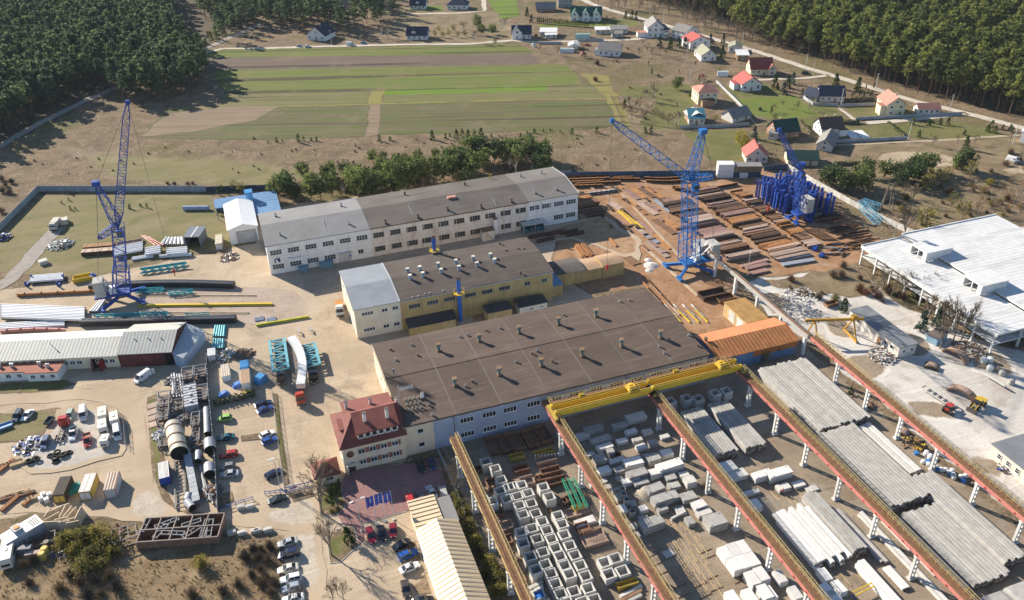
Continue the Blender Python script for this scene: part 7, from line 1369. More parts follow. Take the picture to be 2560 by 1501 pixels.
def car(label, rc, a, b, col, typ='sedan', name='car', cat='car'):
    A, B = q(rc,*a,.6), q(rc,*b,.6); c = (A+B)/2; t = thing(name, label, cat, (c.x,c.y,0), ang(A,B)); P_ = cpaint(col)
    L, W_, zb, zr = dict(sedan=(4.5,.88,.82,1.42),hatch=(4.0,.86,.86,1.48),suv=(4.6,.93,1.0,1.75),wagon=(4.6,.88,.84,1.48),van=(5.3,.98,1.15,2.15),pickup=(5.0,.92,.95,1.75))[typ]; h = L/2
    nose = .55 if typ != 'van' else .9
    loft([(-h,W_*.86,.35,W_*.82,zb*.86),(-h+.25,W_,.26,W_*.95,zb),(-h*.5,W_,.22,W_*.98,zb+.02),(h*.25,W_,.22,W_*.97,zb),(h-.6,W_*.98,.24,W_*.9,zb*.88),(h-.15,W_*.9,.28,W_*.8,zb*.74),(h,W_*.8,.36,W_*.72,zb*.62)]).build('body', P_, t)
    c0, c1, r0, r1 = dict(sedan=(-h*.72,h*.42,-h*.40,h*.05),hatch=(-h*.9,h*.45,-h*.72,h*.08),suv=(-h*.94,h*.45,-h*.82,h*.12),wagon=(-h*.94,h*.42,-h*.80,h*.06),van=(-h*.98,h*.72,-h*.95,h*.42),pickup=(-h*.2,h*.45,-h*.12,h*.12))[typ]
    loft([(c0,W_*.9,zb-.02,W_*.88,zb),(r0,W_*.9,zb-.02,W_*.72,zr-.06),(r1,W_*.92,zb-.02,W_*.74,zr-.06),(c1,W_*.88,zb-.03,W_*.84,zb)]).build('glazing', GLASS if typ != 'van' else P_, t)
    if typ == 'van': loft([(h*.44,W_*.78,zb+.25,W_*.7,zr-.1),(h*.70,W_*.84,zb+.1,W_*.8,zb+.15)]).build('windscreen', GLASS, t); [MB().box(h*.1,s*W_*.93-.03,zb+.2,h*.42,s*W_*.93+.03,zr-.4).build('side_window', GLASS, t) for s in (-1,1)]
    loft([(r0-.05,W_*.73,zr-.055,W_*.68,zr-.02),(r0+.2,W_*.75,zr-.055,W_*.68,zr+.01),(r1-.2,W_*.76,zr-.055,W_*.68,zr+.01),(r1+.06,W_*.74,zr-.055,W_*.68,zr-.03)]).build('roof', P_, t)
    if typ in ('sedan','wagon','hatch','suv'):
        for s in (-1,1):
            for e0, e1, w_ in (((r0,s*W_*.745,zr-.05),(c0,s*W_*.9,zb),.1),((r1,s*W_*.76,zr-.05),(c1,s*W_*.87,zb),.07),(((r0+r1)/2,s*W_*.76,zr-.05),((r0+r1)/2,s*W_*.93,zb),.08)): MB().bar(e0, e1, w_, .06).build('pillar', P_, t)
    if typ == 'pickup': MB().box(-h,-W_,zb,-h*.22,-W_+.07,zb+.45).box(-h,W_-.07,zb,-h*.22,W_,zb+.45).box(-h,-W_+.08,zb,-h+.07,W_-.08,zb+.45).build('bed_side', P_, t); MB().box(-h+.08,-W_+.08,zb+.03,-h*.22,W_-.08,zb+.06).build('bed_floor', mat('bed_floor',(.45,.33,.2),.9), t)
    for s in (-1,1): MB().box(h-.22,s*W_*.62-.16,zb*.62,h-.05,s*W_*.62+.16,zb*.74).build('headlight', LAMP, t); MB().box(-h-.02,s*W_*.66-.14,zb*.68,-h+.1,s*W_*.66+.14,zb*.84).build('tail_light', TAIL, t); MB().box(c1-.35,s*(W_+.1)-.1,zb-.02,c1-.2,s*(W_+.1)+.1,zb+.14).build('mirror', P_, t)
    wheels(t, (-h*.58,h*.62), W_-.1, .32 if typ not in ('suv','van') else .36); return t
DK, NV, BL, WH, SV, RD, BK = (.012,.014,.02), (.015,.025,.07), (.02,.08,.32), (.75,.75,.74), (.42,.43,.44), (.40,.02,.02), (.008,.008,.01)
for a in (('dark blue car beside a white sedan on the grass lot',20,(205,1095),(140,1195),NV,'suv'),('white sedan beside the dark blue car on the grass lot',20,(315,1085),(225,1180),WH,'sedan'),
    ('lime green coupe in the sandy car park by the hedge',20,(2285,1155),(2130,1175),(.30,.52,.12),'hatch'),('dark teal car in the sandy car park',20,(2305,1340),(2135,1365),(.01,.10,.13),'sedan'),('red car in the sandy car park',30,(2335,30),(2155,60),RD,'wagon'),('grey hatchback next to the silver car by the dark fence',30,(2300,155),(2165,175),(.2,.21,.22),'hatch'),('silver car next to the grey hatchback by the dark fence',30,(2335,225),(2170,245),SV,'sedan'),
    ('dark navy car of the pair by the hedge and lot fence',21,(5,1040),(140,1000),NV,'wagon'),('blue car of the pair by the hedge and lot fence',21,(25,1100),(150,1050),(.02,.05,.22),'sedan'),('white car above a blue one by the lot fence',21,(50,1350),(170,1295),WH,'hatch'),('bright blue car below the white one by the lot fence',21,(60,1415),(200,1355),BL,'hatch'),
    ('dark blue estate car near the blue gate',31,(105,270),(245,195),NV,'wagon'),('dark green-black car in front of the blue gate',31,(295,460),(110,515),(.01,.025,.03),'sedan'),('silver car first in the kerbside row',31,(400,885),(215,935),SV,'sedan'),('black-blue SUV second in the kerbside row',31,(425,1005),(212,1045),NV,'suv'),('pale beige sedan third in the kerbside row',31,(415,1140),(210,1190),(.62,.58,.5),'sedan'),('white car fourth in the kerbside row',31,(440,1240),(240,1285),WH,'wagon'),('silver-blue car under the reddish bush',31,(420,1335),(280,1370),(.35,.4,.46),'hatch'),('white car last of the kerbside row',31,(460,1440),(265,1480),WH,'sedan'),
    ('black car in the shade of the office',31,(1600,110),(1640,220),BK,'sedan'),('dark blue car in the shade beside the black one',31,(1710,75),(1745,190),(.01,.03,.09),'sedan'),('red car half hidden by the cream shed roof',31,(1530,520),(1490,430),(.5,.03,.03),'hatch'),('dark grey car behind the cream shed roof',31,(1640,520),(1615,410),(.12,.12,.13),'hatch'),('silver-blue car beside the grey one behind the cream roof',31,(1755,460),(1690,355),(.4,.44,.48),'sedan'),('silver SUV next to the fence behind the cream roof',31,(1860,480),(1825,370),(.4,.39,.37),'suv'),
    ('crimson car below the flagpoles',31,(1100,765),(1155,915),(.26,.01,.03),'wagon'),('black car between the crimson and maroon ones',31,(1215,740),(1255,900),BK,'sedan'),('maroon car beside the black one below the flags',31,(1345,715),(1350,870),(.22,.015,.03),'hatch'),('black car with red tail lights by the cream shed',31,(1350,975),(1515,880),BK,'sedan'),('blue car under the black one by the cream shed',31,(1400,1070),(1580,985),(.02,.09,.36),'wagon'),('white sedan by the cream shed wall',31,(1415,1195),(1605,1115),WH,'sedan'),('dark brown sedan by the triangular grass corner',31,(1455,1275),(1490,1450),(.07,.055,.05),'sedan'),('dark car parked against the long cream shed',31,(1590,1490),(1700,1470),DK,'sedan'),
    ('pale green car behind the red truck cab',20,(705,1085),(665,1190),(.40,.48,.40),'wagon'),('grey-blue car beside the chassis',20,(475,1350),(420,1470),(.10,.13,.22),'suv'),
    ('silver car by the navy-roofed gable house',1,(390,452),(470,455),SV,'sedan'),('white car next to the silver one by the pale track',1,(480,460),(540,458),WH,'hatch'),('white van by the pines above the field',1,(890,438),(965,440),WH,'van'),('blue-grey car under the pines above the field',1,(1045,425),(1080,425),(.1,.2,.35),'hatch'),('white car at the village junction',2,(195,445),(228,455),WH,'hatch'),('red car by the farmhouse',2,(715,440),(770,445),RD,'sedan'),('red car on the village road by the narrow house',2,(1790,310),(1840,312),RD,'sedan'),('dark car parked off the village road',3,(340,720),(410,730),DK,'suv'),('white van in the meadow beyond the thicket',13,(2385,95),(2440,110),WH,'van'),('dark car beside the white van in the meadow',13,(2440,125),(2510,130),(.1,.12,.14),'sedan')): car(*a)
for a in (('white van with open rear doors before the workshop',20,(1475,715),(1330,815),WH,'van','van','van'),('white van with blue nose in the scrap lot',20,(822,1055),(818,1200),WH,'van','van','van'),('white minivan beside the caravans',20,(1145,1235),(1165,1400),WH,'van','van','van'),('white pickup truck in the scrap lot',20,(740,1240),(700,1405),WH,'pickup','pickup_truck','pickup'),('red pickup truck with timber bed',20,(855,1290),(865,1490),(.42,.05,.04),'pickup','pickup_truck','pickup')): car(*a)
t = bpy.data.objects['van']
for s in (-1,1): MB().bar((-2.66,s*.95,1.2),(-3.3,s*1.35,1.2),.05,1.7).build('rear_door', cpaint(WH), t)
# caravans
def caravan(label, rc, a, b, L, W_, h, win=True):
    A, B = q(rc,*a,h), q(rc,*b,h); c = (A+B)/2; t = thing('caravan', label, 'caravan', (c.x,c.y,0), ang(A,B)); cr = mat('caravan_cream',(.68,.63,.54),.5,.08)
    loft([(-L/2,W_*.44,.6,W_*.42,h*.8),(-L/2+.4,W_/2,.45,W_*.46,h),(L/2-.5,W_/2,.45,W_*.46,h),(L/2,W_*.46,.6,W_*.42,h*.72)]).build('body', cr, t); MB().box(-.5,-.3,h,.4,.3,h+.12).build('roof_hatch', WHITEM, t); MB().box(L/2-.06,-W_*.32,h*.42,L/2+.03,W_*.32,h*.66).build('front_window', GLASS, t)
    for s in (-1,1): MB().box(-L*.25,s*W_/2-.03,h*.45,L*.15,s*W_/2+.02,h*.7).build('side_window', GLASS, t)
    MB().bar((L/2,-.5,.45),(L/2+1.2,0,.45),.08).bar((L/2,.5,.45),(L/2+1.2,0,.45),.08).build('drawbar', GRIM, t); wheels(t, (-.1,), W_/2-.1, .33)
caravan('cream caravan nearest the dirt road bend',20,(1000,1045),(1000,1140),5.0,2.3,2.5); caravan('cream caravan beside the white minivan',20,(1110,1090),(1120,1190),5.0,2.3,2.5); caravan('cream caravan with window front behind the small trailer',20,(995,1160),(1005,1270),4.8,2.3,2.5); caravan('small cream trailer with white drum at its front',20,(1040,1310),(1010,1400),3.6,2.0,2.2); caravan('big white caravan body among the bank scrap',30,(70,900),(40,1060),7,2.6,2.9)
# trucks
def cab(t, x, col, m2=None, h=3.3):
    P_ = cpaint(col); loft([(x-1.9,1.2,.7,1.15,h-.2),(x-.5,1.22,.6,1.15,h),(x-.1,1.22,.6,1.12,h-.1)]).build('cab', P_, t); loft([(x-.1,1.22,.6,1.12,1.9),(x+.12,1.2,.55,1.18,1.8)]).build('cab_front', P_, t); loft([(x-.12,1.1,1.92,1.05,h-.3),(x+.1,1.12,1.86,1.08,1.95)]).build('windscreen', GLASS, t)
    MB().box(x+.1,-1.2,.35,x+.3,1.2,.9).build('bumper', m2 or GRIM, t); MB().box(x-1.7,-1.0,h-.15,x-.4,1.0,h+.35).build('wind_deflector', P_, t)
    for s in (-1,1): MB().box(x+.12,s*.85-.2,.95,x+.2,s*.85+.2,1.15).build('headlight', LAMP, t); MB().box(x-.1,s*1.4-.06,1.9,x+.05,s*1.4+.06,2.6).build('mirror', GRIM, t)
def truck(label, rc, tail, nose, col, name='lorry'):
    A, B = q(rc,*tail,1), q(rc,*nose,1); t = thing(name, label, 'truck', (B.x,B.y,0), ang(A,B)); L = (B-A).length; cab(t, 0, col); MB().box(-L,-1.2,1.0,-2.4,1.2,1.25).box(-L,-.5,.6,-2.4,.5,1.0).build('trailer_bed', GRIM, t); wheels(t, (-1.2,-4.4,-5.6,-L+1.2,-L+2.5,-L+3.8), 1.0, .5, .35); return t, L
t, L = truck('orange-red lorry carrying the long white curved girder', 21, (335,400), (445,1015), (.45,.06,.025))
w = MB(); n = 16; A, B = q(21,440,850,2.6), q(21,330,385,2.6); d = B-A; px_ = Vector((-d.y,d.x,0)).normalized(); LL = d.length
for i in range(n):
    f0, f1 = i/n, (i+1)/n; y0, y1 = -2.0*math.sin(math.pi*f0*.9), -2.0*math.sin(math.pi*f1*.9); a, b = A.lerp(B,f0)+px_*y0, A.lerp(B,f1)+px_*y1; w.bar(a, b, 2.3, 1.6)
g_ = w.build('box_girder', WHITEM); tag(g_, 'long white curved box girder loaded on the orange-red lorry', 'girder')
def trussload(label, rc, a, b, w_, h, m, n=7, z=1.6, sp=None):
    A, B = q(rc,*a,z), q(rc,*b,z); d = B-A; s = Vector((-d.y,d.x,0)).normalized()*w_/2; t = thing('steel_truss', label, 'truss', (A.x,A.y,0)); ch = MB()
    for k in (-1,1): part(t, 'chord', MB().bar(A+s*k, B+s*k, .75, .75), m)
    for i in range(n):
        a_, b_ = A.lerp(B,(i+.1)/n), A.lerp(B,(i+.9)/n); part(t, 'brace', MB().bar(a_-s*(-1)**i, b_+s*(-1)**i, .35, .35), m)
    for i in range(n+1): c = A.lerp(B,i/n); part(t, 'cross_tie', MB().bar(c-s, c+s, .3, .3), m)
    return t
TEALP = paint('pale_teal',(.17,.42,.47))
truck('black lorry under the teal truss next to the blue tarpaulin', 21, (215,400), (255,815), (.02,.02,.025)); trussload('pale teal truss on the black lorry next to the blue tarpaulin', 21, (205,395), (245,690), 4.2, 1, TEALP, 6, 2.0)
truck('black lorry under the teal truss on the hall side', 21, (505,440), (575,800), (.02,.02,.025)); trussload('pale teal truss on the black lorry on the hall side', 21, (505,440), (555,650), 4.2, 1, TEALP, 5, 2.0)
t, L = truck('white crane lorry with orange flat bed beside the ochre hall', 21, (815,10), (830,145), (.7,.7,.68)); MB().box(-L+.2,-1.15,1.26,-2.6,1.15,1.5).build('load_bed', mat('orange_bed',(.5,.22,.06),.8), t)
A = q(10,545,745,1); t = thing('old_lorry', 'old white lorry standing on the grey gravel path in the walled meadow', 'truck', (A.x,A.y,0), ang(q(10,560,720),q(10,500,800))); cab(t, 3, (.5,.48,.42), None, 2.6); MB().box(-3.4,-1.2,1.0,1,1.2,2.9).build('box_body', mat('old_cream',(.55,.5,.42),.7), t); wheels(t, (2,-1,-2.2), 1.0, .5, .35)
A = q(20,635,1215,1); t = thing('truck_chassis', 'red lorry cab on a bare ladder chassis in the scrap lot', 'truck', (A.x,A.y,0), ang(q(20,570,1400),q(20,640,1210))); cab(t, 1, (.42,.03,.03), None, 2.8)
for s in (-1,1): MB().box(-7,s*.5-.08,.7,.2,s*.5+.08,.95).build('chassis_rail', GRIM, t)
for i in range(6): MB().box(-6.8+i*1.2,-.42,.72,-6.6+i*1.2,.42,.9).build('cross_member', GRIM, t)
wheels(t, (.2,-4.6,-5.8), .95, .48, .3)
A = q(20,485,1195,.6); t = thing('box_trailer', 'dark open box trailer at the grass lot edge', 'trailer', (A.x,A.y,0), 1.2); MB().box(-1.4,-.8,.5,1.4,.8,.6).build('floor', GRIM, t); MB().box(-1.4,-.8,.6,1.4,-.72,1.2).box(-1.4,.72,.6,1.4,.8,1.2).box(-1.4,-.7,.6,-1.32,.7,1.2).box(1.32,-.7,.6,1.4,.7,1.2).build('side', mat('dark_teal',(.02,.06,.09),.6), t); MB().bar((1.4,0,.5),(2.6,0,.5),.1).build('drawbar', GRIM, t); wheels(t, (0,), .85, .3)
# tractor, loader, trailer frame on the dusty yard
A = q(23,1770,1100); t = thing('tractor', 'red tractor in front of the ladder trailer on the dusty yard', 'tractor', (A.x,A.y,0), ang(q(23,1700,1150),q(23,1830,1050))); RP_ = cpaint((.5,.05,.04)); MB().box(.2,-.4,.9,2.0,.4,1.6).build('bonnet', RP_, t); MB().box(-1.2,-.6,1.0,.2,.6,1.5).build('body', RP_, t); MB().box(-1.0,-.7,1.5,.1,.7,2.4).build('cab', GLASS, t); MB().box(-1.1,-.78,2.41,.2,.78,2.55).build('cab_roof', RP_, t); wheels(t, (1.5,), .75, .45, .3); wheels(t, (-.7,), .85, .8, .4)
A = q(23,2060,1060); t = thing('wheel_loader', 'yellow wheel loader beside the red tractor', 'loader', (A.x,A.y,0), ang(q(23,2120,1000),q(23,1970,1110))); MB().box(-2.6,-.9,1.0,-.4,.9,2.0).build('engine_body', YEL, t); MB().box(-.5,-.8,1.2,.9,.8,2.9).build('cab', GLASS, t); MB().box(-.6,-.9,2.91,1.0,.9,3.05).build('cab_roof', YEL, t); MB().bar((.9,-.5,1.5),(2.9,-.5,.6),.25).bar((.9,.5,1.5),(2.9,.5,.6),.25).build('lift_arm', YEL, t); MB().box(2.8,-1.2,.15,3.6,1.2,1.0).build('bucket', GRIM, t); wheels(t, (1.2,-1.6), .95, .7, .5)
A, B = q(23,1530,860,.7), q(23,1840,1060,.7); t = thing('ladder_trailer', 'long ladder-frame trailer behind the red tractor', 'trailer', tuple(A), ang(A,B)); L = (B-A).length
for s in (-1,1): MB().box(0,s*.9-.12,0,L,s*.9+.12,.3).build('rail', CONCL, t)
for i in range(7): MB().box(L*i/6-.1,-.8,.02,L*i/6+.1,.8,.25).build('rung', GRIM, t)
A, B = q(23,2100,720,.8), q(23,2330,860,.8); tag(MB().bar((0,0,.4),B-A+Vector((0,0,.4)),.5,.4).bar((1,-.8,-.7),(1,.8,.3),.15).bar((6,-.8,-.7),(6,.8,.3),.15).build('drill_boom', CONCL, None, tuple(A)), 'pale boom on trestles beside the round bales', 'boom')
# ================================================================ containers and cabins
def container(label, rc, a, b, W_, h, wall, roof, name='container', doors=True, stripes=None, fw=None):
    A, B = q(rc,*a,h), q(rc,*b,h); L = (B-A).length; t = thing(name, label, 'container', (A.x,A.y,0), ang(A,B)); MB().box(0,-W_,0,L,0,h-.05).build('body', wall, t); n = 8
    for i in range(n): MB().box(.05,-W_+W_*i/n+.02,h-.05,L-.05,-W_+W_*(i+.86)/n,h+.03).build('roof_sheet', roof[i%len(roof)], t)
    for x in (0,L): MB().box(x-.06,-W_-.06,0,x+.06,-W_+.06,h).box(x-.06,-.06,0,x+.06,.06,h).build('corner_post', fw or GRIM, t)
    for i in range(int(L/.5)): MB().box(.25+i*.5,-W_-.04,.2,.4+i*.5,-W_-.003,h-.25).build('corrugation', wall, t)
    if doors:
        for s in (.27,.73): MB().box(-.05,-W_*s-W_*.2,.3,-.003,-W_*s+W_*.2,h-.4).build('door_panel', stripes or FRAME, t)
    return t
DBR = mat('dark_brown',(.075,.06,.05),.8,.2,1); WST = mat('white_stripe',(.66,.64,.6),.7,.12,1,stain=(.4,.22,.12)); RST = mat('rust_stripe',(.36,.16,.08),.8,.25,1); CYL = mat('container_yellow',(.62,.44,.10),.6,.12,1)
container('dark brown site cabin with yellow window shutters',30,(508,450),(590,265),2.6,2.6,DBR,(DBR,),'site_cabin',True,CYL); container('yellow site cabin with white striped roof',30,(765,420),(835,240),2.6,2.6,CYL,(WST,WST,ZINC),'site_cabin',True,WHITEM); container('rust-streaked white cabin with red posts',30,(1012,400),(1060,228),2.6,2.6,WST,(RST,WST,RST,WST),'site_cabin',True,WST,RED)
container('small white-roofed blue container by the asphalt plant',30,(1560,290),(1548,130),2.4,2.3,BLUE,(WST,),'container',False); container('cream box container beside the white shed drive',10,(2115,930),(2120,835),2.4,2.4,mat('cream_box',(.6,.54,.42),.7),(mat('cream_box',(.6,.54,.42)),),'container'); container('white pallet box in the walled meadow',10,(575,705),(570,672),3.2,1.8,mat('cream_box',(.6,.54,.42)),(WST,),'crate',False)
container('pale site cabin with tan roof in the storage corner',20,(2370,830),(2365,690),2.4,3.0,FRAME,(TAN,),'site_cabin',False); container('blue-roofed cabin behind the pale site cabin',20,(2360,670),(2358,600),2.4,2.8,BLUEL,(BLUEL,),'site_cabin',False); container('white-sided timber rack box by the screen fence',20,(2185,760),(2170,640),2.3,1.8,FRAME,(TIMB,WST),'rack_box',False); container('white-topped box by the dark fence end',20,(2040,555),(2040,480),2.2,2.2,FRAME,(WHITEM,),'container',False)
A = q(10,1830,960); t = thing('grey_garage', 'dark grey open-fronted garage with pale roof stripe in the pipe yard', 'garage', (A.x,A.y,0), -.33); MB().box(0,0,0,.2,8,4).box(5.2,0,0,5.4,8,4).box(.2,7.8,0,5.2,8,4).build('wall', mat('dark_sheet',(.12,.14,.18),.6), t); MB().box(-.2,-.2,4.02,5.6,8.2,4.2).build('roof', mat('dark_sheet',(.12,.14,.18)), t); MB().box(2.5,-.2,4.21,2.9,8.2,4.26).build('roof_strip', FRAME, t)
# ================================================================ left steel yard
def at(o, z): o.location.z = z; return o
def pipe(label, rc, a, b, r, m, group, z=0, name='steel_pipe'):
    A, B = q(rc,*a,z+r), q(rc,*b,z+r); mb = MB(); mb.tube((0,0,0), B-A, r, 12, 0, caps=True, mc=1); tag(mb.build(name, [m, GRIM], None, tuple(A)), label, 'pipe', group)
WPI = mat('white_pipe',(.74,.74,.75),.5,.06,1)
for rc, x0, y0, x1, y1, n, dy, lay, lab in ((10,1115,1040,1400,985,5,18,2,'white pipe in the bundle beside the rusty racks'),(10,1425,1035,1575,1010,4,20,2,'white pipe in the short bundle by the red trusses'),(10,1640,1030,1840,1015,4,18,2,'white pipe in the bundle before the grey garage'),(10,1300,1085,1510,1050,2,18,1,'white pipe lying in front of the bundles'),(20,10,170,830,200,9,-15,2,'white tube in the large rows behind the workshop'),(20,0,290,640,250,4,-16,1,'white curved tube in front of the large rows')):
    for ly in range(lay):
        for i in range(n): pipe(lab, rc, (x0+ly*6,y0-i*dy if dy > 0 else y0+i*dy), (x1+ly*6,y1-i*dy if dy > 0 else y1+i*dy), .42, WPI, 'white pipes, '+lab[-22:], ly*.86)
for i in range(6): pipe('short white pipe standing slanted beside the grey garage', 10, (1590+i*42,935), (1640+i*30,865), .5, WPI, 'slanted white pipes')
pipe('long thick white pipe before the grey garage',10,(1570,1050),(1890,1030),.6,WPI,None)
for i in range(6): pipe('white pipe in the bundle on blue cradles', 10, (290+i*4,1300-i*11), (625,1275-i*11), .4, WPI, 'pipes on blue cradles', .5)
for x in (290,600): A = q(10,x,1310); tag(MB().box(-.3,-2.4,0,.3,2.4,.5).box(-.3,-2.4,.5,.3,-2.1,1.9).box(-.3,2.1,.5,.3,2.4,1.9).build('blue_cradle', BLUE, None, (A.x,A.y,0), -.3), 'blue cradle holding the white pipe bundle', 'cradle', 'blue cradles')
for i in range(3): pipe('white pipe beside the crane ballast', 20, (890+i*30,120), (990+i*20,10), .45, WPI, 'pipes beside the ballast')
for i in range(5): pipe('teal pipe in the upright rows by the workshop end', 20, (2105+i*24,365), (2125+i*22,255), .4, TEAL, 'teal pipes'); pipe('teal pipe in the upright rows by the workshop end', 20, (2095+i*24,480), (2110+i*22,385), .4, TEAL, 'teal pipes')
def frame_truss(label, rc, a, b, w_, m, n=6, r=.28, z=.6): 
    A, B = q(rc,*a,z), q(rc,*b,z); d = B-A; s = Vector((-d.y,d.x,0)).normalized()*w_; t = thing('steel_truss', label, 'truss', (A.x,A.y,0)); part(t, 'chord', MB().tube(A, B, r, 8), m); part(t, 'chord', MB().tube(A+s, B+s, r, 8), m); part(t, 'chord', MB().tube(A+s*.5+Vector((0,0,1.1)), B+s*.5+Vector((0,0,1.1)), r, 8), m)
    for i in range(n): c0, c1 = A.lerp(B,i/n), A.lerp(B,(i+1)/n); part(t, 'brace', MB().tube(c0, c1+s, r*.6, 6).tube(c0+s*.5+Vector((0,0,1.1)), c1, r*.5, 6), m)
frame_truss('teal tubular truss lying before the white pipe bundles',10,(1380,1215),(1835,1150),2.6,TEAL); frame_truss('teal truss in front of the lower black girder',20,(910,190),(1650,160),1.6,TEAL,9,.22); frame_truss('small teal truss on the slab behind the black girder',10,(1650,1430),(1900,1410),1.2,TEAL,4,.2); frame_truss('teal truss beside the crane base',10,(1330,1410),(1610,1395),1.6,TEAL,5,.22); frame_truss('thin teal truss beyond the crane rail end',20,(1820,170),(2060,160),.9,TEAL,4,.14)
for i in range(5): pipe('red bar in the leaning red frames', 10, (1395+i*22,845+i*6-(i%2)*10), (1530+i*20,940-(i%2)*6), .16, paint('red_frame',(.55,.05,.05)), 'red frames', .2*i, 'red_bar')
BKG = mat('black_paint',(.03,.034,.045),.45,.2,1)
def blackgirder(label, rc, a, b, sag):
    A, B = q(rc,*a), q(rc,*b); L = (B-A).length; t = thing('black_girder', label, 'girder', tuple(A), ang(A,B)); k = 16; bd = MB(); tr = MB()
    for i in range(k): x0, x1 = L*i/k, L*(i+1)/k; y0, y1 = sag*math.sin(math.pi*i/k), sag*math.sin(math.pi*(i+1)/k); bd.bar((x0,y0,1.0),(x1,y1,1.0),2.2,1.8); tr.bar((x0,y0-.6,1.95),(x1,y1-.6,1.95),.25,.12).bar((x0,y0+.7,1.95),(x1,y1+.7,1.95),.2,.1)
    bd.build('box', BKG, t); tr.build('rib', mat('black_light',(.09,.1,.12),.5), t)
    for i in range(30): x = L*(i+.5)/30; y = sag*math.sin(math.pi*(i+.5)/30); MB().box(x-.08,y-1.15,.15,x+.08,y-1.1,1.9).box(x-.1,y-1.0,1.9,x+.1,y+1.0,1.97).build('stiffener', BKG, t)
blackgirder('long black curved bridge girder behind the crane rails',10,(890,1375),(2310,1355),1.6); blackgirder('long black bridge girder close behind the workshop roof',20,(810,250),(2330,215),0)
for a, b, rc0, lab, k in (((170,1445),(980,1405),10,'long orange-rust girder beside the crane base',2),((10,330),(650,315),20,'pink primed curved girder in front of the white tubes',None)): girder(lab, rc0, a, b, .9, RU[2] if k else mat('pink_primer',(.5,.25,.24),.7), RU[2] if k else mat('pink_primer',(.5,.25,.24)), 5, 0 if k else .8, .6)
YB = paint('beam_yellow',(.68,.47,.03)); A, B = q(20,1370,65), q(21,160,50); tag(MB().bar((0,0,.4), Vector((B.x-A.x,B.y-A.y,.4)), .9, .6).bar((0,-.6,.3), Vector((B.x-A.x,B.y-A.y-.6,.3)), .3, .3).build('yellow_beam', YB, None, tuple(A)), 'long yellow beam lying on the slab beside the crane', 'beam'); A, B = q(21,5,260), q(21,520,175); tag(MB().bar((0,0,.35), Vector((B.x-A.x,B.y-A.y,.35)), .6, .7).build('yellow_beam', mat('olive_yellow',(.45,.42,.03),.6), None, tuple(A)), 'olive-yellow beam along the slab edge', 'beam')
for i, (y, lab) in enumerate(((985,'orange rusty flat rack with timber bands behind the pale one'),(1035,'pale rusty flat rack with timber bands'))):
    A, B = q(10,820-i*15,y+15), q(10,1125,y-25+15); L = (B-A).length; t = thing('flat_rack', lab, 'rack', tuple(A), ang(A,B)); MB().box(0,0,0,L,2.6,1.4).build('box', RU[1], t); MB().box(-.05,-.05,1.41,L+.05,2.65,1.55).build('top', (RU[2],RU[3])[i], t)
    for k in range(4): MB().box(L*(k+.3)/4,-.1,1.56,L*(k+.3)/4+.25,2.7,1.66).build('timber_band', TIMB, t)
A = q(10,1280,910); mould('rust-brown flat frame behind the white pipes', 10, 1280, 915, 9, 2.6, 1.0, SHUTP, 5); mould('yellow steel skip with timber in the pipe yard', 10, 820, 1260, 6.4, 3, 1.6, YB, 5)
A = q(10,920,1260); tag(MB().box(-.9,-.9,0,.9,.9,1.2).tube((0,0,1.2),(0,0,1.7),.5,10).build('winch', BLUE, None, (A.x,A.y,0)), 'blue winch unit beside the yellow skip', 'winch'); A = q(10,430,1120); tag(MB().box(-1.3,-1.1,0,1.3,1.1,1.3).box(-1.4,-1.2,1.3,1.4,1.2,1.4).build('concrete_block', CONCL, None, (A.x,A.y,0), .3), 'pale concrete block on the meadow by the gravel path', 'block')
A = q(10,1930,570,1); tag(MB().tube((-5,0,.9),(5,0,.9),.9,14).box(-4.6,-.7,0,-4.2,.7,.4).box(4.2,-.7,0,4.6,.7,.4).build('steel_tank', mat('tank_blue',(.3,.38,.5),.5), None, (A.x,A.y,0), -.36), 'blue-grey cylindrical tank lying in the walled meadow', 'tank'); sc_ = random.Random(4)
def heap(label, rc, x, y, r, h, m, n=90, s=.7, name='scrap_heap', sy=1.0):
    A = q(rc,x,y); mb = MB()
    for i in range(n):
        a = sc_.uniform(0,6.28); d = r*math.sqrt(sc_.random()); z = h*(1-(d/r)**1.5)*sc_.uniform(.5,1); L = s*sc_.uniform(.4,1.3); n0 = len(mb.v); mb.box(-L,-s*.3,-s*.18,L,s*.3,s*.18,sc_.randrange(len(m))); mb.xf(Matrix.Translation((d*math.cos(a),d*math.sin(a)*sy,z+.1)) @ Matrix.Rotation(sc_.uniform(0,3.14),4,'Z') @ Matrix.Rotation(sc_.uniform(-.6,.6),4,'X'), n0)
    o = mb.build(name, m, None, (A.x,A.y,0)); tag(o, label, 'heap', kind='stuff'); return o
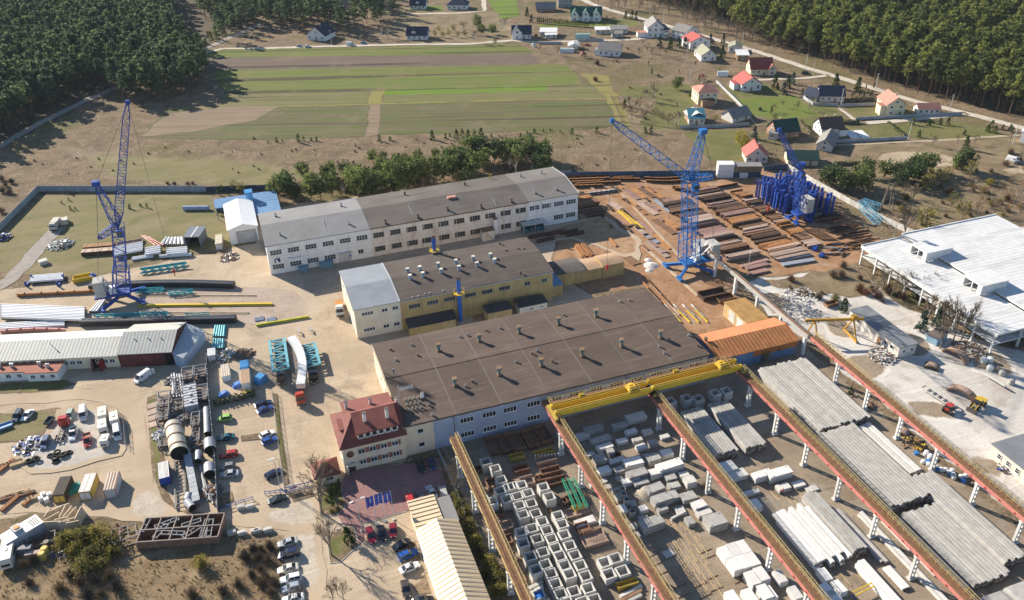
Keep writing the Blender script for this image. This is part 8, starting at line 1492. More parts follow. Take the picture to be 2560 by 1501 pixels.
heap('silvery scrap heap on the walled meadow',10,600,940,4.6,1.8,[ZINC,WHITEM,GRIM],220,.5); heap('blue scrap frames at the meadow edge by the wall',10,30,870,3.2,1.6,[BLUE,ZINC,RUSTC],70,.8); heap('mixed tyres and scrap heap in the scrap lot',20,300,1440,4,1.0,[GRIM,ZINC,BLUE,WHITEM],110,.6); heap('rubble heap beside the derelict block',23,1130,560,4,1.4,[CONCL,SHUTP,CONCD],150,.6); heap('dark scrap heap behind the blue hut',23,1980,500,5,1.5,[GRIM,CONCD,RUSTC],160,.6); heap('black scrap pile by the grey-roofed block',33,2350,190,2.2,.9,[GRIM,BLUE,CONCL],60,.5); heap('dark scrap under the panel stacks',30,560,960,4,1.0,[GRIM,RUSTC,BLUE,ZINC],110,.5); heap('scrap heap beside the last runway column',23,1430,1420,3.0,.8,[GRIM,YEL,RUSTC],70,.5); heap('scrap under the white annex of pipes',10,2260,1060,3.2,.9,[GRIM,WHITEM,RUSTC],70,.6); heap('pale rubble on the dusty ground by the runway',13,300,1440,6,.9,[CONCL,CONCW],140,.5); heap('timber and junk pile in the storage corner',20,2200,560,3.4,1.2,[TIMB,GRIM,WHITEM],100,.7); heap('dark machine parts in the storage corner',20,2400,540,3,1.3,[GRIM,RUSTC],80,.6); heap('grey rubble behind the concrete runway',23,330,130,6,1.0,[CONCL,CONCD],140,.5); heap('scattered rubble behind the concrete frame building',13,2150,830,9,.8,[CONCL,CONCD],150,.5); heap('bank of pale rubble behind the concrete frame building',13,2400,1030,9,1.1,[CONCL,CONCW],170,.5)
# ================================================================ asphalt plant and junk in the middle left
def cyl(label, rc, a, b, r, m, z, bands=0, name='drum', mb_=None, inner=True):
    A, B = q(rc,*a,z), q(rc,*b,z); t = thing(name, label, 'machine', (A.x,A.y,0)); mb = MB(); mb.tube(A, B, r, 24, 0, caps=True, mc=1); part(t, 'shell', mb, [m, MATS['soot_shade']])
    for i in range(bands): c = A.lerp(B,(i+.5)/bands); d = (B-A).normalized(); part(t, 'band', MB().tube(c-d*.2, c+d*.2, r*1.06, 24), RUSTC)
    for f in (.2,.8): c = A.lerp(B,f); part(t, 'support', MB().box(c.x-.9,c.y-.3,0,c.x+.9,c.y+.3,max(.2,z-r*.8)), GRIM)
PLG = mat('plant_grey',(.20,.21,.23),.55,.2,1,stain=(.2,.13,.09)); PLL = mat('plant_light',(.36,.375,.40),.5,.15,1)
cyl('large cream drying drum with rusty bands in the asphalt plant',20,(1705,1240),(1765,1510),2.1,mat('drum_cream',(.60,.54,.44),.6,.12,1),2.6,3)
cyl('silver duct pipe beside the drying drum',20,(2030,1070),(2040,1320),.8,PLL,1.4,0,'duct'); cyl('round silver silo mouth at the plant end',30,(2055,150),(2060,240),1.3,PLL,1.6,0,'silo'); cyl('short silver cyclone below the duct',20,(2060,1390),(2070,1480),1.4,PLL,2.0,0,'cyclone'); cyl('silver elbow duct at the plant foot, upper leg',30,(1860,440),(1840,500),.9,PLL,1.2,0,'duct'); cyl('silver elbow duct at the plant foot, lower leg',30,(1838,505),(1890,570),.9,PLL,1.2,0,'duct'); cyl('curved silver chute pipe by the plant silo',30,(1950,20),(1945,110),.8,PLL,1.6,0,'duct')
def frame_box(label, rc, x, y, L, W_, h, rz, m=PLG, infill=True, name='plant_section'):
    p = q(rc,x,y,h*.5); t = thing(name, label, 'steel frame', (p.x,p.y,0), rz)
    for sx in (-1,1):
        for sy in (-1,1): MB().box(sx*L/2-.12,sy*W_/2-.12,0,sx*L/2+.12,sy*W_/2+.12,h).build('post', m, t)
    for z in (.25,h-.12):
        for sy in (-1,1): MB().box(-L/2,sy*W_/2-.1,z-.1,L/2,sy*W_/2+.1,z+.1).build('rail', m, t)
        for sx in (-1,1): MB().box(sx*L/2-.1,-W_/2,z-.098,sx*L/2+.1,W_/2,z+.098).build('rail', m, t)
    n = max(2, int(L/1.4))
    for i in range(1, n): MB().box(-L/2+L*i/n-.07,-W_/2,h-.2,-L/2+L*i/n+.07,W_/2,h-.06).build('slat', m, t)
    for sy in (-1,1): MB().bar((-L/2,sy*W_/2,.3),(L/2,sy*W_/2,h-.2),.1).build('brace', m, t)
    if infill: MB().box(-L*.42,-W_*.4,h*.25,L*.42,W_*.4,h*.55).build('hopper', mat('rusty_hopper',(.16,.12,.10),.8,.3,1), t)
PR = math.pi/2-.06
for i, a in enumerate(((1850,740,4.6,3,2.6,'workshop'),(1975,720,4.4,3,2.6,'screen fence'),(1620,1000,5.5,3,3.0,'dirt road'),(1610,1130,5.5,3,3.0,'drum'),(1990,930,6,3,2.4,'duct'),(1760,1050,4,2.4,2.2,'centre'),(1760,860,7,2.2,1.6,'pipe bundle'),(1620,1400,4,2.6,1.6,'foot'),(1930,1190,5,2,2.2,'inner'),(1930,1340,5,1.8,1.6,'lower inner'))): frame_box('grey steel hopper frame at the %s side of the dismantled asphalt plant' % a[5], 20, a[0], a[1], a[2], a[3], a[4], PR)
for i in range(5): pipe('grey pipe in the plant pipe bundle', 20, (1690+i*26,720+i*4), (1715+i*28,960), .3, PLL, 'plant pipe bundle', .3+.3*(i%2), 'plant_pipe')
A, B = q(20,1865,840,2), q(20,1885,1050,2); t = thing('filter_house', 'light grey filter house with three roof domes in the asphalt plant', 'machine', (A.x,A.y,0), ang(A,B)); L = (B-A).length; MB().box(0,-1.7,0,L,1.7,2.4).build('body', PLL, t)
for i in range(3): MB().tube((L*(i+.5)/3,0,2.4),(L*(i+.5)/3,0,2.8),.4,12).build('dome', ZINC, t)
for i in range(8): MB().box(L*i/8,-1.75,2.4,L*i/8+.12,1.75,2.5).build('rib', PLG, t)
A, B = q(30,1830,0,1.4), q(30,1930,510,1.4); t = thing('conveyor', 'long grey box conveyor lying along the asphalt plant', 'conveyor', (A.x,A.y,0), ang(A,B)); L = (B-A).length; MB().box(0,-.8,.5,L,.8,1.6).build('trough', PLG, t); n = 12
for i in range(n): MB().box(L*i/n+.05,-.85,1.61,L*(i+1)/n-.05,.85,1.72).build('cover_plate', PLL, t)
A, B = q(30,1750,60,1), q(30,1770,550,1); t = thing('ladder_rack', 'blue-grey ladder frame beside the box conveyor', 'steel frame', (A.x,A.y,0), ang(A,B)); L = (B-A).length
for s in (-1,1): MB().box(0,s*1.1-.12,.3,L,s*1.1+.12,.7).build('rail', PLG, t)
for i in range(14): MB().box(L*i/13-.07,-1,.5,L*i/13+.07,1,.6).build('rung', PLG, t)
for i in range(8): pipe('pale pipe in the loose heap along the conveyor', 30, (1960+i*10,140+i*30), (2010+i*12,420+i*16), .22, (PLL,CONCL,PLG)[i%3], 'loose pipes along the conveyor', .2*(i%3), 'plant_pipe')
heap('machine parts heap at the plant foot',30,2060,420,2.8,1.2,[PLG,PLL,RUSTC,GRIM],110,.6); heap('dark machinery parts in the middle of the plant',20,1760,930,2.6,1.2,[PLG,GRIM,PLL],110,.6); heap('grey grating scrap between the drum and dirt road',20,1600,1330,2.4,.9,[PLG,PLL],70,.6); heap('rusty burner parts beside the drum',20,1900,1400,2.2,1.2,[RUSTC,PLG,PLL],80,.5)
for i in range(4): A = q(20,1510+i*2,1040+i*62); tag(MB().box(-1.6,-1.1,.05,1.6,1.1,.18).box(-1.5,-1.0,.18,-1.35,1.0,.22).build('concrete_plate', mat('pinkish_slab',(.5,.38,.3),.9), None, (A.x,A.y,0), .2), 'pinkish concrete plate along the plant edge', 'slab', 'pinkish plates')
for x, y in ((1700,800),(1950,800),(1680,1120),(1990,1100),(1820,1180),(1960,1450)): heap('dark twisted steel clutter inside the asphalt plant', 20, x, y, 2.2, 1.3, [GRIM,PLG,RUSTC,PLL], 110, .5)
# rusty trough frame + bank junk
A, B = q(30,1365,985,0), q(30,2160,930,0); t = thing('steel_trough', 'long rusty steel trough divided into open compartments on the bank', 'steel frame', (A.x,A.y,0), ang(A,B)); L = (B-A).length; W_ = 7.0; TRF = mat('trough_rust',(.27,.155,.11),.8,.25,1,stain=(.17,.09,.06)); TRE = mat('trough_edge',(.25,.20,.175),.7,.2,1)
MB().box(0,0,.2,L,W_,.35).build('floor', RU[5], t)
for y in (0,W_/2,W_): MB().box(0,y-.08,.35,L,y+.08,2.4).build('long_wall', TRF, t); MB().box(0,y-.14,2.41,L,y+.14,2.5).build('top_edge', TRE, t)
for i in range(6): x = L*i/5; MB().box(x-.08,.1,.36,x+.08,W_/2-.1,2.35).box(x-.08,W_/2+.1,.36,x+.08,W_-.1,2.35).build('divider', TRF, t); MB().box(x-.13,.1,2.36,x+.13,W_-.1,2.46).build('divider_edge', TRE, t)
for i in range(9): MB().box(L*i/8-.1,-.3,0,L*i/8+.1,-.1,2.2).build('rib', TRE, t)
for x, y, l, a in ((1600,880,4,.9),(1660,800,5,.2),(1900,800,4,.1),(2030,850,5,1.3),(2080,850,5,1.4),(1450,820,4,1.2),(1720,900,5,-.4),(1900,890,4,.5)): frame_box('grey scaffold piece thrown into the rusty trough', 30, x, y-20, l, 1.0, .5, a, PLG, False, 'scaffold_piece'); 
for o in COL.objects:
    if o.name.startswith('scaffold_piece'): o.location.z = 1.9; o['group'] = 'scaffold pieces in the trough'
PNL = mat('panel_cream',(.62,.50,.36),.7,.1,1); PNE = mat('panel_edge',(.50,.55,.22),.6)
for i, (x, y, a, w_) in enumerate(((490,660,1.2,3),(560,640,.3,3.2),(640,650,1.3,3.6),(650,605,.1,2.6),(700,650,1.1,3.4),(730,660,1.0,3.4),(820,660,1.3,3.8),(540,700,.5,3.4),(430,780,-.2,2.6),(500,760,-.3,2.4),(580,760,-.35,2.4),(650,770,-.1,2.4),(740,760,-.05,2.6),(620,725,0,2.4),(710,725,.1,2.4))):
    A = q(30,x,y+25); t = thing('sandwich_panel', 'cream insulated panel standing in the jumble on the bank', 'panel', (A.x,A.y,0), a, 'insulated panels on the bank'); mb = MB().box(-w_/2,-.09,0,w_/2,.09,2.4); mb.xf(Matrix.Rotation(sc_.uniform(-.3,.1),4,'X')); mb.build('panel', PNL, t)
    MB().box(-w_/2,-.11,0.02,w_/2,-.095,.1).build('edge_trim', PNE, t)
A = q(30,230,830,1.5); t = thing('machine_housing', 'large white machine housing with vents on the bank', 'machine', (A.x,A.y,0), .55); MB().box(-4,-1.8,0,4,1.8,3).build('body', PLL, t); MB().box(-4.1,-1.9,3.02,4.1,1.9,3.15).build('roof', WHITEM, t)
for i in range(4): MB().box(2+i*.45,-1.2,3.16,2.2+i*.45,1.2,3.24).build('vent_slot', GRIM, t)
MB().box(-1.6,-1.1,3.15,.2,1.1,4.2).build('blower', PLL, t); MB().tube((-.7,0,4.2),(-.7,0,4.35),.6,14).build('blower_fan', mat('fan_orange',(.6,.25,.03),.6), t)
A = q(30,215,1020,1); container('grey open tank box beside the white caravan body',30,(165,985),(190,935),2.6,2.2,PLG,(PLG,),'tank_box',False); container('low tan crate on the bank',30,(235,1040),(250,1000),3,1.6,mat('tan_box',(.55,.42,.36),.7),(mat('tan_box',(.55,.42,.36)),),'crate',False)
for i, (x, y, lab) in enumerate(((475,960,'dark steel drum on the bank'),(455,1020,'yellow drum beside the dark one'),(430,1070,'yellow cone hopper below the drums'))): A = q(30,x,y); tag(MB().tube((0,0,0),(0,0,1.6),.85,14).tube((0,0,1.6),(0,0,1.9),.85,14,0,.6).build('steel_drum', (GRIM, CYL, CYL)[i], None, (A.x,A.y,0)), lab, 'drum')
frame_box('grey rusty frame at the end of the trough', 30, 1230, 850, 5, 4, 2.4, .1, TRE, False); frame_box('small rack with rails beside the rusty frame', 30, 1120, 820, 5, 2, 1.0, 1.0, TRF, False); frame_box('dark slatted cage on the bank', 30, 400, 900, 6, 3, 1.4, .1, GRIM, False)
for x, y in ((2280,830),(2380,830),(2510,810)): A = q(30,x,y); tag(MB().box(-.9,-.45,0,.9,.45,.9).box(-.7,-.35,.9,.7,.35,.95).build('concrete_block', CONCL, None, (A.x,A.y,0)), 'pale concrete barrier block along the bank track', 'block', 'barrier blocks')
for x, y in ((120,800),(20,810)): A = q(31,x,y); tag(MB().box(-.9,-.45,0,.9,.45,.9).box(-.7,-.35,.9,.7,.35,.95).build('concrete_block', CONCL, None, (A.x,A.y,0)), 'pale concrete barrier block along the bank track', 'block', 'barrier blocks')
for x, y in ((2370,580),(2460,570)): A = q(30,x,y); tag(MB().box(-.8,-.45,0,.8,.45,.9).box(-.6,-.3,.9,.6,.3,.95).build('concrete_block', CONCL, None, (A.x,A.y,0)), 'concrete block beside the blue gate ramp', 'block', 'blocks by the ramp')
tyre = MB(); nn = 14
for i in range(nn):
    for j in range(6):
        def tp(i, j): a, b = 2*math.pi*i/nn, 2*math.pi*j/6; r = .55+.22*math.cos(b); return (r*math.cos(a), r*math.sin(a), .22+.22*math.sin(b))
        tyre.add([tp(i,j),tp(i+1,j),tp(i+1,j+1),tp(i,j+1)], [(0,1,2,3)], 0, True)
TYM = tyre.mesh('tyre', [TYRE])
for i, (x, y) in enumerate(((350,90),(370,110),(500,65),(570,40),(575,60),(545,100),(550,125),(640,60),(680,35),(290,130),(310,120),(620,70))): A = q(30,x,y); single('tyre', TYM, (A.x,A.y,.44*(i%2)), i, 'worn black tyre in the scrap lot heap', 'tyre', 'scrap tyres', (1.2,1.2,1.1))
for i, (x, y, l) in enumerate(((110,140,5),(190,145,4),(60,165,5),(130,460,5),(180,440,5),(120,520,6),(270,440,3.4),(370,470,4.5),(280,510,3),(60,490,3))): A = q(30,x,y); tag(MB().box(-l/2,-.5,0,l/2,.5,.5).box(-l/2,-.45,.5,l/2,-.1,.65).box(-l/2,.1,.5,l/2,.45,.65).build('timber_stack', (RU[5],TIMB,RU[2])[i%3], None, (A.x,A.y,0), (.1,.15,.9)[i%3]), ('brown','tan','orange-brown')[i%3]+' board stack at the scrap lot edge', 'board stack', 'board stacks')
for i, (x, y) in enumerate(((410,500),(430,460),(465,510),(490,460))): A = q(30,x,y); tag(MB().box(-.55,-.55,0,.55,.55,.15).box(-.5,-.5,.15,.5,.5,1.1).tube((0,0,1.1),(0,0,1.2),.15,8).build('water_tote', WHITEM, None, (A.x,A.y,0), .3), 'white plastic tank cube beside the dark brown cabin', 'tank', 'plastic tank cubes')
A = q(30,735,400); tag(MB().box(-1.6,-1.2,0,1.6,1.2,.9).box(-1.7,-1.3,.9,1.7,.0,1.0).box(-1.7,.1,.9,1.7,1.3,1.1).build('green_skip', paint('skip_green',(.02,.25,.2)), None, (A.x,A.y,0), .4), 'green lidded skip between the brown and yellow cabins', 'skip'); A = q(20,30,1265); tag(MB().box(-2.2,-1.1,.3,2.2,1.1,.5).box(-2.2,-1.1,.5,2.2,-1.0,.9).box(-2.2,1,.5,2.2,1.1,.9).bar((2.2,0,.4),(4.5,.3,.4),.12).build('boat_trailer', paint('trailer_blue',(.15,.3,.5)), None, (A.x,A.y,0), .3), 'pale blue flat trailer at the grass lot', 'trailer')
for (x, y), c, lab in (((2210,940),paint('tarp_blue',(.03,.16,.5)),'blue tarpaulin-covered pile by the hedge'),((2345,850),paint('tarp_blue',(.03,.16,.5)),'crumpled blue tarpaulin beside the pale cabin'),((2440,930),YEL,'yellow machine part by the hedge')): A = q(20,x,y); mb = loft([(-1.5,.6,0,.3,.4),(-.8,1.0,0,.7,1.1),(.5,1.1,0,.6,1.3),(1.4,.7,0,.3,.5)]); tag(mb.build('covered_pile', c, None, (A.x,A.y,0), .3), lab, 'pile')
A = q(21,50,800); tag(loft([(-2,1,0,.6,.8),(-1,1.6,0,1.2,1.9),(1,1.6,0,1.1,2.0),(2,1.1,0,.6,1.0)]).build('covered_pile', BLUEL, None, (A.x,A.y,0), .8), 'bright blue tarpaulin covering a machine by the lorries', 'pile')
for x, y in ((425,330),(535,310)): A = q(21,x,y); tag(MB().box(-.15,-1.2,.9,.15,1.2,1.1).bar((-.5,-1,0),(0,-1,.9),.12).bar((.5,-1,0),(0,-1,.9),.12).bar((-.5,1,0),(0,1,.9),.12).bar((.5,1,0),(0,1,.9),.12).build('trestle', ZINC, None, (A.x,A.y,0)), 'grey steel trestle behind the loaded lorries', 'trestle', 'trestles')
for x, y, rc in ((30,175,21),(150,180,21)): A = q(rc,x,y,.6); [tag(MB().bar((-1.4,0,0),(1.4,0,0),.3).build('steel_bar', mat('blue_grey_bar',(.2,.24,.33),.5), None, (A.x,A.y+k*.45-1,.2), .0), 'blue-grey bar in the bundle by the olive-yellow beam', 'bar', 'blue-grey bars') for k in range(5)]
for x, y, r, rc in ((2120,615,.95,23),(2180,610,.95,23),(2180,690,.95,23),(2300,740,.9,23),(2390,830,.9,23)): A = q(rc,x,y); tag(MB().tube((0,0,0),(0,0,.5),r*.9,14,0,r).tube((0,0,.5),(0,0,1.4),r,14,0,r*.85).tube((0,0,1.4),(0,0,1.6),r*.85,14,0,.3).build('round_sack', WHITEM if y < 700 else CONCD, None, (A.x,A.y,0)), ('white' if y < 700 else 'grey')+' rounded sack on the dusty yard', 'sack', 'rounded sacks')
def arch(label, rc, a, b, w_, m):
    A, B = q(rc,*a), q(rc,*b); L = (B-A).length; t = thing('arch_segment', label, 'mould', (A.x,A.y,0), ang(A,B)); mb = MB(); n = 10; R_ = L/2
    for i in range(n): a0, a1 = math.pi*i/n, math.pi*(i+1)/n; p0, p1 = (R_-R_*math.cos(a0), .55*R_*math.sin(a0)), (R_-R_*math.cos(a1), .55*R_*math.sin(a1)); mb.add([(p0[0],-w_/2,p0[1]),(p1[0],-w_/2,p1[1]),(p1[0],w_/2,p1[1]),(p0[0],w_/2,p0[1]),(p0[0],-w_/2,p0[1]+.2),(p1[0],-w_/2,p1[1]+.2),(p1[0],w_/2,p1[1]+.2),(p0[0],w_/2,p0[1]+.2)],[(3,2,1,0),(4,5,6,7),(0,1,5,4),(2,3,7,6)])
    mb.build('shell', m, t)
    for s in (-1,1): e = MB(); [e.bar((R_-R_*math.cos(math.pi*i/n),s*w_/2,.55*R_*math.sin(math.pi*i/n)+.1),(R_-R_*math.cos(math.pi*(i+1)/n),s*w_/2,.55*R_*math.sin(math.pi*(i+1)/n)+.1),.15,.45) for i in range(n)]; e.build('rim', RUSTC, t)
arch('rusty arched mould beside the blue hut',23,(1740,500),(1960,630),2.4,SHUTP); arch('small rusty arched mould on the dusty yard',23,(1540,650),(1680,690),2.2,SHUTP); arch('long rusty arched mould behind the tractor',23,(1780,880),(2030,1000),2.2,SHUTP); arch('rusty half-ring under the last red runway',23,(940,1040),(1040,1060),2.0,RUSTC); arch('rusty arched mould below the last red runway',23,(1270,1290),(1380,1340),2.4,SHUTP)
A = q(23,1620,420); t = thing('blue_hut', 'pale blue metal hut under the bare trees', 'hut', (A.x,A.y,0), .3); MB().box(-1,-1.6,0,4.6,1.6,2.4).build('wall', mat('hut_blue',(.3,.48,.6),.6,.15), t); MB().box(-1.2,-1.8,2.41,4.8,1.8,2.55).build('roof', GRIM, t)
mould('rusty bogie scrap behind the portal crane', 23, 620, 40, 4, 2, 1.2, RUSTC, 4)
# ================================================================ walls, fences, poles, flags, people
def wall_line(label, pl, h, step, m, name='concrete_wall', th=.14, post=.22, pm_=None, cat='wall', cap=False):
    t = thing(name, label, cat, (pl[0].x,pl[0].y,0))
    for a, b in zip(pl, pl[1:]):
        n = max(1, round((b-a).length/step)); r = ang(a,b)
        for i in range(n):
            c = a.lerp(b,(i+.5)/n)-pl[0]; l = (b-a).length/n; key = ('wl',round(l,1),h,m.name,th)
            if key not in WCACHE: WCACHE[key] = MB().box(-l/2+.02,-th/2,0,l/2-.02,th/2,h).box(-l/2+.03,-th/2-.02,h*.5-.03,l/2-.03,th/2+.02,h*.5+.02).mesh('panel', [m])
            o = place('panel', WCACHE[key], t, (c.x,c.y,0), r)
            if post:
                k2 = ('wp',h,post,(pm_ or m).name)
                if k2 not in WCACHE: WCACHE[k2] = MB().box(-post/2,-post/2,0,post/2,post/2,h+.1).mesh('post', [pm_ or m])
                p = a.lerp(b,i/n)-pl[0]; place('post', WCACHE[k2], t, (p.x,p.y,0), r)
    return t
CWL = mat('wall_concrete',(.32,.34,.37),.9,.14,.5,rnd=.1); CWP = mat('precast_panel',(.55,.53,.49),.9,.1,.6,rnd=.12); FBL = mat('fence_blue',(.07,.11,.17),.6,.15); FDK = mat('fence_dark',(.04,.055,.08),.6,.2); WIRE = mat('wire_grey',(.30,.32,.33),.6)
wall_line('long grey concrete wall enclosing the meadow on two sides', [q(10,-420,1220),q(10,0,800),q(10,385,410),q(10,2030,412)], 2.6, 3.0, CWL)
wall_line('dark board fence continuing behind the tree belt', [q(10,2035,412),q(10,2520,395),q(11,430,400)], 2.2, 3.0, FDK, 'board_fence', cat='fence')
wall_line('pale precast panel fence between the blue columns and thicket', [q(13,185,185),q(13,470,350),q(13,800,535),q(13,1100,690),q(13,1430,850)], 2.2, 2.4, CWP, 'precast_fence', cat='fence')
wall_line('dark blue sheet fence behind the long rusty girders', [q(12,525,275),q(12,980,270),q(12,1640,262),q(12,2005,262)], 2.6, 3.0, FBL, 'sheet_fence', cat='fence'); wall_line('dark blue sheet fence between the wooden sheds and green barn', [q(12,2480,205),q(13,190,185)], 2.2, 3.0, FBL, 'sheet_fence', cat='fence')
wall_line('black metal screen fence along the asphalt plant', [q(20,2045,600),q(20,2060,900),q(20,2100,1300),q(30,2130,200),q(30,2155,650)], 2.4, 2.6, FDK, 'screen_fence', cat='fence', pm_=ZINC)
GW = mat('garden_wall',(.38,.39,.41),.9,.12)
for lab, pl in (('long grey garden wall before the cream house', [q(3,860,1185),q(3,1330,1160),q(3,1910,1132)]),('grey garden wall behind the pinkish house', [q(3,710,1055),q(3,1050,1040)]),('grey garden wall along the footpath below the slab', [q(3,580,1415),q(3,1000,1395),q(3,1365,1372)]),('grey wall below the teal-roofed garden house', [q(2,1650,1268),q(2,2000,1260),q(2,2335,1238)]),('pale wall running down beside the salmon villa', [q(2,2010,815),q(2,2200,1000),q(2,2362,1165)]),('low wall at the corner of the village junction', [q(2,260,435),q(2,490,435)]),('dark wall before the villa greenhouse', [q(2,640,408),q(2,900,402)]),('pinkish garden wall by the navy-roofed wing', [q(3,330,960),q(3,440,1040),q(3,690,1050)])):
    wall_line(lab, pl, 1.5, 3.0, GW, 'garden_wall', post=0)
FENCES = []
for lab, pl in (('thin wire fence at the field corner plot', [q(2,975,960),q(2,1050,1130),q(2,1110,1270)]),('wire fence of the dark plot by the pale wall', [q(2,975,972),q(2,1330,962)]),('low wire fence along the orchard edge', [q(2,490,590),q(2,900,600),q(2,1200,605)])): FENCES.append((lab, pl))
def mesh_fence(label, pl, h=1.8, step=2.4, m=WIRE):
    t = thing('mesh_fence', label, 'fence', (pl[0].x,pl[0].y,0))
    for a, b in zip(pl, pl[1:]):
        n = max(1, round((b-a).length/step))
        for i in range(n):
            p0, p1 = a.lerp(b,i/n), a.lerp(b,(i+1)/n); part(t, 'post', MB().box(p0.x-.05,p0.y-.05,0,p0.x+.05,p0.y+.05,h), m); w = MB()
            for z in (.1,h*.5,h-.05): w.bar((p0.x,p0.y,z),(p1.x,p1.y,z),.05)
            for k in range(1,6): c = p0.lerp(p1,k/6); w.bar((c.x,c.y,.1),(c.x,c.y,h),.03)
            part(t, 'mesh_panel', w, m)
mesh_fence('grey mesh fence between the parking lot and the works road', [q(21,165,920),q(21,230,1477),q(31,245,100),q(31,290,400)]); mesh_fence('bluish mesh fence between the forecourt and the straw runway', [q(31,1785,20),q(31,1900,260),q(31,2065,700)], 2.0, 2.4, mat('blue_wire',(.3,.42,.5),.5)); mesh_fence('mesh fence along the dirt road by the caravans', [q(20,1170,1110),q(20,1230,1250),q(20,1245,1477)])
for lab, pl in FENCES: mesh_fence(lab, pl, 1.2, 3.0, BARKG)
# sliding gate with sign
t = thing('sliding_gate', 'blue sliding gate with a small red and blue sign at the works entrance', 'gate', tuple(q(31,290,420))); a, b = q(31,290,425), q(31,565,355)
for z in (.2,1.6): part(t, 'rail', MB().bar(a+Vector((0,0,z)), b+Vector((0,0,z)), .14), BLUE)
for i in range(15): c = a.lerp(b,i/14); part(t, 'bar', MB().box(c.x-.04,c.y-.04,.2,c.x+.04,c.y+.04,1.6), BLUE)
c = a.lerp(b,.28); d = (b-a).normalized(); part(t, 'sign', MB().bar(c+d*-.9+Vector((0,-.12,1.15)), c+d*.9+Vector((0,-.12,1.15)), .05, .7), WHS); part(t, 'sign_band', MB().bar(c+d*.1+Vector((0,-.17,1.3)), c+d*.8+Vector((0,-.17,1.3)), .03, .3), RED); part(t, 'sign_band', MB().bar(c+d*-.8+Vector((0,-.17,1.0)), c+d*.6+Vector((0,-.17,1.0)), .03, .2), BLS)
for lab, a, b in (('blue ramp railing at the car park foot', q(30,2150,600), q(30,2490,495)),('blue gate rail beside the dark green car', q(31,90,440), q(31,290,425))):
    t = thing('steel_railing', lab, 'railing', tuple(a))
    for z in (.4,1.0): part(t, 'rail', MB().bar(a+Vector((0,0,z)), b+Vector((0,0,z)), .1), BLUE)
    for i in range(5): c = a.lerp(b,i/4); part(t, 'post', MB().box(c.x-.06,c.y-.06,0,c.x+.06,c.y+.06,1.2), BLUE)
for lab, rc, xs, h in (('clipped dark hedge between the storage corner and car park', 20, ((2110,1040),(2520,940)), 1.8),('dark hedge beside the brown-roofed house', 3, ((740,1225),(895,1215)), 2.0),('long dark hedge behind the cream house', 3, ((760,1010),(1045,990)), 2.0),('olive hedge beside the dark green roof', 3, ((320,1220),(420,1330)), 2.2),('dark hedge by the green barn', 13, ((650,150),(900,150)), 1.6),('hedge along the slab plot', 3, ((1180,1215),(1340,1340)), 1.2)):
    A, B = q(rc,*xs[0]), q(rc,*xs[1]); L = (B-A).length; t = thing('hedge', lab, 'hedge', tuple(A), ang(A,B)); rnd = random.Random(lab); mb = MB()
    for i in range(int(L*45)): quad(mb, rnd, Vector((rnd.uniform(0,L), rnd.gauss(0,.45), h*rnd.uniform(.1,1))), .3)
    mb.build('foliage', THUJA if 'olive' not in lab else OLIVE, t); MB().box(0,-.4,0,L,.4,h*.7).build('inner_growth', BARKG, t)
# lamp posts, power poles
def lamp(label, rc, x, y, h=9.2, arms=2, rz=0, name='lamp_post'):
    p = q(rc,x,y); t = thing(name, label, 'lamp post', (p.x,p.y,0), rz); MB().tube((0,0,0),(0,0,h),.11,8,0,.07).build('pole', ZINC, t); MB().box(-.25,-.25,0,.25,.25,.3).build('base', CONCL, t)
    for s in ((-1,1) if arms == 2 else (1,)): a = MB().tube((0,0,h),(s*1.3,0,h+.3),.05,6).build('arm', ZINC, t); MB().box(s*1.3-.45,-.16,h+.26,s*1.3+.45,.16,h+.42).build('lamp_head', FRAME, a)
lamp('double-armed street lamp beside the forecourt entrance',31,1040,800,9.2,2,.2); lamp('tall lamp post at the sliding gate',31,285,395,9.5,1,2.8); lamp('second lamp post behind the sliding gate',31,240,385,8.5,1,2.6); lamp('street lamp by the concrete runway end',12,2315,1240,8,1,1); lamp('tall lamp by the precast fence end',13,1225,915,8.5,1,0)
def pole(label, rc, x, y, h=9, wood=False):
    p = q(rc,x,y); t = thing('power_pole', label, 'power pole', (p.x,p.y,0), 0, 'village power poles'); MB().tube((0,0,0),(0,0,h),.16,8,0,.11).build('shaft', CONCL if not wood else BARKG, t); MB().box(-.8,-.07,h-.5,.8,.07,h-.36).build('cross_arm', GRIM, t)
    for s in (-.7,0,.7): MB().tube((s,0,h-.36),(s,0,h-.1),.06,6).build('insulator', FRAME, t)
for rc, x, y in ((3,370,690),(3,440,760),(3,1055,895),(3,1785,1110),(3,2410,1415),(2,1750,810),(2,1860,335),(2,2265,465),(2,1490,215),(2,1360,150),(1,745,440),(2,1715,620),(3,715,1050)): pole('pale concrete power pole standing in the village', rc, x, y)
pole('pale power pole at the wall end by the footpath',3,1378,1385); pole('tall thin pole behind the long rusty girders',12,1270,265,12); pole('slender pole among bare saplings by the grove',13,2085,920,8)
t = thing('timber_pylon', 'weathered timber A-frame pylon in the dry scrub', 'pylon', tuple(q(13,1160,600))); tp = q(13,1160,600); tp = Vector((tp.x,tp.y,11))
for x, y in ((1085,615),(1105,600),(1195,580),(1228,600)): part(t, 'leg', MB().tube(q(13,x,y), tp+Vector(((x-1160)*.015,0,0)), .2, 8, 0, .15), BARKG)
part(t, 'cross_arm', MB().bar(tp-Vector((1.6,0,0)), tp+Vector((1.6,0,0)), .2), BARKG); part(t, 'brace', MB().bar(q(13,1085,615).lerp(tp,.6), q(13,1228,600).lerp(tp,.6), .16), BARKG)
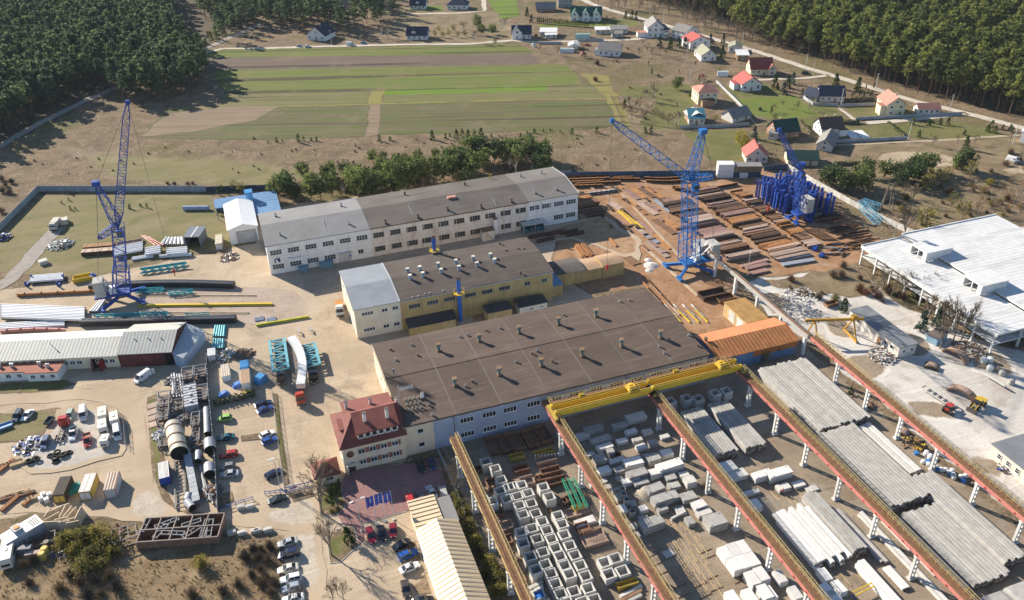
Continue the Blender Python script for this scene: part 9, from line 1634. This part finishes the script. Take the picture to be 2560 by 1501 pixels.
# flags
FLG = mat('flag_blue',(.05,.09,.42),.7,.1,1,rnd=0)
for i, ((bx_, by_), (tx, ty)) in enumerate((((1190,735),(1150,490)),((1272,705),(1240,462)),((1357,688),(1328,432)))):
    p = q(31,bx_,by_); h = 9.0; t = thing('flagpole', ('blue flag on the pole nearest the street lamp','blue flag on the middle of three poles','blue flag on the pole nearest the cream shed')[i], 'flag', (p.x,p.y,0)); MB().tube((0,0,0),(0,0,h),.07,8,0,.05).build('pole', FRAME, t); MB().box(-.3,-.3,0,.3,.3,.25).build('base', CONCL, t); f = MB(); n, k = 8, 6
    V = [(-(1.7*u/n), .18*math.sin(u*1.1+v*.5+i), h-.15-3.0*v/k-.25*(u/n)**2) for v in range(k+1) for u in range(n+1)]; F = [(v*(n+1)+u, v*(n+1)+u+1, (v+1)*(n+1)+u+1, (v+1)*(n+1)+u) for v in range(k) for u in range(n)]
    fo = f.add(V, F, 0, True).build('cloth', FLG, t); g = MB(); W2 = [(-(.55+.5*u/3), .18*math.sin((2.6+u*.8)*1.1+v*.5+i)-.03, h-.6-2.1*v/k) for v in range(k+1) for u in range(4)]; g.add(W2, [(v*4+u,v*4+u+1,(v+1)*4+u+1,(v+1)*4+u) for v in range(k) for u in (1,)]).build('flag_mark', WHS, fo)
# people
def person(label, p, rz, cols, stride=.18, arm=.25):
    J = dict(hip=(0,0,.95),chest=(0,0,1.32),neck=(0,0,1.5),head=(.02,0,1.62),top=(.01,0,1.74)); E_ = [('hip','chest'),('chest','neck'),('neck','head'),('head','top')]; Rr = dict(hip=.15,chest=.17,neck=.06,head=.1,top=.07)
    for s, n in ((1,'l'),(-1,'r')):
        J.update({'sh'+n:(0,s*.2,1.42),'el'+n:(-.05+s*arm*.3,s*.27,1.14),'wr'+n:(.12+s*arm*.3,s*.25,.92),'ha'+n:(.16+s*arm*.3,s*.24,.83),'hp'+n:(0,s*.1,.9),'kn'+n:(s*stride*.6,s*.11,.5),'an'+n:(s*stride-.03,s*.11,.09),'fo'+n:(s*stride+.14,s*.11,.05)}); E_ += [('chest','sh'+n),('sh'+n,'el'+n),('el'+n,'wr'+n),('wr'+n,'ha'+n),('hip','hp'+n),('hp'+n,'kn'+n),('kn'+n,'an'+n),('an'+n,'fo'+n)]
        Rr.update({'sh'+n:.075,'el'+n:.055,'wr'+n:.04,'ha'+n:.045,'hp'+n:.1,'kn'+n:.07,'an'+n:.05,'fo'+n:.05})
    ks = list(J); me = bpy.data.meshes.new('p'); me.from_pydata([J[k] for k in ks], [(ks.index(a), ks.index(b)) for a, b in E_], []); o = bpy.data.objects.new('p', me); COL.objects.link(o); o.modifiers.new('s','SKIN'); sv = me.skin_vertices[0].data
    for i, k in enumerate(ks): sv[i].radius = (Rr[k], Rr[k]); sv[i].use_root = k == 'hip'
    o.modifiers.new('d','SUBSURF').levels = 1; o.modifiers['d'].render_levels = 1; dg = bpy.context.evaluated_depsgraph_get(); m2 = bpy.data.meshes.new_from_object(o.evaluated_get(dg)); bpy.data.objects.remove(o); m2.materials.clear()
    for c in cols+[(.5,.33,.25)]: m2.materials.append(mat('cloth_%.2f_%.2f_%.2f' % c, c, .9, .1))
    for f in m2.polygons: z = f.center.z; f.material_index = 2 if z > 1.5 or (z < .88 and abs(f.center.y) > .19) else (0 if z > .92 else 1); f.use_smooth = True
    t = place('person', m2, None, p, rz); tag(t, label, 'person'); MB().tube((.02,0,1.69),(.02,0,1.82),.125,10,0,.07).build('helmet', WHITEM if 'roof' in label else YEL, t)
a = q(21,205,830); person('person in a green hi-vis jacket standing by the black lorry cab', (a.x,a.y,.05), .6, [(.35,.6,.05),(.03,.04,.08)])
a = q(21,1358,745,9.9); person('person in blue overalls and white helmet on the brown roof', (a.x,a.y,roofz(a.y)+.22), 1.0, [(.12,.2,.42),(.05,.07,.14)])
a = q(33,90,310,2.4); person('person in a red jacket beside the pale slab stack', (a.x+.4,a.y-1.9,.05), 2.0, [(.5,.05,.03),(.04,.04,.05)])
# coarse dry grass tufts on the bank
rnd = random.Random(3); gt = MB()
for i in range(5200):
    x, y = rnd.uniform(-90,0), rnd.uniform(95,175); px, py = proj(x, y)
    if not (-40 < px < 700 and 1350 < py < 1540) or (py < 1400 and 330 < px < 560): continue
    for k in range(2): a = rnd.uniform(0,6.28); s = rnd.uniform(.15,.5); h = rnd.uniform(.25,.8); u = Vector((math.cos(a)*s*.5, math.sin(a)*s*.5, 0)); c = Vector((x+rnd.gauss(0,.2),y+rnd.gauss(0,.2),.05)); l = Vector((rnd.gauss(0,.25),rnd.gauss(0,.25),h)); gt.add([c-u,c+u,c+l], [(0,1,2)])
tag(gt.build('dry_grass_tufts', leafmat('tuft_straw',(.34,.25,.13),.2,.3)), 'coarse dry grass tufts covering the bank', 'grass', kind='stuff')

# ---- light spring haze
hm = bpy.data.materials.new('haze'); hm.use_nodes = True; ht = hm.node_tree; ht.nodes.remove(ht.nodes['Principled BSDF'])
pv = ht.nodes.new('ShaderNodeVolumePrincipled'); pv.inputs['Color'].default_value = (.78,.88,1,1); pv.inputs['Density'].default_value = .00004
ht.links.new(pv.outputs[0], ht.nodes['Material Output'].inputs['Volume']); tag(MB().box(-900,-250,-1.2,1900,1900,150).build('haze', hm), 'faint pale spring haze over the whole site', 'haze', kind='stuff')
S.cycles.volume_max_steps = 64
